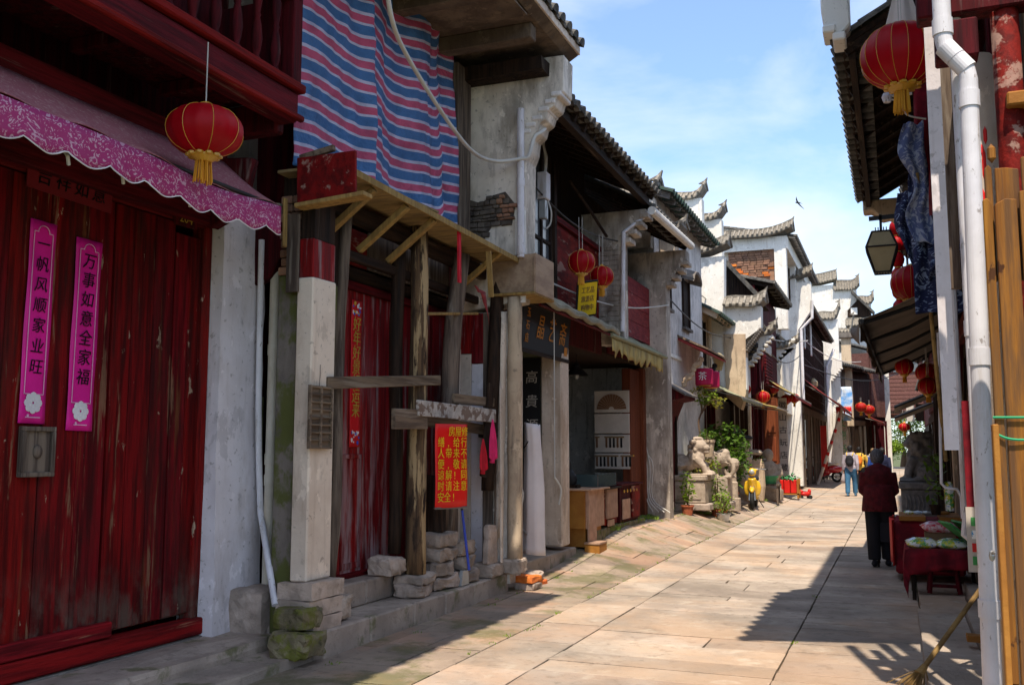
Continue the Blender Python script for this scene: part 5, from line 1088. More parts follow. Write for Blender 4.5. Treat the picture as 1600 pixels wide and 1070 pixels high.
# ================================================================== generic pieces for the houses further along
def lattice(parent, x, y0, y1, z0, z1, ny, nz, mat='lattice_wood', name='lattice_window', back='dark_wood'):
    w = MB().box((x - 0.04, y0, z0), (x - 0.02, y1, z1)).build(name, back, parent); m = MB()
    for i in range(ny + 1): y = y0 + (y1 - y0) * i / ny; m.box((x - 0.018, y - 0.02, z0), (x + 0.02, y + 0.02, z1))
    for i in range(nz + 1): z = z0 + (z1 - z0) * i / nz; m.box((x - 0.016, y0, z - 0.02), (x + 0.022, y1, z + 0.02))
    m.build('lattice_bar', mat, w); return w
def shopfront(parent, x, y0, y1, z0, z1, n, seed, mat='dark_wood', mode='mix'):
    """posts and folding door leaves, some open onto a dark room"""
    rr = random.Random(seed); w = (y1 - y0) / n
    for i in range(n):
        a = y0 + i * w; box('post', (x - 0.06, a, z0), (x + 0.04, a + 0.10, z1), mat, parent)
        if rr.random() < (0.55 if mode == 'mix' else 1.0 if mode == 'shut' else 0.0):
            lf = box('door_leaf', (x - 0.04, a + 0.10, z0), (x - 0.01, a + w, z1 - 0.3), mat, parent); box('door_rail', (x - 0.008, a + 0.14, z0 + 0.9), (x + 0.01, a + w - 0.04, z0 + 0.98), mat, lf)
    box('post', (x - 0.06, y1 - 0.10, z0), (x + 0.04, y1, z1), mat, parent); box('lintel', (x - 0.08, y0, z1 - 0.3), (x + 0.05, y1, z1), mat, parent)
def far_house(label, fx, y0, y1, z0, zf, ze, out, upper='board', umat='maroon_wood', lmat='dark_wood', n=4, seed=1, ridge=2.0, body='lime_white', name='shop_house', roofmat='roof_tile', jut=0.0, mode='mix', origin=None, rz=0.0):
    h = thing(name, label, 'house')
    if origin: h.location = origin; h.rotation_euler.z = rz
    box('wall', (fx - 7, y0, z0), (fx - 1.3, y1, ze + 0.1), body, h); box('ceiling', (fx - 1.3, y0, zf - 0.15), (fx - 0.05, y1, zf), 'dark_wood', h)
    shopfront(h, fx, y0 + 0.05, y1 - 0.05, z0, zf - 0.16, n, seed, lmat, mode)
    x = fx + jut
    if jut: box('jetty', (fx - 0.1, y0, zf - 0.14), (x + 0.06, y1, zf + 0.02), lmat, h)
    box('upper_wall', (fx - 1.2, y0, zf), (x - 0.06, y1, ze), umat if upper != 'plaster' else body, h)
    if upper == 'board': plank_run(h, 'upper_board', x, y0 + 0.1, y1 - 0.1, zf + 0.05, ze - 0.1, max(0.4, (y1 - y0) / 12), umat, 0.04, seed)
    elif upper == 'lattice':
        d = (ze - zf - 0.3) / 3
        for k in range(3): lattice(h, x, y0 + 0.15, y1 - 0.15, zf + 0.05 + k * (d + 0.08), zf + 0.05 + k * (d + 0.08) + d, int((y1 - y0) / 0.32), 3 if k != 1 else 2)
    tiled_roof(h, x + out, ze, x - 4, ze + ridge, y0, y1, 0.3, roofmat, False, 'dark_beam', 0.7)
    return h
# ================================================================== LEFT HOUSE 5: tall white house with hooded windows
H5 = thing('white_house', 'tall pale plastered house with two narrow hooded windows beside the stone lions', 'house')
F5 = -4.34
MB().box((-12, 18.6, 0.2), (F5, 23.7, 6.75)).build('wall', 'house_plaster', H5)
tiled_roof(H5, F5 + 0.36, 6.72, -9, 8.6, 18.6, 23.9, 0.24, 'green_tile', False, 'grey_brick', 0.5)
wing_wall('', 18.4, 0.35, -5.1, -4.36, 5.6, 6.3, -4.30, 6.62, 'wing_plaster', True, 2, parent=H5)
cap(H5, -4.75, -3.85, 19.3, 5.98, 0.7, 0.2, 0.15)
box('pier', (-4.34, 19.05, 5.45), (-4.02, 19.5, 5.97), 'lime_beige', H5, bev=0.02)
for (ya, yb2, z0, z1) in ((21.25, 22.0, 4.35, 5.45), (19.7, 20.0, 4.55, 5.5)):
    wd = MB().box((F5 - 0.02, ya, z0), (F5 + 0.012, yb2, z1)).build('window', 'dark_wood', H5); box('frame', (F5 + 0.012, ya, z0), (F5 + 0.05, ya + 0.07, z1), 'dark_wood', wd); box('frame', (F5 + 0.012, yb2 - 0.07, z0), (F5 + 0.05, yb2, z1), 'dark_wood', wd); box('sill', (F5 + 0.012, ya - 0.05, z0 - 0.06), (F5 + 0.09, yb2 + 0.05, z0), 'grey_brick', wd)
    m = MB(); N = 8
    for i in range(N):
        a0 = math.pi * i / N; a1 = math.pi * (i + 1) / N; c_ = (ya + yb2) / 2; r = (yb2 - ya) / 2 + 0.08; hh = 0.22
        pa, pb = (c_ - r * math.cos(a0), z1 + hh * math.sin(a0)), (c_ - r * math.cos(a1), z1 + hh * math.sin(a1))
        m.add([(F5, pa[0], pa[1]), (F5, pb[0], pb[1]), (F5 + 0.30, pb[0], pb[1] - 0.10), (F5 + 0.30, pa[0], pa[1] - 0.10), (F5, pa[0], pa[1] + 0.06), (F5, pb[0], pb[1] + 0.06), (F5 + 0.32, pb[0], pb[1] - 0.05), (F5 + 0.32, pa[0], pa[1] - 0.05)], [(0, 1, 2, 3), (4, 7, 6, 5), (3, 2, 6, 7)])
    m.build('hood', 'grey_brick', wd)
MB().box((F5 + 0.001, 18.7, 3.55), (F5 + 0.035, 21.0, 3.62)).build('string_course', 'lime_white', H5)
d5 = MB().box((F5 - 0.02, 19.35, 0.42), (F5 + 0.015, 20.15, 2.5)).build('door', 'maroon_wood', H5); box('frame', (F5 + 0.012, 19.27, 0.42), (F5 + 0.06, 19.35, 2.55), 'dark_wood', d5); box('frame', (F5 + 0.012, 20.15, 0.42), (F5 + 0.06, 20.23, 2.55), 'dark_wood', d5)
m = MB(); m.prism([(F5, 2.95), (F5 + 0.42, 2.70), (F5 + 0.42, 2.64), (F5 + 0.18, 2.60), (F5 + 0.05, 2.3), (F5, 2.1)], 'y', 19.2, 20.4); m.build('door_hood', 'maroon_wood', H5); MB().prism([(F5, 3.0), (F5 + 0.46, 2.73), (F5 + 0.46, 2.69), (F5, 2.955)], 'y', 19.1, 20.5).build('hood_roof', 'grey_brick', H5)
# red canopy with carved brackets and two pink lanterns
cp5 = thing('porch_canopy', 'small red roofed canopy on carved brackets over pink cylinder lanterns', 'canopy')
MB().prism([(F5, 4.05), (F5 + 0.62, 3.74), (F5 + 0.62, 3.69), (F5, 3.99)], 'y', 20.75, 23.3).build('roof', 'red_canvas', cp5); MB().prism([(F5, 4.11), (F5 + 0.66, 3.79), (F5 + 0.66, 3.75), (F5, 4.06)], 'y', 20.7, 23.35).build('roof_cover', 'grey_board', cp5)
for y in (21.1, 22.8):
    m = MB(); 
    for k in range(12): a = k * 0.55; m.blob((F5 + 0.05 + 0.035 * k, y, 3.05 + 0.05 * k + 0.05 * math.sin(a * 2)), (0.07, 0.06, 0.07), 7)
    m.build('bracket', 'lime_beige' if y < 22 else 'black_metal', cp5)
for i, y in enumerate((21.5, 22.35)):
    t = thing('cylinder_lantern', ('nearer' if i == 0 else 'further') + ' of the two pink cylinder lanterns under the small red canopy', 'lantern', 'pink cylinder lanterns', (F5 + 0.42, y, 3.22)); MB().lathe((0, 0, -0.19), [(0, 0), (0.17, 0), (0.20, 0.03), (0.20, 0.35), (0.17, 0.38), (0, 0.38)], 18).build('shade', 'lantern_pink', t, smooth=False); MB().tube([(0, 0, 0.19), (0, 0, 0.5)], 0.006, 4).build('cord', 'black_metal', t)
    text('lettering', '茶', 0.2, 'pale_print', t, (0.0, -0.205, 0), 'Y'); MB().lathe((0, 0, -0.21), [(0.12, 0), (0.15, 0.02)], 16).build('rim', 'gold', t)
# green eaved house
H6 = thing('green_eaved_house', 'narrow beige house with green tiled eaves squeezed before the tall white gable', 'house')
box('wall', (-12, 23.72, 0.2), (-5.3, 26.4, 5.4), 'lime_beige', H6); box('upper_wall', (-5.3, 23.72, 3.2), (-4.62, 26.0, 5.25), 'lime_beige', H6); tiled_roof(H6, -3.95, 4.95, -8, 7.2, 23.75, 25.95, 0.22, 'green_tile', False, 'lime_beige', 0.5)
wd = MB().box((-4.61, 24.2, 3.75), (-4.59, 25.3, 4.95)).build('window', 'pane_glass', H6)
for y in (24.2, 24.57, 24.93, 25.26): box('frame', (-4.588, y, 3.75), (-4.54, y + 0.05, 4.95), 'dark_wood', wd)
box('sill', (-4.61, 24.1, 3.66), (-4.45, 25.4, 3.74), 'lime_beige', wd)
for y in (23.78, 25.7): MB().lathe((-4.52, y, 3.2), [(0.06, 0), (0.06, 1.9)], 10).build('column', 'lime_beige', H6)
shopfront(H6, -4.5, 23.75, 26.0, 0.35, 3.2, 3, 4, 'maroon_wood', 'open')
lk = thing('street_lamp', 'cream wall lamp with square glass in front of the green eaved house', 'lamp'); q = onX(1123, 565, -3.9); lk.location = q
MB().lathe((0, 0, -0.22), [(0.07, 0), (0.15, 0.30), (0.17, 0.31), (0.05, 0.42), (0, 0.44)], 6).build('shade', 'lamp_glass', lk); MB().tube([(0, 0, -0.22), (0, 0, -0.3), (-0.7, 0, -0.3)], 0.02, 5).build('bracket', 'black_metal', lk)
# big white gable at Y=26
GA = thing('gable_wall', 'brilliant white stepped gable wall with tiled copings and a beige lower pier', 'wall')
YG = 26.0
def Q(px, py, Y): q = onY(px, py, Y); return (q.x, q.z)
A = Q(1131, 400, YG); Bp = Q(1131, 478, YG); C = Q(1189, 478, YG); D = Q(1189, 512, YG); E = Q(1165, 545, YG); Ff = Q(1160, 625, YG)
MB().prism([(-9, 3.2), (Bp[0] + 0.02, 3.2), (E[0], 3.2), (E[0], Q(1165, 530, YG)[1]), (D[0], D[1]), (C[0], C[1]), (Bp[0], Bp[1]), (A[0], A[1]), (-9, A[1])], 'y', YG, YG + 0.4).build('plaster', 'lime_white', GA)
MB().prism([(Q(1135, 600, YG)[0], Q(1135, 620, YG)[1]), (Q(1158, 630, YG)[0], Q(1158, 640, YG)[1]), (Q(1166, 622, YG)[0], Q(1166, 615, YG)[1]), (Q(1165, 520, YG)[0], Q(1165, 522, YG)[1]), (Q(1130, 520, YG)[0], Q(1130, 522, YG)[1])], 'y', YG - 0.04, YG + 0.44).build('pier', 'lime_beige', GA)
cap(GA, -9, A[0] + 0.12, YG + 0.2, A[1], 0.75, 0.34, 0.30); cap(GA, Bp[0] + 0.03, C[0] + 0.10, YG + 0.2, C[1], 0.75, 0.34, 0.12)
for k in range(11):
    x0_, z0_ = Q(1189, 514, YG); x1_, z1_ = Q(1166, 545, YG); t = k / 10; MB().box((x0_ + (x1_ - x0_) * t - 0.06, YG - 0.03, z0_ + (z1_ - z0_) * t - 0.05), (x0_ + (x1_ - x0_) * t + 0.04, YG + 0.43, z0_ + (z1_ - z0_) * t + 0.03)).build('corbel_brick', 'grey_brick', GA)
h6 = far_house('dark carved house directly behind the white stepped gable with small panelled windows', -4.1, 26.45, 29.3, 0.3, 3.3, 5.2, 0.55, 'lattice', 'lattice_wood', 'dark_wood', 3, 5)
ex = MB(); rr = random.Random(4)
for k in range(26): ex.blob((-4.0 + rr.uniform(0, 0.5), 26.9 + rr.uniform(0, 0.5), 4.1 + rr.uniform(0, 0.9)), (0.10, 0.10, 0.12), 6)
ex.build('carved_bracket', 'black_metal', h6)
box('window', (-4.05, 26.8, 3.4), (-4.0, 28.9, 3.95), 'grey_board', h6)
wing_wall('small white sawtooth wing wall between the carved house and the shuttered house', 29.3, 0.3, -4.6, -4.0, 0.3, 4.1, -3.3, 5.0, 'lime_white', True, 8)
h7 = far_house('house with tall purple red shutters jutting over the round lanterns', -4.0, 29.6, 34.6, 0.25, 3.4, 6.6, 0.5, 'board', 'maroon_wood', 'maroon_wood', 5, 6, jut=0.25, ridge=1.2)
sh = MB().box((-3.74, 30.2, 3.6), (-3.66, 32.2, 5.4)).build('shutter', 'maroon_wood', h7)
for k in range(9): box('slat', (-3.66, 30.3, 3.65 + k * 0.1), (-3.62, 32.1, 3.72 + k * 0.1), 'maroon_trim', sh)
box('name_board', (-3.655, 30.5, 4.62), (-3.62, 31.9, 4.92), 'board_white', sh)
wing_wall('white wing wall with little tiled roof beside the purple shutters', 34.6, 0.4, -4.7, -4.0, 0.25, 4.4, -3.15, 5.15, 'lime_white', True, 8)
h7b = far_house('plain pale house recessed between the shutters and the lattice fronted house', -4.2, 35.0, 39.6, 0.2, 3.3, 5.6, 0.45, 'plaster', 'lime_white', 'dark_wood', 4, 7)
GB = thing('gable_wall', 'broad white gable with drain pipe at the near end of the lattice fronted house', 'wall')
YB = 39.7
MB().prism([(-9, 0.2), (Q(1250, 600, YB)[0], 0.2), (Q(1250, 600, YB)[0], Q(1250, 515, YB)[1]), (Q(1269, 480, YB)[0], Q(1269, 482, YB)[1]), (Q(1266, 430, YB)[0], Q(1266, 440, YB)[1]), (-9, Q(1266, 440, YB)[1])], 'y', YB, YB + 0.4).build('plaster', 'lime_white', GB)
cap(GB, -9, Q(1268, 440, YB)[0], YB + 0.2, Q(1266, 440, YB)[1], 0.8, 0.36, 0.35)
pipe('pale bent gutter pipe on the corner of the broad white gable', [(Q(1269, 470, YB)[0], YB - 0.08, Q(1269, 470, YB)[1]), (Q(1269, 497, YB)[0], YB - 0.08, Q(1269, 497, YB)[1]), (Q(1252, 515, YB)[0], YB - 0.08, Q(1252, 515, YB)[1]), (Q(1252, 515, YB)[0], YB - 0.08, 3.5)], 0.06, 'pvc')
h8 = far_house('long house with a dark brown lattice front above the pink red awning', -3.55, 40.1, 56.0, 0.1, 3.6, 7.6, 0.5, 'lattice', 'lattice_wood', 'grey_wood', 9, 8, ridge=1.6)
pipe('pale green stained drain pipe at the far end of the lattice house', [(-3.4, 55.9, 0.1), (-3.4, 55.9, 6.2), (-3.0, 56.2, 7.2)], 0.07, 'pvc'); pipe('white drain pipe beyond the green stained one', [(-3.1, 57.4, 0.1), (-3.1, 57.4, 5.6)], 0.09, 'pvc')
# ------------------------------------------------ behind: square house with orange brick infill, white tops, big stepped gable
SQ = thing('square_house', 'tall white square house with orange brick infill and dark side windows rising behind the gable', 'house')
YS = 36.0
x0, x1 = Q(1132, 365, YS)[0], Q(1227, 365, YS)[0]; zt = Q(1180, 372, YS)[1]; z1 = Q(1180, 391, YS)[1]
MB().box((x0 - 1.2, YS + 0.3, 3), (x1 - 0.3, YS + 11, z1)).build('wall', 'lime_white', SQ)
MB().box((x0 - 1.2, YS, z1), (x1 + 0.05, YS + 11.2, zt)).build('top_beam', 'lime_white', SQ); MB().box((x1 - 0.42, YS, 6), (x1, YS + 0.42, z1)).build('corner_post', 'lime_white', SQ)
cap(SQ, x0 - 1.2, x1 + 0.25, YS + 0.2, zt, 1.0, 0.4, 0.25)
tiled_roof(SQ, x1 + 0.3, zt + 0.05, x0 - 3, zt + 1.2, YS + 0.6, YS + 11.3, 0.3, 'roof_tile', False, 'lime_white', 0)
inf = MB().box((x0 + 0.1, YS + 0.15, 7.6), (x1 - 0.42, YS + 0.29, z1)).build('brick_infill', 'brick', SQ); rr = random.Random(2); bz = 8.0; nb = 0
while bz < z1 - 0.02:
    bx_ = x0 + 0.1 + rr.uniform(0, 0.1)
    while bx_ < x1 - 0.66 and nb < 230:
        MB().box((bx_, YS + 0.12 - rr.uniform(0, 0.05), bz), (bx_ + 0.22, YS + 0.15, bz + 0.075)).build('brick', 'orange_brick' if bz < z1 - 0.75 + 0.3 * math.sin(bx_ * 3) else 'brick', inf); bx_ += 0.24; nb += 1
    bz += 0.09
for k in range(3):
    ya = YS + 0.7 + k * 3.5; wd = MB().box((x1 - 0.3, ya, 7.5), (x1 - 0.26, ya + 2.9, z1 - 0.12)).build('window', 'lattice_wood', SQ)
    for q_ in range(4): box('frame', (x1 - 0.258, ya + q_ * 0.95, 7.5), (x1 - 0.22, ya + q_ * 0.95 + 0.07, z1 - 0.12), 'lattice_wood', wd)
    box('post', (x1 - 0.3, ya + 2.9, 6), (x1 - 0.02, ya + 3.45, z1), 'lime_white', SQ)
for i, (px0, px1, py, Y_) in enumerate(((1066, 1096, 312, 31.0), (1094, 1127, 345, 32.5))):
    a, b = Q(px0, py, Y_), Q(px1, py, Y_); t = thing('gable_top', ('nearer and higher' if i == 0 else 'further and lower') + ' of two white gable tops with swept tile tips beyond the tall house', 'gable'); MB().box((a[0] - 0.6, Y_, 4), (b[0], Y_ + 0.45, a[1])).build('plaster', 'lime_white', t); cap(t, a[0] - 0.6, b[0] + 0.1, Y_ + 0.22, a[1], 0.7, 0.30, 0.32)
lowgab = thing('gable_wall', 'low dark gabled roof wedge tucked between the stepped gable and orange brick house', 'house')
MB().prism([Q(1133, 410, 28.5), Q(1186, 468, 28.5), Q(1133, 470, 28.5)], 'y', 28.5, 31).build('gable', 'dark_wood', lowgab); a, b = Q(1130, 405, 28.4), Q(1190, 468, 28.4); MB().bar((a[0], 28.3, a[1]), (b[0], 28.3, b[1]), 0.4, 0.12).build('verge', 'roof_tile', lowgab)
BG = thing('gable_wall', 'great white stepped gable with four tiled tiers closing the view down the lane', 'wall')
YW = 66.5
st = [(1225, 1305, 445), (1305, 1340, 455), (1340, 1362, 478), (1362, 1385, 540)]
pts = [(-12, 2)]; poly = []
xs_ = [Q(p[0], 500, YW)[0] for p in st] + [Q(1385, 500, YW)[0]]; zs_ = [Q(1300, p[2], YW)[1] for p in st]
poly = [(-12, 0), (xs_[-1], 0)]
for i in range(3, -1, -1): poly += [(xs_[i + 1], zs_[i]), (xs_[i] if i else -12, zs_[i])]
MB().prism(poly, 'y', YW, YW + 0.5).build('plaster', 'lime_white', BG)
for i in range(4): cap(BG, (xs_[i] if i else -12), xs_[i + 1] + 0.15, YW + 0.25, zs_[i], 1.0, 0.75 if i < 2 else 0.6, 0.3)
a, b = Q(1325, 496, YW), Q(1361, 496, YW)
lw = thing('roof_dormer', 'little tiled gable dormer with a white window set in the great white gable', 'dormer'); MB().prism([(a[0], a[1]), (b[0], b[1]), (b[0], b[1] + 0.2), ((a[0] + b[0]) / 2, b[1] + 1.2), (a[0], a[1] + 0.4)], 'y', YW - 0.5, YW - 0.05).build('gable', 'dark_wood', lw)
box('window', ((a[0] + b[0]) / 2 - 0.5, YW - 0.56, a[1] + 0.1), ((a[0] + b[0]) / 2 - 0.1, YW - 0.5, a[1] + 0.55), 'lime_white', lw); cap(lw, a[0] - 0.1, b[0] + 0.1, YW - 0.5, a[1] - 0.7, 1.1, 0.6, 0.1)
MB().bar(((a[0] + b[0]) / 2 - 0.4, YW - 0.5, a[1] + 1.6), (b[0] + 0.2, YW - 0.5, b[1] + 0.2), 1.0, 0.14).build('verge', 'roof_tile', lw)
YSM = 56.7
sm = thing('gable_top', 'small white gable with a swept tile tip in front of the great gable', 'gable'); a, b = Q(1279, 500, YSM), Q(1309, 500, YSM); MB().box((a[0], YSM, 0), (b[0], YSM + 0.4, a[1])).build('plaster', 'lime_white', sm); cap(sm, a[0], b[0] + 0.1, YSM + 0.2, a[1], 0.9, 0.5, 0.6)
ch = thing('brick_pier', 'slim grey brick pier with moulded cap and a swept tip before the great gable', 'pier'); a, b = Q(1315, 540, 60), Q(1330, 540, 60); MB().box((a[0], 59.4, 3), (b[0], 60, a[1] + 0.4)).build('shaft', 'lime_beige', ch); MB().box((a[0] - 0.15, 59.2, a[1] + 0.4), (b[0] + 0.15, 60.1, a[1] + 0.7)).build('moulding', 'grey_brick', ch); cap(ch, a[0] - 0.2, b[0] + 0.2, 59.7, a[1] + 0.7, 0.9, 0.3, 0.9)
wing_wall('narrow white wing wall at the far end of the lattice house', 56.0, 0.5, -4.4, -3.2, 0, 5.4, -2.6, 6.6, 'lime_white', False, 6)
# ------------------------------------------------ the lane bends to the right
def frame(p, q):
    d = (Vector(q) - Vector(p)); return (p[0], p[1], 0), math.atan2(-d.x, d.y), d.length
for i, (p, q, lb, zf, ze, up, um, lm) in enumerate((((-3.3, 57.3), (-2.35, 60.2), 'narrow brown house with rolled gutter at the start of the bend', 3.4, 6.4, 'board', 'grey_wood', 'grey_wood'), ((-2.3, 60.4), (-1.35, 63.1), 'dark boarded house with deep grey eaves half way round the bend', 3.5, 6.3, 'board', 'lattice_wood', 'dark_wood'), ((-1.3, 63.3), (-0.5, 65.8), 'last purple red boarded house before the end of the lane', 3.6, 7.6, 'board', 'brown_board', 'maroon_wood'))):
    o_, rz_, L = frame(p, q); far_house(lb, 0.0, 0.0, L, 0.0, zf, ze, 0.7, up, um, lm, 4, 20 + i, origin=o_, rz=rz_, ridge=1.5)
EH = thing('end_house', 'brown timber house spanning the far end of the lane over an opening', 'house')
box('upper_wall', (-1.2, 88, 4.4), (9, 92, 10.2), 'brown_board', EH); box('wall', (-1.4, 87.9, 0), (-0.3, 92, 4.4), 'lime_beige', EH); box('wall', (3.4, 88, 0), (9, 92, 4.4), 'grey_render', EH)
for k in range(9): box('upper_board', (-1.2, 87.9, 4.9 + k * 0.34), (9, 87.99, 5.2 + k * 0.34), 'brown_board', EH, bev=0.02)
for k in range(4): w_ = box('window', (-0.6 + k * 1.5, 87.85, 8.2), (0.5 + k * 1.5, 87.92, 9.5), 'pane_glass', EH); box('frame', (-0.05 + k * 1.5, 87.8, 8.2), (0.02 + k * 1.5, 87.85, 9.5), 'maroon_wood', w_)
MB().bar((-1.4, 87.5, 4.75), (9, 87.5, 4.75), 0.8, 0.16).build('jetty', 'dark_wood', EH); tiled_roof(EH, -1.6, 10.2, 9, 10.6, 87.3, 92, 0.4, 'roof_tile', False, 'dark_beam', 0)
hs = thing('hanging_sign', 'white and black sign boards hanging under the far timber house', 'sign'); box('panel', (0.9, 84.0, 3.9), (1.5, 84.06, 5.3), 'board_white', hs); box('panel', (1.6, 84.0, 3.9), (2.5, 84.06, 5.3), 'dark_wood', hs); text('lettering', '古街', 0.5, 'ink', hs, (1.2, 83.98, 4.6), 'Y', sx=0.5)
# ================================================================== foliage helpers
def leaves(parent, name, c, r, n, size, mat, seed=1, droop=0.3):
    rr = random.Random(seed); m = MB()
    for _ in range(n):
        while True:
            p = Vector((rr.uniform(-1, 1), rr.uniform(-1, 1), rr.uniform(-1, 1)))
            if p.length < 1 and (p.length > 0.35 or rr.random() < 0.4): break
        if noise.noise(p * 2.6 + Vector((seed, 0, 0))) < -0.12: continue
        q = Vector((c[0] + p.x * r[0], c[1] + p.y * r[1], c[2] + p.z * r[2])); d = Vector((rr.gauss(0, 1), rr.gauss(0, 1), rr.gauss(-droop, 0.6))).normalized(); s = size * rr.uniform(0.6, 1.2)
        side = d.cross(Vector((rr.gauss(0, .4), rr.gauss(0, .4), 1))).normalized() * s * 0.28
        m.add([q, q + d * s * 0.5 + side, q + d * s, q + d * s * 0.5 - side], [(0, 1, 2, 3)])
    return m.build(name, mat, parent)
def stems(parent, pts_list, r, mat='bark', name='stem'):
    m = MB()
    for p in pts_list: m.tube(smooth_path(p, 4), r, 5)
    return m.build(name, mat, parent)
def pot(parent, c, r, h, mat='terracotta'):
    MB().lathe(c, [(0, 0), (r * 0.72, 0), (r * 0.95, h * 0.85), (r * 1.06, h * 0.85), (r * 1.06, h), (r * 0.9, h), (r * 0.85, h * 0.8), (0, h * 0.8)], 16).build('pot', mat, parent)
# ------------------------------------------------ plinths and statues
pd = thing('stone_plinth', 'carved stone plinth with tiers carrying the crouching lion', 'plinth', None, (-4.12, 20.6, 0.36))
box('base_tier', (-0.50, -0.55, 0.0), (0.52, 0.55, 0.14), 'block_stone', pd, bev=0.02); box('body', (-0.46, -0.50, 0.145), (0.42, 0.48, 0.60), 'carved_stone', pd, bev=0.015); box('top_tier', (-0.49, -0.53, 0.605), (0.45, 0.52, 0.72), 'carved_stone', pd, bev=0.02)
box('panel', (-0.38, -0.515, 0.22), (0.34, -0.50, 0.54), 'carved_stone', pd, bev=0.01)
ln = thing('stone_lion', 'weathered stone lion crouching on its plinth and looking down the lane', 'statue', None, (-4.14, 20.45, 1.08))
m = MB()
m.blob((-0.22, 0, 0.20), (0.26, 0.17, 0.18), 14).blob((-0.02, 0, 0.24), (0.26, 0.16, 0.17), 14).blob((0.20, 0, 0.36), (0.20, 0.18, 0.22), 14)
m.blob((0.27, 0, 0.60), (0.17, 0.16, 0.16), 14).blob((0.40, 0, 0.56), (0.11, 0.11, 0.08), 10).blob((0.41, 0, 0.48), (0.09, 0.09, 0.04), 8).blob((0.24, 0, 0.76), (0.13, 0.12, 0.05), 8)
for s in (-1, 1):
    m.tube([(0.22, s * 0.12, 0.35), (0.38, s * 0.13, 0.18), (0.42, s * 0.13, 0.06)], [0.09, 0.07, 0.06], 8).blob((0.48, s * 0.13, 0.05), (0.10, 0.065, 0.05), 8)
    m.tube([(-0.28, s * 0.13, 0.22), (-0.05, s * 0.17, 0.16), (-0.20, s * 0.17, 0.06)], [0.13, 0.10, 0.06], 8).blob((-0.10, s * 0.17, 0.045), (0.14, 0.06, 0.045), 8)
    m.blob((0.20, s * 0.15, 0.70), (0.05, 0.035, 0.06), 6)
rr = random.Random(8)
for _ in range(34): a = rr.uniform(0, 6.28); b = rr.uniform(-1, 1.2); m.blob((0.16 + 0.12 * math.cos(a) * 0.8, 0.17 * math.sin(a), 0.50 + 0.18 * b), 0.048, 6)
m.tube([(-0.42, 0, 0.15), (-0.52, 0.02, 0.28), (-0.42, 0.05, 0.40), (-0.20, 0.08, 0.42), (-0.05, 0.10, 0.40)], [0.045, 0.05, 0.05, 0.045, 0.03], 8)
m.box((-0.5, -0.22, -0.0), (0.58, 0.22, 0.03)); sculpted('body', m, 0.015, 'carved_stone', ln, 1)
pe = thing('stone_plinth', 'narrow stone plinth behind the lion carrying the elephant', 'plinth', None, (-3.85, 22.0, 0.30)); box('base_tier', (-0.42, -0.4, 0), (0.42, 0.4, 0.16), 'block_stone', pe, bev=0.02); box('body', (-0.36, -0.35, 0.165), (0.36, 0.35, 0.70), 'carved_stone', pe, bev=0.015)
el = thing('stone_elephant', 'stone elephant with curled trunk standing behind the lion', 'statue', None, (-3.88, 22.0, 1.0)); el.rotation_euler.z = -0.35
m = MB().blob((-0.10, 0, 0.36), (0.36, 0.22, 0.24), 14).blob((0.26, 0, 0.42), (0.20, 0.17, 0.20), 14).blob((0.33, 0, 0.52), (0.12, 0.12, 0.12), 10)
for s in (-1, 1):
    m.blob((0.20, s * 0.18, 0.40), (0.13, 0.035, 0.16), 10); m.tube([(0.14, s * 0.12, 0.3), (0.15, s * 0.12, 0.0)], [0.085, 0.075], 8); m.tube([(-0.30, s * 0.12, 0.3), (-0.30, s * 0.12, 0.0)], [0.09, 0.08], 8)
    m.tube([(0.38, s * 0.08, 0.33), (0.46, s * 0.09, 0.30), (0.52, s * 0.09, 0.34)], [0.025, 0.02, 0.01], 6)
m.tube(smooth_path([(0.40, 0, 0.44), (0.52, 0, 0.30), (0.53, 0, 0.12), (0.44, 0, 0.04), (0.36, 0, 0.10), (0.36, 0, 0.18)], 4), 0.05, 8); m.tube([(-0.44, 0, 0.42), (-0.48, 0, 0.15)], [0.03, 0.015], 6).box((-0.4, -0.2, -0.02), (0.5, 0.2, 0.03))
sculpted('body', m, 0.016, 'carved_stone', el, 1)
nw = thing('newel_post', 'small carved stone post with a knob right of the elephant', 'post', None, (-3.55, 22.9, 0.2)); box('base', (-0.14, -0.14, 0), (0.14, 0.14, 0.3), 'carved_stone', nw, bev=0.015); MB().lathe((0, 0, 0.3), [(0.10, 0), (0.10, 0.35), (0.07, 0.38), (0.07, 0.6), (0.10, 0.64), (0.14, 0.74), (0.15, 0.82), (0.10, 0.90), (0, 0.92)], 12).build('shaft', 'carved_stone', nw)
# ------------------------------------------------ plants by the lions
def pot_plant(label, c, pr, ph, lr, lh, n, size, mat, seed, name='potted_plant', pmat='terracotta', cat='potted plant', group=None):
    t = thing(name, label, cat, group, c); pot(t, (0, 0, 0), pr, ph, pmat); leaves(t, 'foliage', (0, 0, ph + lh * 0.55), (lr, lr, lh * 0.55), n, size, mat, seed)
    stems(t, [[(0, 0, ph * 0.8), (0.3 * lr * math.cos(k), 0.3 * lr * math.sin(k), ph + lh * 0.6)] for k in range(4)], 0.008); return t
pot_plant('leafy green plant in a small terracotta pot right in front of the lion plinth', (-3.98, 19.65, gz(-3.98, 19.65)), 0.13, 0.20, 0.17, 0.62, 260, 0.10, 'leaf_bright', 1)
pot_plant('small plant in a round silver bowl beside the lion plinth', (-3.42, 20.6, gz(-3.42, 20.6)), 0.15, 0.16, 0.24, 0.42, 220, 0.09, 'leaf_bright', 2, pmat='silver')
pot_plant('plant in a low terracotta pot between the elephant and the post', (-3.62, 21.4, gz(-3.6, 21.4)), 0.17, 0.14, 0.2, 0.5, 160, 0.09, 'leaf', 3)
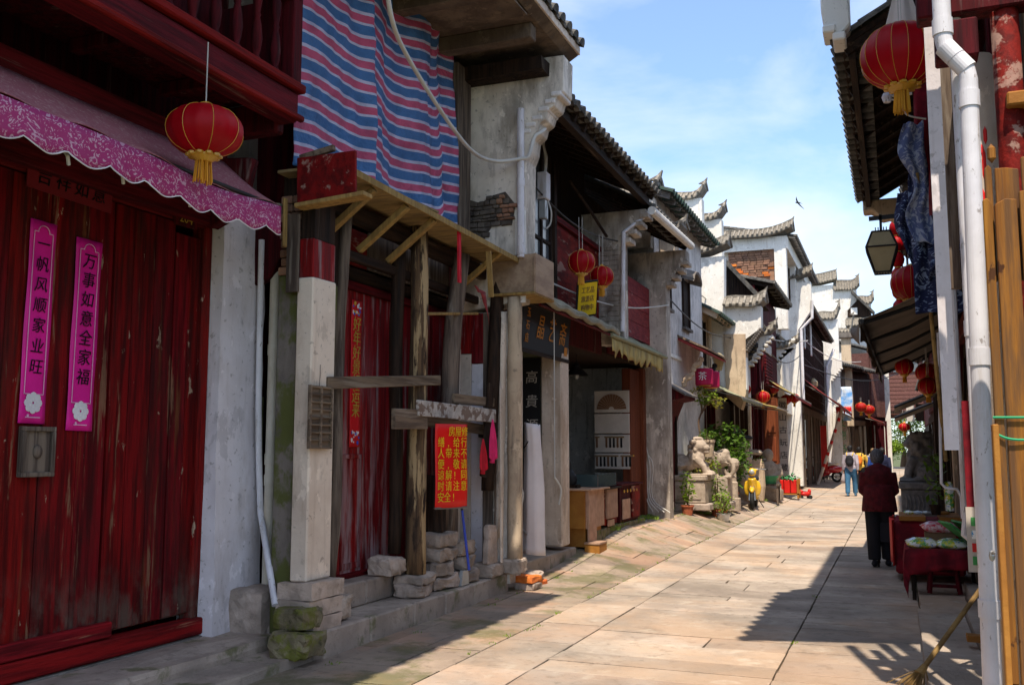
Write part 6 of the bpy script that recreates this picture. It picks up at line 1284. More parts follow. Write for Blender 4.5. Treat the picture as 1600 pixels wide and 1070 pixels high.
pot_plant('climbing plant growing up between lion and elephant plinths', (-3.62, 20.95, gz(-3.6, 20.9)), 0.12, 0.16, 0.15, 1.0, 240, 0.09, 'leaf_bright', 4)
pot_plant('yellowish grassy bush in a trough behind the lion', (-4.16, 21.35, 0.75), 0.30, 0.35, 0.42, 0.36, 700, 0.11, 'leaf_gold', 5, pmat='block_stone')
pot_plant('small green plant in a tall square planter behind the lion head', (-3.86, 21.4, 1.45), 0.16, 0.38, 0.22, 0.22, 200, 0.08, 'leaf', 6, pmat='lime_beige')
pot_plant('big dark leaved shrub filling the space behind the elephant', (-3.85, 23.6, 0.3), 0.3, 0.3, 0.62, 1.55, 1900, 0.15, 'leaf', 7)
bs = thing('bonsai_tree', 'slender small tree with gold green leaves reaching over the stone lion', 'tree', None, (-4.0, 21.45, 1.8))
stems(bs, [[(0, 0, 0), (-0.06, 0, 0.4), (0.02, 0, 0.7), (-0.05, 0, 1.0)], [(0.0, 0, 0.6), (0.18, -0.05, 0.85), (0.35, -0.1, 0.9)]], 0.022, name='trunk')
for k, (x, z, r) in enumerate(((-0.02, 1.1, 0.20), (0.18, 0.98, 0.22), (0.38, 0.85, 0.20), (0.05, 0.90, 0.15))): leaves(bs, 'crown', (x, -0.05, z), (r, r, r * 0.7), 150, 0.085, 'leaf_bright' if k % 2 else 'leaf_gold', 10 + k)
# ------------------------------------------------ gnarled stone stump, statue, planter, crates, shop doors
gs = thing('scholar_rock', 'tall rough pillar of pitted rock with a dark top beside the yellow scooter', 'rock', None, (-3.85, 26.6, 0.2)); m = MB()
for k in range(12): m.blob((0.05 * math.sin(k * 1.7), 0.04 * math.cos(k * 2.3), 0.1 + k * 0.13), (0.27 - 0.008 * k + 0.04 * math.sin(k * 2), 0.24, 0.13), 10)
sculpted('rock', m.rough(0.03, 5), 0.035, 'lime_beige', gs, 1); m = MB().blob((0, 0, 1.72), (0.30, 0.22, 0.10), 10); sculpted('dark_top', m, 0.03, 'black_metal', gs, 1)
bu = thing('stone_statue', 'plump pale stone figure seated on a base behind the yellow scooter', 'statue', None, (-3.55, 29.4, 0.15)); m = MB().blob((0, 0, 0.75), (0.36, 0.32, 0.42), 14).blob((0, -0.05, 0.40), (0.40, 0.36, 0.22), 12).blob((0.02, -0.03, 1.30), (0.17, 0.17, 0.20), 12).box((-0.4, -0.35, 0), (0.4, 0.35, 0.3))
for s in (-1, 1): m.tube([(s * 0.30, 0, 1.02), (s * 0.38, -0.12, 0.75), (s * 0.16, -0.32, 0.62)], [0.10, 0.09, 0.07], 8); m.blob((s * 0.22, -0.25, 0.34), (0.18, 0.18, 0.10), 8)
sculpted('body', m, 0.035, 'carved_stone', bu, 2)
vt = thing('stone_vase', 'tall pitted stone planter with trailing leaves and a flat cap stone', 'planter', None, (-3.72, 27.7, 0.2)); MB().lathe((0, 0, 0), [(0, 0), (0.26, 0), (0.30, 0.4), (0.28, 1.0), (0.24, 1.15), (0, 1.15)], 14).rough(0.03, 5).build('body', 'lime_beige', vt); MB().lathe((0, 0, 1.25), [(0, 0), (0.22, 0.02), (0.26, 0.08), (0.2, 0.16), (0, 0.17)], 14).rough(0.015, 5).build('cap_stone', 'carved_stone', vt); leaves(vt, 'foliage', (0, 0, 1.1), (0.36, 0.3, 0.22), 260, 0.09, 'leaf', 21)
stl = thing('display_stand', 'small wooden stand with green bowls in front of the plump stone figure', 'stand', None, (-3.36, 28.3, 0.1))
for sx_ in (-0.22, 0.22):
    for sy_ in (-0.2, 0.2): box('leg', (sx_ - 0.025, sy_ - 0.025, 0), (sx_ + 0.025, sy_ + 0.025, 0.5), 'grey_wood', stl)
box('top', (-0.28, -0.26, 0.5), (0.28, 0.26, 0.55), 'grey_wood', stl); pot(stl, (0, 0, 0.55), 0.22, 0.22, 'green_plastic')
cr = thing('crate_stand', 'wooden rack holding orange red boxes with green lids beyond the stone figure', 'crate', None, (-3.25, 32.0, 0.08))
for sx_ in (-0.33, 0.33):
    for sy_ in (-0.25, 0.25): box('leg', (sx_ - 0.03, sy_ - 0.03, 0), (sx_ + 0.03, sy_ + 0.03, 0.62), 'box_wood', cr)
box('shelf', (-0.36, -0.28, 0.12), (0.36, 0.28, 0.16), 'box_wood', cr)
for k in range(3): box('drum', (-0.30 + k * 0.2, -0.24, 0.165), (-0.12 + k * 0.2, 0.2, 0.58), 'toy_red', cr, bev=0.02); 
leaves(cr, 'cabbage', (0, 0, 0.68), (0.36, 0.26, 0.08), 160, 0.14, 'green_plastic', 31)
fd = thing('panelled_door', 'tall reddish brown panelled door standing open across the lane side', 'door', None, (onY(1196, 700, 31.2).x, 31.2, 0.15)); box('door_leaf', (-0.03, -0.02, 0), (0.42, 0.04, 3.1), 'brown_door', fd, bev=0.01)
for z in (0.15, 1.1, 2.0, 2.7): box('panel', (0.06, -0.045, z), (0.34, -0.02, z + 0.6 if z > 2.5 and False else z + (0.3 if z > 2.5 else 0.75)), 'brown_door', fd, bev=0.01)
vs_ = thing('sign_board', 'white vertical board with black characters beside the brown panelled door', 'sign', None, (onY(1223, 650, 33.6).x, 33.6, 2.0)); box('panel', (-0.14, 0, -1.4), (0.14, 0.05, 1.35), 'board_white', vs_, bev=0.005)
for i, ch in enumerate('徽山古玩店藏'): text('lettering', ch, 0.26, 'ink', vs_, (0, -0.006, 1.1 - i * 0.42), 'Y')
vs2 = thing('sign_board', 'pale green vertical board with white characters near the red motorcycle', 'sign', None, (-2.8, 57.0, 2.0)); box('panel', (-0.30, 0, -1.5), (0.30, 0.05, 1.5), 'carved_stone', vs2)
for i, ch in enumerate('文德书院'): text('lettering', ch, 0.55, 'green_plastic', vs2, (0, -0.006, 1.1 - i * 0.72), 'Y')
# awnings further along
def slope_awning(label, x0, z0, x1, z1, y0, y1, mat, val=0.18, vmat=None):
    t = thing('awning', label, 'awning'); drape('canvas', lambda u, v: (x0 + (x1 - x0) * v, y0 + (y1 - y0) * u, z0 + (z1 - z0) * v - 0.05 * math.sin(v * 3.14) + 0.015 * math.sin(u * 25)), 30, 6, mat, t, 0.01)
    if val: drape('valance', lambda u, v: (x1 + 0.01, y0 + (y1 - y0) * u, z1 - val * v * (0.8 + 0.2 * abs(math.sin(u * (y1 - y0) * 6)))), 60, 2, vmat or mat, t, 0.005)
    MB().tube([(x1, y0, z1), (x1, y1, z1)], 0.025, 6).build('front_bar', 'dull_metal', t)
    for y in (y0 + 0.05, y1 - 0.05): MB().tube([(x0, y, z0 - 0.25), (x1, y, z1)], 0.015, 5).build('arm', 'dull_metal', t)
    return t
slope_awning('long drooping olive green awning before the green eaved house', -4.35, 3.35, -3.35, 2.85, 23.2, 26.9, 'olive_canvas', 0.1)
slope_awning('short cream canvas flap beyond the olive awning', -3.9, 3.1, -2.95, 2.75, 27.0, 29.6, 'yellow_canvas', 0.0)
slope_awning('yellow green awning edged with red over the row of lanterns', -3.9, 4.0, -2.85, 3.3, 31.0, 37.0, 'yellow_canvas', 0.12, 'red_canvas')
slope_awning('pink red cloth awning below the long lattice front', -3.5, 4.6, -2.1, 3.5, 41.0, 54.0, 'red_canvas', 0.15)
slope_awning('grey shed awning at the start of the bend', -3.0, 3.9, -2.2, 3.4, 54.5, 58.5, 'tan_canvas', 0.1)
slope_awning('bright red cloth awning far down the bend', -1.6, 3.7, -0.6, 3.2, 60.0, 64.0, 'red_canvas', 0.2)
for i, (px, py, Y_, r, lb) in enumerate(((1162, 608, 27.6, 0.20, 'nearest red lantern hanging above the scooter'), (1192, 620, 29.6, 0.21, 'second red lantern hanging above the stone figure'), (1206, 606, 32.5, 0.24, 'dim red lantern hanging in shade under the yellow green awning'), (1228, 624, 34.0, 0.19, 'red lantern beside the white wing wall'), (1241, 622, 35.6, 0.19, 'red lantern with a yellow tassel at the awning end'), (1345, 636, 58.0, 0.32, 'left of the two small lanterns far down the bend'), (1358, 640, 59.0, 0.32, 'right of the two small lanterns far down the bend'))):
    q = onY(px, py, Y_); lantern(lb, q, r, 'round red paper lanterns', 0.3, 0.8, seed=10 + i)
q = onY(1271, 600, 47.0); l2 = thing('street_lamp', 'yellowish wall lamp on the lattice front', 'lamp', None, q); MB().lathe((0, 0, -0.28), [(0.06, 0), (0.2, 0.2), (0.2, 0.38), (0.06, 0.55), (0, 0.56)], 8).build('shade', 'lamp_glass', l2); MB().tube([(0, 0, -0.25), (-0.5, 0, -0.25)], 0.02, 5).build('bracket', 'black_metal', l2)
bb = thing('banner', 'blue and white cloth banner hanging across the front at the bend', 'banner', None, onY(1321, 632, 57.0)); drape('cloth', lambda u, v: ((u - 0.5) * 0.68 + 0.05 * math.sin(v * 5), 0.05 * math.sin(u * 9), 1.0 - 1.9 * v), 8, 10, 'blue_banner', bb, 0.01)
pr = thing('timber_prop', 'white pole painted with red marks propping the pink red awning', 'pole', None, (0, 0, 0)); a = onY(1243 + 19, 722, 49.0); a = onZ(1284, 725, 0.0) ; 
a = Vector((-3.35, 46.0, 0.05)); b = Vector((-2.2, 46.4, 3.5)); MB().tube([a, b], 0.07, 8).build('shaft', 'cream_pillar', pr)
for k in range(5): p = a.lerp(b, 0.25 + 0.15 * k); d = (b - a).normalized() * 0.08; MB().tube([p - d, p + d], 0.073, 8).build('red_mark', 'toy_red', pr)
# hanging red strips
rsn = thing('cloth_strip', 'row of red scalloped cloth hanging under the pink red awning', 'cloth'); drape('strip', lambda u, v: (-2.9 + 0.8 * u, 54.0, 3.9 - 0.4 * v * (0.5 + 0.5 * abs(math.sin(u * 20)))), 30, 3, 'toy_red', rsn, 0.01)
# sidings at eye level: door couplets
for i, (x, y, z) in enumerate(((-3.3, 50.0, 1.7), (-2.3, 66.0, 2.0))):
    t = thing('couplet', 'red vertical strip pasted on a %s house front' % ('lattice' if i == 0 else 'bending lane'), 'couplet', None, (x, y, z)); box('paper', (-0.15, 0, -1.1), (0.15, 0.02, 1.1), 'toy_red', t)
# ------------------------------------------------ scooters
def tread(c, r, w, parent, name='wheel'):
    m = MB(); n = 24; seg = 8; vs = []
    for i in range(n):
        a = 6.2832 * i / n
        for j in range(seg): b = 6.2832 * j / seg; rr_ = r - w + w * math.cos(b) * 0.9; vs.append((c[0] + rr_ * math.cos(a), c[1] + w * math.sin(b), c[2] + rr_ * math.sin(a)))
    m.add(vs, [(i * seg + j, i * seg + (j + 1) % seg, ((i + 1) % n) * seg + (j + 1) % seg, ((i + 1) % n) * seg + j) for i in range(n) for j in range(seg)]); wh = m.build(name, 'rubber', parent, smooth=True)
    rm = MB()
    for k in range(5): a = k * 1.2566; rm.bar(c, (c[0] + (r - 1.5 * w) * math.cos(a), c[1], c[2] + (r - 1.5 * w) * math.sin(a)), 0.03, 0.03)
    rm.blob(c, (0.05, w * 0.8, 0.05), 8); m2 = [(c[0] + (r - 1.7 * w) * math.cos(6.2832 * k / 20), c[1], c[2] + (r - 1.7 * w) * math.sin(6.2832 * k / 20)) for k in range(21)]; rm.tube(m2, 0.014, 5); rm.build('rim', 'silver', wh)
def scooter(label, loc, rz, body, body2, basket=False, sc=1.0, lean=0.0):
    """forward = +x"""
    t = thing('scooter', label, 'scooter', None, loc, rz, sc); t.rotation_euler.x = lean
    tread((0.62, 0, 0.23), 0.23, 0.05, t); tread((-0.55, 0, 0.23), 0.23, 0.055, t)
    sculpted('leg_shield', MB().tube([(0.52, 0, 0.78), (0.44, 0, 0.55), (0.36, 0, 0.36), (0.22, 0, 0.30)], [0.10, 0.13, 0.14, 0.10], 10).blob((0.43, -0.11, 0.52), (0.05, 0.12, 0.22), 8).blob((0.43, 0.11, 0.52), (0.05, 0.12, 0.22), 8), 0.022, body, t)
    sculpted('front_fender', MB().tube([(0.78, 0, 0.44), (0.64, 0, 0.50), (0.48, 0, 0.45)], [0.04, 0.075, 0.05], 8), 0.02, body, t)
    sculpted('rear_body', MB().blob((-0.42, 0, 0.52), (0.36, 0.15, 0.16), 12).blob((-0.15, 0, 0.42), (0.20, 0.13, 0.16), 10).blob((-0.72, 0, 0.56), (0.12, 0.10, 0.07), 8).box((-0.1, -0.14, 0.24), (0.34, 0.14, 0.30)), 0.025, body2 if body2 else body, t)
    sculpted('seat', MB().blob((-0.30, 0, 0.73), (0.34, 0.13, 0.065), 12).blob((-0.52, 0, 0.76), (0.15, 0.12, 0.05), 8), 0.02, 'black_cloth' if basket is False else 'scooter_white', t)
    sculpted('handlebar_cowl', MB().blob((0.50, 0, 0.92), (0.10, 0.12, 0.11), 10).blob((0.46, 0, 0.98), (0.09, 0.16, 0.04), 8), 0.02, body, t)
    MB().blob((0.585, 0, 0.92), (0.035, 0.075, 0.065), 10).build('headlight', 'pale_pane', t, smooth=True)
    hb = MB().tube([(0.38, -0.34, 0.99), (0.44, -0.15, 1.0), (0.44, 0.15, 1.0), (0.38, 0.34, 0.99)], 0.016, 6).build('handlebar', 'silver', t)
    for s in (-1, 1): MB().tube([(0.33, s * 0.38, 0.985), (0.39, s * 0.25, 0.995)], 0.024, 6).build('grip', 'rubber', t); m = MB().tube([(0.42, s * 0.22, 1.0), (0.42, s * 0.30, 1.18)], 0.007, 5); m.blob((0.42, s * 0.31, 1.22), (0.015, 0.065, 0.04), 8); m.build('mirror', 'black_metal', t)
    MB().tube([(0.50, 0.0, 0.72), (0.60, 0.06, 0.40), (0.62, 0.07, 0.23)], 0.025, 6).tube([(0.50, 0.0, 0.72), (0.60, -0.06, 0.40), (0.62, -0.07, 0.23)], 0.025, 6).build('fork', 'silver', t)
    MB().tube([(-0.1, -0.12, 0.26), (-0.55, -0.13, 0.22), (-0.80, -0.14, 0.28)], [0.03, 0.045, 0.04], 8).build('exhaust', 'dull_metal', t); MB().tube([(-0.02, 0.1, 0.25), (-0.05, 0.24, 0.02)], 0.012, 5).build('kickstand', 'black_metal', t)
    MB().blob((-0.83, 0, 0.56), (0.03, 0.07, 0.04), 8).build('tail_light', 'toy_red', t)
    if basket:
        m = MB()
        for k in range(9): m.tube([(0.66 + 0.0 * k, -0.14 + k * 0.035, 0.62), (0.70, -0.17 + k * 0.0425, 0.86)], 0.005, 4)
        for z, e in ((0.62, 0.14), (0.74, 0.155), (0.86, 0.17)): m.tube([(0.66, -e, z), (0.86, -e, z), (0.86, e, z), (0.66, e, z), (0.66, -e, z)], 0.006, 4)
        m.build('basket', 'silver', t)
    return t
scooter('yellow scooter parked by the stone sculptures, facing the camera', (-3.42, 25.3, gz(-3.42, 25.3) + 0.005), R(-86), 'scooter_yellow', 'scooter_yellow')
scooter('red and white motor scooter with basket parked side on far down the lane', (-3.45, 50.5, 0.01), R(180 + 8), 'scooter_red', 'scooter_red', True, 1.25)
tr = thing('toy_car', 'small red ride on toy standing alone in the middle of the lane', 'toy', None, onZ(1258, 779, 0.01), 0.4)
sculpted('body', MB().blob((0, 0, 0.16), (0.22, 0.12, 0.08), 10).blob((-0.14, 0, 0.24), (0.08, 0.11, 0.07), 8).blob((0.15, 0, 0.24), (0.06, 0.10, 0.09), 8), 0.02, 'toy_red', tr)
for x in (-0.15, 0.15):
    for y in (-0.11, 0.11): MB().lathe((0, 0, 0), [(0, -0.02), (0.06, -0.02), (0.06, 0.02), (0, 0.02)], 12).build('wheel', 'rubber', tr).location = (x, y, 0.06); [c for c in tr.children if c.name.startswith('wheel')][-1].rotation_euler.x = R(90)
# trees closing the lane
for i, (x, y, z, r, lb) in enumerate(((0.6, 99, 2.4, 3.2, 'low dense tree filling the foot of the opening under the end house'), (1.3, 97, 4.2, 2.4, 'pale green tree seen through the opening under the end house'), (-0.4, 82.5, 1.6, 0.9, 'bright green bush at the last house front'), (3.3, 96, 4.0, 2.4, 'second leafy tree beyond the opening, to the right'))):
    t = thing('broadleaf_tree' if r > 1 else 'bush', lb, 'tree' if r > 1 else 'bush', None, (x, y, 0)); MB().tube([(0, 0, 0), (0.1, 0, z * 0.5), (0, 0, z)], [0.2 * r / 2, 0.14 * r / 2, 0.06], 8).build('trunk', 'bark', t)
    for k in range(5): rr = random.Random(k + i * 7); leaves(t, 'crown', (rr.uniform(-.5, .5) * r, rr.uniform(-.4, .4) * r, z + rr.uniform(-.4, .5) * r), (r * 0.6, r * 0.6, r * 0.5), 500, 0.28, 'leaf_bright' if k % 2 else 'leaf', 40 + k + i * 9)
# swallow
bd_ = thing('bird', 'small dark swallow gliding alone in the sky', 'bird', None, onY(1247, 317, 40)); m = MB().blob((0, 0, 0), (0.13, 0.035, 0.035), 8).blob((0.13, 0, 0.01), (0.035, 0.03, 0.03), 6); m.build('body', 'bird_black', bd_)
for s in (-1, 1): MB().prism([(0.06, s * 0.02), (0.02, s * 0.16), (-0.14, s * 0.36), (-0.06, s * 0.14), (-0.05, s * 0.02)], 'z', -0.004, 0.004).build('wing', 'bird_black', bd_); MB().prism([(-0.10, 0), (-0.26, s * 0.06), (-0.13, s * 0.03)], 'z', -0.003, 0.003).build('tail', 'bird_black', bd_)
bd_.rotation_euler = (0.7, -0.3, 2.4)
for a, b, lb in (((1102, 466), (1262, 532), 'long thin cable crossing in front of the white stepped gable'), ((1236, 515), (1345, 565), 'thin cable strung before the broad white gable')):
    a = onY(*a, 26.2 if a[0] < 1200 else 40.2) ; b = onY(*b, 39.0 if b[0] < 1300 else 57.0); a.y -= 0.6; pts = [a.lerp(b, t / 8) - Vector((0, 0, 0.5 * math.sin(math.pi * t / 8))) for t in range(9)]; tag(MB().tube(pts, 0.02, 5).build('cable', 'cable_white'), lb, 'cable')
rr = random.Random(77)
for i, (a, b, sag, lb) in enumerate((((-4.30, 10.8, 5.2), (-4.1, 15.0, 5.0), 0.25, 'sagging black wire under the dark eaves of the jade shop'), ((-4.35, 12.0, 3.9), (-4.0, 18.3, 4.4), 0.2, 'pale wire strung past the red lantern pair to the flaking wing wall'), ((-4.3, 18.6, 4.9), (-4.0, 26.0, 4.6), 0.3, 'black wire crossing the tall white house below its windows'), ((-4.28, 19.0, 3.0), (-4.2, 23.7, 2.9), 0.08, 'thin wire running level along the foot of the tall white house'), ((-3.7, 29.4, 4.9), (-3.4, 40.0, 5.4), 0.5, 'long black wire sagging past the purple red shutters'), ((-3.3, 40.0, 5.0), (1.2, 58.0, 6.4), 0.8, 'wire crossing the lane far away above the people'))):
    a, b = Vector(a), Vector(b); pts = [a.lerp(b, t / 12) - Vector((0, 0, sag * math.sin(math.pi * t / 12))) for t in range(13)]; tag(MB().tube(pts, 0.010 + 0.0003 * a.y, 5).build('wire', 'cable_white' if 'pale' in lb or 'thin' in lb else 'black_metal'), lb, 'wire')
# ================================================================== RIGHT SIDE
RX = 0.86
R2 = thing('shop_house', 'dark timber shop house on the right with deep eaves above the market table', 'house')
box('wall', (2.2, 4.4, 0), (8, 14.4, 5.7), 'dark_wood', R2)
box('floor_slab', (RX + 0.02, 6.0, 0.0), (2.2, 14.4, 0.16), 'step_stone', R2)
box('ceiling', (RX + 0.03, 6.0, 2.95), (2.2, 14.4, 3.1), 'dark_wood', R2)
box('upper_wall', (RX + 0.1, 5.9, 3.1), (2.2, 14.4, 6.0), 'maroon_wood', R2)
box('beam', (RX - 0.06, 5.9, 3.0), (RX + 0.1, 14.4, 3.22), 'maroon_trim', R2, bev=0.01)
for i, y in enumerate((6.3, 8.2, 10.1, 12.0, 14.1)): box('post', (RX - 0.05, y, 0.0), (RX + 0.11, y + 0.16, 5.5), 'maroon_wood' if i else 'dark_wood', R2, bev=0.01)
for k, y in enumerate((8.4, 10.3, 12.2)):
    w_ = lattice(R2, RX + 0.06, y, y + 1.75, 3.9, 5.2, 6, 5, 'lattice_wood', 'window', 'pane_glass'); plank_run(R2, 'upper_board', RX + 0.07, y, y + 1.75, 3.24, 3.88, 0.3, 'maroon_wood', 0.03, 70 + k)
for k, y in enumerate((6.5, 8.4, 10.3, 12.2)):
    if k in (0, 3): plank_run(R2, 'door_plank', RX + 0.05, y, y + (0.9 if k == 0 else 1.8), 0.16, 2.95, 0.22, 'dark_wood', 0.03, 80 + k)
tiled_roof(R2, -0.32, 5.22, 4.4, 7.9, 8.75, 14.6, 0.215, 'roof_tile', True, 'dark_beam', 0.5)
MB().bar((-0.22, 8.8, 5.12), (-0.22, 14.5, 5.12), 0.06, 0.10).build('eave_board', 'dark_beam', R2)
tiled_roof(R2, -0.50, 6.05, 4.4, 8.6, 5.7, 8.5, 0.26, 'roof_tile', False, 'maroon_wood', 0.5)
gr = thing('gable_wall', 'bright white gable end with a curved lip high at the top of the right side', 'wall')
MB().prism([(-0.46, 5.45), (-0.43, 5.30), (-0.34, 5.20), (-0.27, 5.24), (-0.22, 5.30), (-0.22, 6.5), (-0.46, 6.1)], 'y', 8.55, 8.8).build('plaster', 'lime_white', gr, bev=0.015)
for k, (x, z) in enumerate(((-0.40, 5.28), (-0.32, 5.20))): MB().box((x - 0.05, 8.52, z - 0.04), (x + 0.06, 8.83, z + 0.03)).build('corbel_brick', 'lime_white', gr, bev=0.012)
cw = thing('wing_wall', 'pale curved corbel wall under the far end of the right hand eaves', 'wall')
cv = [(0.9, 5.18), (-0.30, 5.18)] + [(-0.30 + 1.0 * (i / 8) ** 1.0, 5.02 - 0.75 * (i / 8) ** 1.6 + 0.05 * math.sin(i * 2.5)) for i in range(9)] + [(0.9, 4.1)]
MB().prism(cv, 'y', 14.45, 14.8).build('plaster', 'lime_beige', cw, bev=0.02)
box('pier', (0.72, 14.45, 0), (1.3, 14.8, 4.2), 'lime_beige', cw)
# near frame on the right: red post, beams, peeling column
nf = thing('porch', 'dark red post and beams at the top right corner', 'frame')
MB().tube([(0.70, 6.0, 0), (0.68, 6.0, 6)], 0.075, 14).build('post', 'red_board', nf, smooth=True)
box('beam', (0.22, 5.9, 4.12), (1.5, 6.06, 4.34), 'maroon_wood', nf, bev=0.01); box('beam', (0.30, 5.7, 3.78), (0.52, 5.86, 4.0), 'maroon_wood', nf, bev=0.01)
box('beam', (0.66, 5.86, 3.52), (1.5, 6.0, 3.60), 'box_wood', nf, bev=0.01)
pc = thing('column', 'peeling white column streaked with red paint beside the white drain pipe', 'column')
MB().tube([(0.545, 6.35, 0), (0.545, 6.35, 3.75), (0.545, 6.35, 4.0)], [0.13, 0.125, 0.10], 14).rough(0.012, 5).build('shaft', 'cream_pillar', pc, smooth=True)
MB().box((0.34, 6.50, 2.6), (0.42, 6.56, 4.6)).build('side_board', 'grey_wood', pc); mm = MB()
rr = random.Random(3)
for k in range(16): z = rr.uniform(2.9, 3.7); a = rr.uniform(-1.9, -1.3); mm.blob((0.545 + 0.128 * math.cos(a), 6.35 + 0.128 * math.sin(a), z), (0.012, 0.006, rr.uniform(0.03, 0.10)), 6)
mm.build('red_streak', 'sign_red', pc)
# big white pipe
pipe('thick white drain pipe with a double elbow running down the right side', [(0.335, 5.6, 6.2), (0.335, 5.6, 3.86), (0.345, 5.6, 3.80), (0.440, 5.6, 3.67), (0.450, 5.6, 3.60), (0.402, 5.6, 0.0)], 0.047, 'pvc', [(0, 0.86), (0, 0.975), (2, 0.2), (2, 0.8), (4, 0.03), (4, 0.42), (4, 0.78)], cat='drain pipe')
pipe('second white pipe standing close behind the thick drain pipe', [(0.432, 6.0, 0.0), (0.425, 6.0, 4.4)], 0.036, 'pvc', [(0, 0.52)])
wb = thing('board', 'narrow white board fixed upright behind the two right hand pipes', 'board'); box('panel', (0.27, 6.3, 1.6), (0.35, 6.33, 4.5), 'white_pillar', wb)
tp_ = thing('conduit', 'thin white conduit with a curved foot ending beside the green carton', 'conduit'); a = [onY(1487, 300, 8.0), onY(1492, 500, 8.0), onY(1497, 700, 8.0), onY(1500, 812, 8.0), onY(1506, 835, 8.0), onY(1524, 850, 8.0), onY(1527, 875, 8.0)]
xx = a[1].x; MB().tube([(xx, 8.0, 4.2), (xx, 8, a[3].z)] + [tuple(p) for p in a[4:]], 0.022, 8).build('pipe', 'pvc', tp_)
tp2 = thing('conduit', 'second thin white conduit hooking sideways under the bamboo poles', 'conduit'); MB().tube([tuple(onY(1466, 520, 9.5)), tuple(onY(1471, 755, 9.5)), tuple(onY(1478, 762, 9.5)), tuple(onY(1495, 764, 9.5)), tuple(onY(1502, 775, 9.5)), tuple(onY(1504, 810, 9.5))], 0.014, 7).build('pipe', 'pvc', tp2)
rbn = thing('banner', 'dark red banner panel standing behind the white pipes', 'banner'); q = onY(1515, 690, 7.6); box('panel', (q.x - 0.04, 7.6, 1.1), (q.x + 0.09, 7.62, 1.95), 'maroon_cloth', rbn); box('poster', (q.x - 0.05, 7.58, 0.75), (q.x + 0.06, 7.595, 1.2), 'board_white', rbn)
for k in range(4): box('print', (q.x - 0.02, 7.57, 0.8 + 0.09 * k), (q.x + 0.03, 7.578, 0.86 + 0.09 * k), ['green_box', 'toy_red', 'pack_yellow', 'green_box'][k], rbn)
# orange hoarding planks
hd = thing('plank_hoarding', 'tall orange brown plank hoarding tied with green cord at the right edge', 'hoarding')
def hp(x0, x1, z1, y=5.0, z0=0.0, seed=0):
    n = 8; m = MB(); rr = random.Random(seed); top = [(x0 + 0.004, z1 - rr.uniform(0, 0.02)), ((x0 + x1) / 2, z1 + rr.uniform(-0.012, 0.008)), (x1 - 0.004, z1 - rr.uniform(0, 0.03))]
    m.prism([(x0 + 0.003, z0), (x1 - 0.003, z0)] + top[::-1], 'y', y, y + 0.03); return m.build('plank', 'orange_wood', hd, bev=0.004)
xs0 = onY(1546, 500, 5.0).x
hp(xs0 - 0.005, xs0 + 0.042, 2.79, 4.995, 0.55, 1); hp(xs0 + 0.045, xs0 + 0.148, 2.78, 5.0, 0, 2); hp(xs0 + 0.152, xs0 + 0.25, 2.82, 5.0, 0, 3); hp(xs0 + 0.254, xs0 + 0.40, 2.84, 5.0, 0, 4)
hp(xs0 + 0.015, xs0 + 0.055, 2.97, 5.06, 2.4, 6); hp(xs0 + 0.06, xs0 + 0.17, 2.96, 5.06, 2.4, 7); hp(xs0 + 0.175, xs0 + 0.40, 3.0, 5.06, 2.4, 8)
MB().blob((xs0 + 0.055, 5.07, 3.03), (0.022, 0.02, 0.05), 6).build('knot', 'orange_wood', hd)
MB().box((xs0 - 0.014, 4.97, 0.0), (xs0 + 0.012, 5.05, 1.72)).rough(0.004, 4).build('edge_post', 'box_wood', hd, bev=0.004); MB().box((xs0 + 0.016, 5.031, 0.0), (xs0 + 0.04, 5.09, 2.7)).build('edge_post', 'dark_wood', hd)
zt_ = onY(1570, 652, 5.0).z; zt2 = onY(1570, 682, 5.0).z
MB().tube([(xs0 - 0.01, 4.985, zt_), (xs0 + 0.4, 4.985, zt_ - 0.005)], 0.006, 5).build('cord', 'rope_green', hd); MB().tube(smooth_path([(xs0 - 0.01, 4.985, zt2 + 0.02), (xs0 + 0.05, 4.98, zt2 - 0.01), (xs0 + 0.15, 4.985, zt2 - 0.015), (xs0 + 0.4, 4.985, zt2)], 4), 0.006, 5).build('cord', 'rope_green', hd)
lk_ = onY(1550, 868, 4.95); m = MB().blob((lk_.x, 4.95, lk_.z), (0.014, 0.012, 0.026), 8); m.tube([(lk_.x, 4.945, lk_.z + 0.01), (lk_.x + 0.01, 4.93, lk_.z + 0.02)], 0.007, 5); m.build('latch', 'dull_metal', hd)
box('cross_board', (xs0 + 0.16, 4.965, 0.62), (xs0 + 0.42, 4.998, 0.78), 'box_wood', hd, bev=0.004)
# ------------------------------------------------ hanging things
lantern('largest red lantern, hanging high on the right in front of the dark eaves', onY(1408, 88, 7.7), 0.30, 'round red paper lanterns', 0.6, 0.80, seed=5)
wc = onY(1410, 12, 8.4); o = drape('white_cloth', lambda u, v: (wc.x + (u - 0.5) * 0.28 * v, 8.4 + 0.03 * math.sin(u * 9), wc.z + 0.35 - 0.5 * v), 8, 8, 'white_canvas'); tag(o, 'triangle of white cloth hanging just above the largest lantern', 'cloth')
sp = thing('spot_lamp', 'small white lamp on a curling cable under the right hand eaves', 'lamp', None, onY(1386, 155, 8.6)); MB().lathe((0, 0, 0), [(0, -0.03), (0.03, -0.03), (0.045, 0.02), (0.03, 0.05), (0, 0.05)], 10).build('head', 'pvc', sp); MB().tube(smooth_path([(0, 0, 0), (0.1, 0, -0.04), (0.15, 0, -0.16), (0.3, 0.05, -0.2)], 4), 0.008, 5).build('cable', 'cable_white', sp); MB().tube([(0, 0, 0.02), (0.2, 0.0, 0.02)], 0.012, 5).build('arm', 'cable_white', sp)
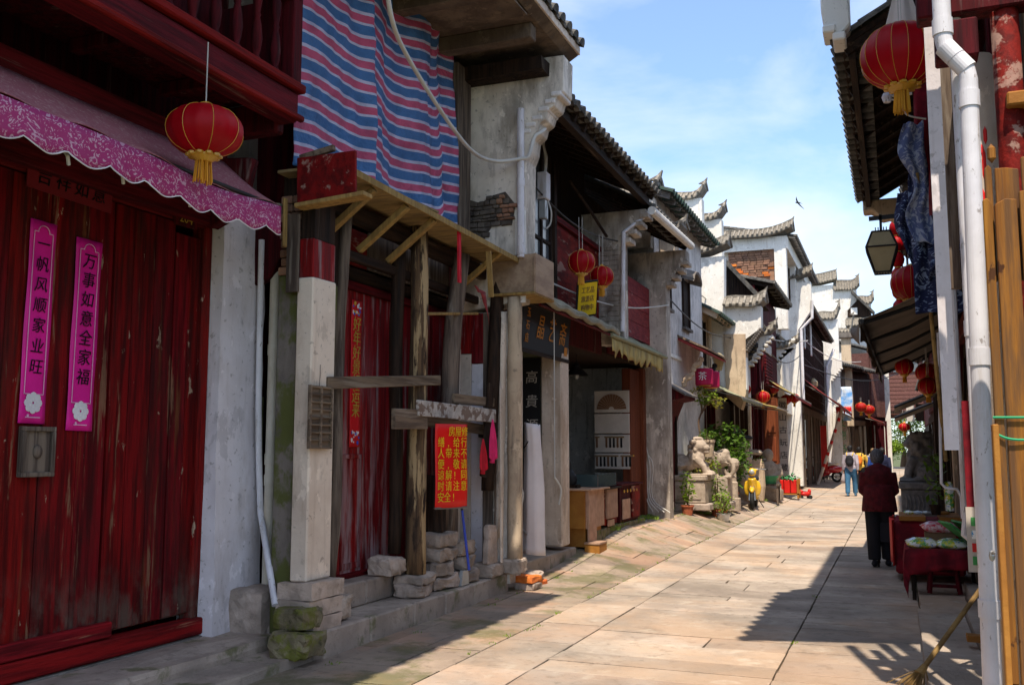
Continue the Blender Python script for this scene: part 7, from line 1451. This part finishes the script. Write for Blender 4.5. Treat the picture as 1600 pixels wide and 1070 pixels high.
def hang(label, pts, w, mat, Y, name='cloth', th=0.006, fold=0.03, nu=10):
    P_ = [onY(px, py, Y) for px, py in pts]; sm_ = smooth_path(P_, 8); n = len(sm_) - 1
    def fn(u, v):
        i = min(int(v * n), n - 1); f = v * n - i; p = sm_[i].lerp(sm_[i + 1], f); ww = w(v) if callable(w) else w
        return (p.x + (u - 0.5) * ww, p.y + fold * math.sin(u * 11 + v * 6) + 0.02 * math.sin(v * 17), p.z + 0.015 * math.sin(u * 7))
    o = drape(name, fn, nu, 40, mat, None, th, lambda u, v: (u * 0.4, v * 1.6)); return tag(o, label, 'cloth')
hang('upper pale grey blue batik cloth twisted round the bamboo pole', [(1427, 192), (1423, 235), (1436, 270), (1440, 300), (1434, 335), (1450, 380)], lambda v: 0.16 + 0.05 * math.sin(v * 9), 'white_batik', 8.8)
hang('long dark indigo batik cloth drooping towards the brown awning', [(1440, 270), (1446, 330), (1456, 380), (1462, 430), (1470, 490)], lambda v: 0.22 + 0.18 * v, 'batik', 8.9, fold=0.06)
hang('second dark batik cloth bundled under the eaves beside the window', [(1425, 300), (1418, 345), (1428, 380), (1450, 440)], lambda v: 0.25 - 0.1 * v, 'batik', 9.3, fold=0.06)
hang('wide dark batik swag gathered against the right hand posts', [(1480, 380), (1478, 410), (1470, 440)], lambda v: 0.30 - 0.1 * v, 'batik', 8.6, fold=0.06)
hang('narrow maroon and pink cloth strip hanging straight down beside the pipe', [(1458, 120), (1461, 180), (1462, 240), (1459, 300), (1460, 338)], lambda v: 0.075, 'pink_red_wood', 8.2, fold=0.02, nu=4)
hang('dark red cloth strip hanging behind the largest lantern', [(1438, 130), (1440, 200), (1444, 280), (1446, 340)], lambda v: 0.11, 'maroon_cloth', 8.9, fold=0.02, nu=4)
def bam(label, a, b, r=0.018, Ya=8.8, Yb=9.6):
    a = onY(*a, Ya); b = onY(*b, Yb); n = 9; m = MB(); m.tube([a, b], r, 7)
    for k in range(1, n): p = a.lerp(b, k / n); d = (b - a).normalized() * 0.006; m.tube([p - d, p + d], r * 1.2, 7)
    return tag(m.build('bamboo_pole', 'bamboo'), label, 'pole', None)
bam('long thin bamboo pole leaning through the batik cloths towards the lion', (1432, 270), (1478, 720)); bam('thicker bamboo pole behind the wide batik swag', (1472, 440), (1512, 705), 0.03, 8.6, 9.2); bam('straight thin pole hanging beside the thick drain pipe', (1478, 145), (1490, 385), 0.012, 7.4, 7.4)
# lamp on a bracket
sl_ = thing('street_lamp', 'square glass lantern lamp hanging from a black iron bracket', 'lamp', None, onY(1378, 395, 12.0)); 
def lampbox(t, s=1.0):
    w1, w2, w3 = 0.10 * s, 0.17 * s, 0.085 * s; zs = (0.24 * s, 0.05 * s, -0.24 * s); ws = (w1, w2, w3); vs = []
    for w_, z in zip(ws, zs): vs += [(-w_, -w_, z), (w_, -w_, z), (w_, w_, z), (-w_, w_, z)]
    MB().add(vs, [(4, 5, 1, 0), (5, 6, 2, 1), (6, 7, 3, 2), (7, 4, 0, 3), (8, 9, 5, 4), (9, 10, 6, 5), (10, 11, 7, 6), (11, 8, 4, 7), (0, 1, 2, 3), (8, 11, 10, 9)]).build('pane', 'lamp_glass', t)
    m = MB()
    for i in range(4):
        for k in range(2): m.tube([vs[k * 4 + i], vs[(k + 1) * 4 + i]], 0.012 * s, 5)
        for k in range(3): m.tube([vs[k * 4 + i], vs[k * 4 + (i + 1) % 4]], 0.012 * s, 5)
    for i in range(5): m.tube([(-0.06 + i * 0.03, -0.09 * s, zs[0]), (-0.06 + i * 0.03, -0.09 * s, zs[0] + 0.05)], 0.006, 4); m.blob((-0.06 + i * 0.03, -0.09 * s, zs[2] - 0.025), 0.014, 6)
    m.build('frame', 'black_metal', t)
lampbox(sl_); m = MB().bar((0, 0, 0.22), (0, 0, 0.46), 0.03).bar((-0.13, 0, 0.42), (0.9, 0, 0.45), 0.03, 0.05); m.build('bracket', 'black_metal', sl_)
# ------------------------------------------------ houses beyond on the right
def right_house(label, x, y0, y1, zf, ze, out, seed, up='board', um='maroon_wood', lm='dark_wood'):
    return far_house(label, 0.0, 0.0, y1 - y0, 0.0, zf, ze, out, up, um, lm, 4, seed, origin=(x, y1, 0), rz=math.pi, ridge=2.2, mode='mix')
right_house('red and dark house with latticed balcony beyond the right hand eaves', 0.75, 14.9, 20.5, 3.3, 5.5, 0.45, 91, 'lattice')
right_house('third dark house along the right side behind the stone guardian lion', 1.25, 20.8, 34.0, 3.3, 5.6, 0.5, 92)
right_house('fourth dark house along the right side of the lane', 1.6, 34.3, 52.0, 3.3, 6.0, 0.5, 93); right_house('last house on the right before the timber end house', 2.2, 52.5, 84.0, 3.4, 6.4, 0.5, 94)
bl_ = thing('balcony_rail', 'small carved balcony rail beside the string of red lanterns', 'balcony'); q = onY(1425, 400, 15.5)
for k in range(9): box('baluster', (0.12 + k * 0.07, 15.5, q.z - 0.3), (0.145 + k * 0.07, 15.54, q.z + 0.1), 'lattice_wood', bl_)
box('hand_rail', (0.05, 15.47, q.z + 0.1), (0.75, 15.57, q.z + 0.16), 'maroon_trim', bl_); box('bottom_rail', (0.05, 15.47, q.z - 0.36), (0.75, 15.57, q.z - 0.3), 'maroon_trim', bl_)
sl2 = thing('lantern_string', 'string of small red lanterns hanging vertically behind the bracket lamp', 'lantern string', None, onY(1403, 420, 15.2))
for k in range(6): MB().blob((0, 0, 0.62 - k * 0.24), (0.10, 0.10, 0.125), 12).build('small_lantern', 'lantern_red', sl2, smooth=True); MB().lathe((0, 0, 0.62 - k * 0.24 - 0.14), [(0, 0), (0.045, 0), (0.045, 0.04), (0, 0.04)], 8).build('collar', 'gold', sl2)
lantern('red lantern half hidden behind the batik cloth above the brown awning', onY(1424, 442, 13.6), 0.26, 'round red paper lanterns', 0.4, 0.85, seed=21)
lantern('upper of two red lanterns deep under the brown awning', onY(1448, 582, 16.5), 0.17, 'round red paper lanterns', 0.3, 0.85, seed=22); lantern('lower of two red lanterns deep under the brown awning', onY(1450, 603, 16.0), 0.15, 'round red paper lanterns', 0.3, 0.85, seed=23); lantern('red lantern with yellow print seen under the brown awning frame', onY(1413, 573, 17.0), 0.15, 'round red paper lanterns', 0.3, 0.85, seed=24); lantern('tiny dark red lantern hanging before the green trees', onY(1413, 667, 24.0), 0.13, 'round red paper lanterns', 0.3, 0.7, seed=25)
# brown awning seen from below
ba = thing('awning', 'large brown awning on folding arms seen from below on the right', 'awning')
drape('canvas', lambda u, v: (-0.27 + 1.10 * v + 0.10 * u, 10.4 + 7.4 * u, 2.93 + 0.52 * v + 0.02 * math.sin(u * 22) - 0.03 * math.sin(v * 3.1)), 40, 8, 'tan_canvas', ba, 0.006)
for y in (10.45, 12.2, 14.0, 15.8, 17.7): t_ = (y - 10.4) / 7.4; MB().tube([(-0.26 + 0.10 * t_, y, 2.90), (0.2, y + 0.08, 3.05), (0.83, y, 3.36)], 0.022, 6).build('arm', 'black_metal', ba)
MB().tube([(-0.28, 10.38, 2.91), (-0.17, 17.8, 2.91)], 0.03, 8).build('front_bar', 'black_metal', ba)
drape('valance', lambda u, v: (-0.29 + 0.10 * u - 0.02 * math.sin(u * 30) * v, 10.38 + 7.4 * u, 2.92 - 0.16 * v - 0.03 * math.sin(u * 40)), 60, 3, 'tan_canvas', ba, 0.004)
drape('end_flap', lambda u, v: (-0.30 - 0.10 * math.sin(u * 2) * v, 10.38 + 0.6 * u, 2.92 - 0.25 * v * (1 - u)), 6, 4, 'tan_canvas', ba, 0.004)
for (y0, y1, z, lb) in ((17.9, 20.0, 2.35, 'small sagging brown awning beyond the large one'), (20.5, 23.0, 2.25, 'lowest dark awning flap further along the right side')):
    t = thing('awning', lb, 'awning'); drape('canvas', lambda u, v: (0.0 + 0.85 * v, y0 + (y1 - y0) * u, z + 0.35 * v + 0.03 * math.sin(u * 12)), 16, 5, 'tan_canvas', t, 0.01)
    for y in (y0, y1): MB().tube([(0, y, z - 0.02), (0.85, y, z + 0.33)], 0.02, 5).build('arm', 'black_metal', t)
# ------------------------------------------------ guardian lion on the right
gp = thing('stone_plinth', 'dark grey carved pedestal under the big guardian lion', 'plinth', None, (0.50, 22.5, 0.0)); box('base_tier', (-0.52, -0.5, 0.0), (0.52, 0.6, 0.16), 'carved_grey', gp, bev=0.02); box('body', (-0.44, -0.42, 0.165), (0.44, 0.5, 0.78), 'carved_grey', gp, bev=0.02); box('top_tier', (-0.48, -0.46, 0.785), (0.48, 0.54, 0.93), 'carved_grey', gp, bev=0.02)
m = MB(); rr = random.Random(5)
for k in range(10): x = -0.36 + k * 0.08; m.tube([(x, -0.43, 0.3 + 0.05 * math.sin(k)), (x + 0.04, -0.43, 0.48 + 0.06 * math.cos(k * 2)), (x, -0.43, 0.66)], 0.018, 5)
m.build('relief', 'carved_grey', gp)
gl = thing('stone_lion', 'big dark grey guardian lion sitting upright with a curly mane on the right', 'statue', None, (0.46, 22.5, 0.935)); m = MB()
m.blob((0.05, 0.10, 0.28), (0.32, 0.34, 0.28), 14).blob((0.0, 0.02, 0.52), (0.27, 0.25, 0.30), 14).blob((-0.04, -0.02, 0.84), (0.23, 0.23, 0.22), 14).blob((-0.20, -0.08, 0.80), (0.12, 0.12, 0.10), 10)
for s in (-1, 1): m.tube([(-0.12, s * 0.17, 0.5), (-0.22, s * 0.18, 0.25), (-0.25, s * 0.18, 0.06)], [0.11, 0.09, 0.08], 8).blob((-0.30, s * 0.18, 0.05), (0.13, 0.09, 0.06), 8).blob((0.15, s * 0.26, 0.18), (0.24, 0.12, 0.18), 10).blob((0.0, s * 0.28, 0.05), (0.2, 0.09, 0.06), 8).blob((-0.03, s * 0.18, 1.02), (0.05, 0.05, 0.07), 6)
for _ in range(90): a = rr.uniform(-2.2, 2.2); b = rr.uniform(0, 1); m.blob((0.0 + 0.25 * math.cos(a) * 1.0, 0.26 * math.sin(a), 0.58 + 0.46 * b), 0.055, 6)
m.box((-0.42, -0.36, -0.0), (0.42, 0.46, 0.03)); sculpted('body', m, 0.026, 'carved_grey', gl, 1)
# ------------------------------------------------ market table
mt = thing('market_table', 'low market table covered by a maroon cloth that hangs in a corner point', 'table', None, (0.42, 11.75, 0.0))
box('top', (-0.33, -0.45, 0.50), (0.36, 0.45, 0.54), 'dark_wood', mt)
for sx_ in (-0.3, 0.33):
    for sy_ in (-0.4, 0.4): box('leg', (sx_ - 0.02, sy_ - 0.02, 0.0), (sx_ + 0.02, sy_ + 0.02, 0.5), 'dark_wood', mt)
tc_ = thing('tablecloth', 'maroon cloth draped over the low market table', 'tablecloth', None, (0.42, 11.75, 0.0))
def cloth(u, v):
    x = (u - 0.5) * 1.02; y = (v - 0.5) * 1.2; dx = max(0, abs(x) - 0.35); dy = max(0, abs(y) - 0.47); d = math.hypot(dx, dy) if dx and dy else dx + dy
    drop = (dx + dy) * (1.55 if y < 0 else 1.2) ; z = 0.552 - drop - (0.10 * max(0, -x) * 2 if dy and y < 0 else 0)
    fx = 0.02 * math.sin(y * 30) if dx else 0; fy = 0.02 * math.sin(x * 28) if dy else 0
    return ((0.355 if x > 0 else -0.355) * 1 + fx + math.copysign(dx * 0.18, x) if dx else x, (0.475 * (1 if y > 0 else -1) + fy + math.copysign(dy * 0.18, y)) if dy else y, max(z, 0.05) + 0.004 * noise.noise(Vector((x * 9, y * 9, 0))))
drape('cloth', cloth, 40, 44, 'maroon_cloth', tc_, 0.005)
b2 = thing('market_table', 'second higher table behind, covered in red cloth with a wooden edge', 'table', None, (0.30, 13.4, 0.0)); box('body', (-0.36, -0.55, 0.1), (0.42, 0.5, 0.74), 'maroon_cloth', b2, bev=0.03); box('edge_strip', (-0.30, -0.60, 0.745), (0.0, 0.3, 0.80), 'box_wood', b2, bev=0.005); box('edge_strip', (0.16, -0.60, 0.745), (0.40, 0.3, 0.80), 'box_wood', b2, bev=0.005)
drape('side_cloth', lambda u, v: (-0.39 + 0.03 * math.sin(u * 9), -0.6 + 1.1 * u, 0.75 - 0.55 * v), 14, 8, 'card_red', b2, 0.006)
for k in range(5): o = MB().blob((0, 0, 0), (0.07, 0.06, 0.025), 8).build('small_box', ['pack_yellow', 'blue_banner', 'pale_pane', 'blue_banner', 'box_wood'][k]); o.location = (0.12 + k * 0.10, 13.1, 0.83); tag(o, 'small ' + ['leftmost', 'second', 'middle', 'fourth', 'rightmost'][k] + ' packet in the row on the far red table', 'packet', 'packets on the far red table')
shb = thing('shoes', 'pair of pale shoes on a dark box left of the far red table', 'shoes', None, (-0.12, 14.6, 0.62))
for s in (-1, 1): sculpted('shoe', MB().blob((s * 0.09, 0, 0.03), (0.05, 0.12, 0.035), 8).blob((s * 0.09, 0.06, 0.05), (0.045, 0.06, 0.04), 8), 0.012, 'pale_pane', shb)
sbx = thing('display_box', 'dark box carrying the pale shoes', 'box'); box('body', (-0.35, 14.3, 0.35), (0.12, 14.9, 0.61), 'black_cloth', sbx)
for sx_ in (-0.3, 0.05):
    for sy_ in (14.35, 14.85): box('leg', (sx_, sy_, 0), (sx_ + 0.03, sy_ + 0.03, 0.35), 'dark_wood', sbx)
rz_ = thing('carton', 'brown carton standing on the maroon table under the red packet', 'carton', None, (0.42, 11.98, 0.56)); box('body', (-0.16, -0.12, 0), (0.16, 0.12, 0.12), 'wicker', rz_, bev=0.006); box('flap', (-0.16, -0.125, 0.121), (0.16, 0.02, 0.125), 'wicker', rz_)
def packet(label, loc, r, mat, rz=0, seed=0):
    m = MB(); n = 14; k = 10; vs = []
    for s in (1, -1):
        for j in range(k + 1):
            for i in range(n + 1): u, v = i / n * 2 - 1, j / k * 2 - 1; e = (1 - u ** 4) * (1 - v ** 4); vs.append((u * r[0] * (1 + 0.03 * math.sin(v * 9)), v * r[1], s * r[2] * e * (1 + 0.25 * noise.noise(Vector((u * 3, v * 3, seed))))))
    w = n + 1; fs = [(b + j * w + i, b + j * w + i + 1, b + (j + 1) * w + i + 1, b + (j + 1) * w + i) for b in (0, (k + 1) * w) for j in range(k) for i in range(n)]
    o = m.add(vs, fs).build('packet', mat, smooth=True); o.location = loc; o.rotation_euler = (0.12, 0, rz); return tag(o, label, 'packet')
packet('left yellow and pale green plastic packet on the maroon cloth', (0.22, 11.50, 0.60), (0.16, 0.13, 0.05), 'pack_yellow', 0.1, 1); packet('right yellow and white plastic packet on the maroon cloth', (0.52, 11.52, 0.60), (0.16, 0.13, 0.05), 'pack_yellow', -0.1, 2); packet('red and silver packet lying on the brown carton', (0.42, 11.95, 0.74), (0.19, 0.13, 0.06), 'pack_red', 0.15, 3)
gbx = thing('carton', 'open green printed carton leaning at the right end of the maroon table', 'carton', None, (0.74, 11.45, 0.58)); gbx.rotation_euler = (0, -0.9, 0.25)
box('side_panel', (0, -0.2, 0), (0.02, 0.2, 0.40), 'green_box', gbx); box('side_panel', (0.09, -0.2, -0.05), (0.11, 0.2, 0.30), 'green_box', gbx); box('base', (0.02, -0.2, 0), (0.09, 0.2, 0.02), 'wicker', gbx)
st = thing('stool', 'small dark red wooden stool under the maroon table', 'stool', None, (0.42, 11.45, 0.09))
box('seat', (-0.15, -0.11, 0.30), (0.15, 0.11, 0.335), 'maroon_wood', st, bev=0.008)
for sx_ in (-1, 1):
    for sy_ in (-1, 1): MB().bar((sx_ * 0.12, sy_ * 0.08, 0.30), (sx_ * 0.15, sy_ * 0.11, 0.0), 0.035).build('leg', 'maroon_wood', st)
    MB().bar((sx_ * 0.135, -0.09, 0.13), (sx_ * 0.135, 0.09, 0.13), 0.02, 0.03).build('stretcher', 'maroon_wood', st)
MB().bar((-0.13, -0.10, 0.08), (0.13, -0.10, 0.08), 0.02, 0.035).build('stretcher', 'maroon_wood', st); MB().bar((-0.13, -0.09, 0.24), (0.13, -0.09, 0.24), 0.02, 0.035).build('stretcher', 'maroon_wood', st)
# wares in the shade behind the table
wr = thing('shelf_unit', 'shaded counter with small goods behind the white conduits', 'counter', None, (0.80, 10.4, 0)); box('body', (0.0, -0.5, 0.16), (0.5, 1.2, 0.80), 'dark_wood', wr); box('counter_top', (-0.05, -0.55, 0.805), (0.55, 1.25, 0.84), 'pale_pane', wr)
for k in range(6): box('jar', (0.02, -0.45 + k * 0.25, 0.845), (0.10, -0.33 + k * 0.25, 0.98 + 0.04 * (k % 3)), ['card_red', 'pack_yellow', 'board_white'][k % 3], wr, bev=0.01)
lp_ = thing('potted_plant', 'thin leafy plant with yellow green sleeve in the shade by the poles', 'potted plant', None, (0.42, 12.9, 0.82)); pot(lp_, (0, 0, 0), 0.07, 0.12, 'dark_wood'); leaves(lp_, 'foliage', (0, 0, 0.45), (0.13, 0.13, 0.38), 140, 0.10, 'leaf', 51); MB().lathe((0.16, 0, 0.05), [(0.05, 0), (0.06, 0.25), (0.03, 0.35)], 8).build('sleeve', 'pack_yellow', lp_)
for k in range(5):
    o = MB().box((0, 0, 0), (0.03, 0.14, 2.7 - 0.15 * k)).build('plank', ['grey_wood', 'dark_wood', 'cream_pillar', 'grey_wood', 'maroon_wood'][k], bev=0.004); o.location = (0.72, 12.6 + k * 0.30, 0.17); o.rotation_euler.y = 0.035 * (k % 3); tag(o, ['first grey', 'second dark', 'third pale', 'fourth grey', 'fifth dark red'][k] + ' upright plank stacked at the right hand shop front, counted from the camera', 'plank', 'planks stored at the right hand shop front')
# ------------------------------------------------ right hand step stones, broom, wooden block
q0, q1 = onZ(1432, 1068, 0.11), onZ(1446, 952, 0.11)
block('long pale threshold slab beside the lane at the bottom right', (0.13, 6.2, 0.0), (0.52, 10.1, 0.11), 'paving', 0.012, 90, 'step', 'stone_step'); block('inner threshold slab, half hidden behind the thick pipe', (0.53, 6.0, 0.0), (0.92, 10.1, 0.16), 'paving', 0.012, 91, 'step', 'stone_step'); block('short raised step slab in front of the small stool', (0.16, 10.15, 0.0), (0.60, 11.2, 0.09), 'paving', 0.012, 92, 'step', 'stone_step'); block('square step block beside the stool under the table corner', (0.62, 10.3, 0.0), (0.95, 11.5, 0.20), 'step_stone', 0.012, 93, 'step', 'stone_step')
br = thing('broom', 'wooden handled broom leaning against the pipes with its head on the slab', 'broom'); a = Vector((0.09, 7.05, 0.15)); b = onY(1532, 920, 7.5)
MB().tube([a, b, b + (b - a) * 0.08], [0.017, 0.016, 0.015], 8).build('handle', 'bamboo', br); d = (a - b).normalized(); m = MB(); rr = random.Random(2)
for k in range(70): e = Vector((rr.gauss(0, 1), rr.gauss(0, 1), 0)) * 0.028; m.tube([a + d * -0.02 + e * 0.35, a + d * 0.10 + e * 1.6 + Vector((0, 0, -0.01))], 0.003, 3)
m.build('bristle', 'bamboo', br); MB().tube([a - d * 0.06, a + d * 0.02], [0.02, 0.032], 8).build('binding', 'bamboo', br)
wbk = onZ(1522, 1000, 0.17); wb_ = block('small orange brown wood block on the inner slab near the pipe foot', (wbk.x - 0.05, wbk.y - 0.06, 0.165), (wbk.x + 0.05, wbk.y + 0.06, 0.215), 'box_wood', 0.006, 95, 'wood block', 'wood_block')
# ================================================================== people
def person(label, loc, rz, h, top, legs, hair, skin='skin', hunch=0.0, stride=0.12, arms='down', coat_len=0.0, bulk=1.0, tilt=0.0, vox=0.012, shoe='black_cloth', group=None, hairlen=0.0):
    """faces +y in its own frame; 1.70 m tall before scaling"""
    t = thing('person', label, 'person', group, loc, rz, h / 1.70); S = {}
    hf = hunch
    hip = Vector((0, 0, 0.92)); chest = Vector((0, 0.10 * hf, 1.25)); neck = Vector((0, 0.22 * hf, 1.43)); head = Vector((0, 0.34 * hf + 0.01, 1.575 - 0.05 * hf))
    body = MB()
    def torso(m, e=0.0):
        m.blob((0, 0, 0.95), (0.165 * bulk + e, 0.115 * bulk + e, 0.14 + e), 14).blob((0, 0.04 * hf, 1.10), (0.145 * bulk + e, 0.105 * bulk + e, 0.17 + e), 14).blob(tuple(chest), (0.165 * bulk + e, 0.115 * bulk + e, 0.17 + e), 14)
        m.tube([(-0.15 * bulk ** 0.4, chest.y, 1.37 - 0.05 * hf), (0, chest.y, 1.40), (0.15 * bulk ** 0.4, chest.y, 1.37 - 0.05 * hf)], [0.05 + e, 0.075 + e, 0.05 + e], 10)
    torso(body); body.tube([(0, chest.y, 1.36), tuple(neck), tuple(head - Vector((0, 0, 0.06)))], [0.07, 0.052, 0.05], 10)
    body.blob(tuple(head), (0.073, 0.092, 0.108), 16).blob(tuple(head + Vector((0, 0.045, -0.055))), (0.052, 0.05, 0.05), 10).blob(tuple(head + Vector((0, 0.10, -0.015))), (0.013, 0.02, 0.022), 8)
    body.blob(tuple(head + Vector((0, 0.088, -0.055))), (0.025, 0.010, 0.008), 8)
    for s in (-1, 1): body.blob(tuple(head + Vector((s * 0.075, -0.005, -0.01))), (0.012, 0.02, 0.03), 8); 
    legs_p = []
    for s in (-1, 1):
        f = s * stride; P = [(s * 0.088, 0, 0.90), (s * 0.095, f * 0.6 + 0.015, 0.50), (s * 0.095, f, 0.09)]; legs_p.append(P); body.tube(P, [0.088, 0.058, 0.036], 10)
        body.blob((s * 0.097, f * 0.72, 0.36), (0.045, 0.050, 0.10), 8)
    ap = []
    for s in (-1, 1):
        sh = Vector((s * (0.185 if hunch < 0.3 else 0.150) * bulk, chest.y, 1.37 - 0.05 * hunch))
        if arms == 'front': el = sh + Vector((s * 0.045, -0.01, -0.27)); wr = el + Vector((-s * 0.10, 0.20, -0.10)); hd_ = Vector((-s * 0.05, 0.05, 0))
        elif arms == 'carry' and s < 0: el = sh + Vector((s * 0.05, -0.01, -0.28)); wr = el + Vector((s * 0.01, 0.05, -0.24)); hd_ = Vector((0, 0.01, -0.07))
        elif arms == 'raised': el = sh + Vector((s * 0.10, 0.06, -0.24)); wr = el + Vector((-s * 0.02, 0.2, 0.06)); hd_ = Vector((0, 0.06, 0.02))
        else: el = sh + Vector((s * 0.045, -0.02 - s * 0.05, -0.28)); wr = el + Vector((0, 0.06 - s * 0.05, -0.24)); hd_ = Vector((0, 0.015, -0.07))
        ap.append((sh, el, wr)); body.tube([sh, el, wr], [0.05, 0.04, 0.027], 8)
        c = wr + hd_ * 0.6; body.blob(tuple(c), (0.024, 0.030, 0.045) if arms == 'down' or (arms == 'carry') else (0.03, 0.045, 0.022), 8); hn = hd_.normalized(); sd_ = hn.cross(Vector((1, 0, 0))); sd_ = sd_.normalized() if sd_.length > 0.2 else Vector((0, 1, 0))
        for k in range(4): b0 = c + sd_ * (k - 1.5) * 0.017 + hn * 0.03; b1 = b0 + hn * (0.030 + 0.006 * (k in (1, 2))); b2 = b1 + hn * 0.016 + Vector((-s * 0.018, 0, 0)); body.tube([b0, b1, b2], 0.0095, 6)
        b0 = c + sd_ * 0.026; body.tube([b0, b0 + sd_ * 0.02 + hn * 0.02, b0 + sd_ * 0.022 + hn * 0.042], 0.0105, 6)
    sculpted('body', body, vox, skin, t, 2)
    ey = MB()
    for s in (-1, 1): ey.blob(tuple(head + Vector((s * 0.028, 0.083, 0.008))), (0.011, 0.008, 0.007), 8)
    ey.build('eye', 'black_hair', t)
    tr_ = MB()
    for s, P in zip((-1, 1), legs_p): tr_.tube([(P[0][0], P[0][1], P[0][2] + 0.03), P[1], (P[2][0], P[2][1], 0.10)], [0.115 * bulk ** 0.5, 0.088 * bulk ** 0.7, 0.078 * bulk ** 0.7], 12)
    tr_.blob((0, 0, 0.95), (0.178 * bulk, 0.135, 0.13), 12); sculpted('trousers', tr_, 0.016, legs, t, 3)
    cm = MB(); torso(cm, 0.022)
    for sh, el, wr in ap: cm.tube([sh, el, wr.lerp(el, 0.08)], [0.072, 0.060, 0.048], 10)
    if coat_len:
        cm.tube([(0, 0.02 * hf, 1.15), (0, 0, 0.95), (0, -0.01, 0.95 - coat_len)], [0.16 * bulk, 0.19 * bulk, 0.205 * bulk], 16)
        cm.v = [(v[0], v[1] * (0.80 if v[2] < 1.2 else 1), v[2]) for v in cm.v]
    cm.tube([(0, chest.y + 0.01, 1.38), tuple(neck + Vector((0, 0, 0.0)))], [0.085, 0.068], 10)
    sculpted('coat' if coat_len else 'shirt', cm, 0.015, top, t, 3)
    kh = 1.0 + 0.35 * hunch; hm = MB().blob(tuple(head + Vector((0, -0.018, 0.022))), (0.087 * kh, 0.098 * kh, 0.104 * kh), 16).blob(tuple(head + Vector((0, -0.055, -0.03 - hairlen))), (0.075, 0.055, 0.075 + hairlen), 12)
    rr = random.Random(int(loc[1] * 7))
    for _ in range(26): a = rr.uniform(2.6, 6.9); b = rr.uniform(-0.5, 1.3); hm.blob(tuple(head + Vector((0.082 * math.cos(a) * math.cos(b), -0.02 + 0.09 * math.sin(a) * math.cos(b), 0.02 + 0.09 * math.sin(b)))), 0.022, 6)
    sculpted('hair', hm, 0.012, hair, t, 1)
    for s, P in zip((-1, 1), legs_p): sculpted('shoe', MB().blob((P[2][0], P[2][1] + 0.04, 0.045), (0.048, 0.125, 0.042), 12).blob((P[2][0], P[2][1] - 0.02, 0.07), (0.042, 0.06, 0.05), 10), 0.014, shoe, t, 2)
    return t, chest, ap
w = onZ(1378, 885, 0.01)
person('elderly person in a dark red quilted coat and black trousers walking away, head bowed', (w.x, w.y, 0.01), R(3), 1.62, 'coat', 'black_trousers', 'grey_hair', hunch=0.55, stride=0.07, arms='front', coat_len=0.17, bulk=1.22, vox=0.011)
b = onZ(1331, 775, 0.01); t, chest, ap = person('person in a grey shirt and blue jeans carrying a black backpack and a plastic bag', (b.x, b.y, 0.01), R(-8), 1.76, 'grey_shirt', 'jeans', 'black_hair', stride=0.16, arms='carry', shoe='shoe_blue')
def backpack(t, mat, y=-0.17, strap='black_cloth', label=None):
    bk = thing('backpack', label, 'backpack', None, t.location, t.rotation_euler.z, t.scale[0]); sculpted('bag', MB().blob((0, y, 1.18), (0.14, 0.085, 0.20), 14).blob((0, y - 0.06, 1.10), (0.10, 0.05, 0.10), 10), 0.016, mat, bk)
    m = MB()
    for s in (-1, 1): m.tube(smooth_path([(s * 0.09, y + 0.02, 1.36), (s * 0.11, 0.0, 1.46), (s * 0.12, 0.14, 1.30), (s * 0.12, 0.02, 1.02)], 5), 0.016, 5)
    m.build('strap', strap, bk); return bk
backpack(t, 'black_cloth', strap='yellow_shirt', label='black backpack worn over the grey shirt')
pb = thing('plastic_bag', 'pale plastic carrier bag held low in the left hand of the person in jeans', 'bag', None, t.location, t.rotation_euler.z, t.scale[0]); wr = ap[0][2]
MB().lathe((wr.x, wr.y, wr.z - 0.42), [(0, 0), (0.07, 0.0), (0.10, 0.10), (0.07, 0.24), (0.02, 0.34)], 10, 1, 0.5).rough(0.015, 12).build('bag', 'plastic_bag', pb, smooth=True)
b = onZ(1348, 762, 0.01); t, chest, ap = person('person in a yellow shirt with an orange backpack behind the one in jeans', (b.x + 0.05, 39.5, 0.01), R(-5), 1.72, 'yellow_shirt', 'black_trousers', 'black_hair', stride=0.10, arms='raised', shoe='scooter_white'); backpack(t, 'orange_bag', label='orange backpack worn over the yellow shirt')
person('person in a blue jacket walking just left of the dark red coat', (-0.72, 38.0, 0.01), R(10), 1.66, 'blue_jacket', 'jeans', 'black_hair', stride=0.12); person('person in dark clothes partly hidden behind the dark red coat', (-0.42, 33.0, 0.01), R(-4), 1.68, 'navy', 'black_trousers', 'black_hair', stride=0.10); person('farthest person, in a pale top, glimpsed beside the hidden dark clothed one', (-0.95, 45.0, 0.01), R(0), 1.68, 'board_white', 'black_trousers', 'wicker', stride=0.1)
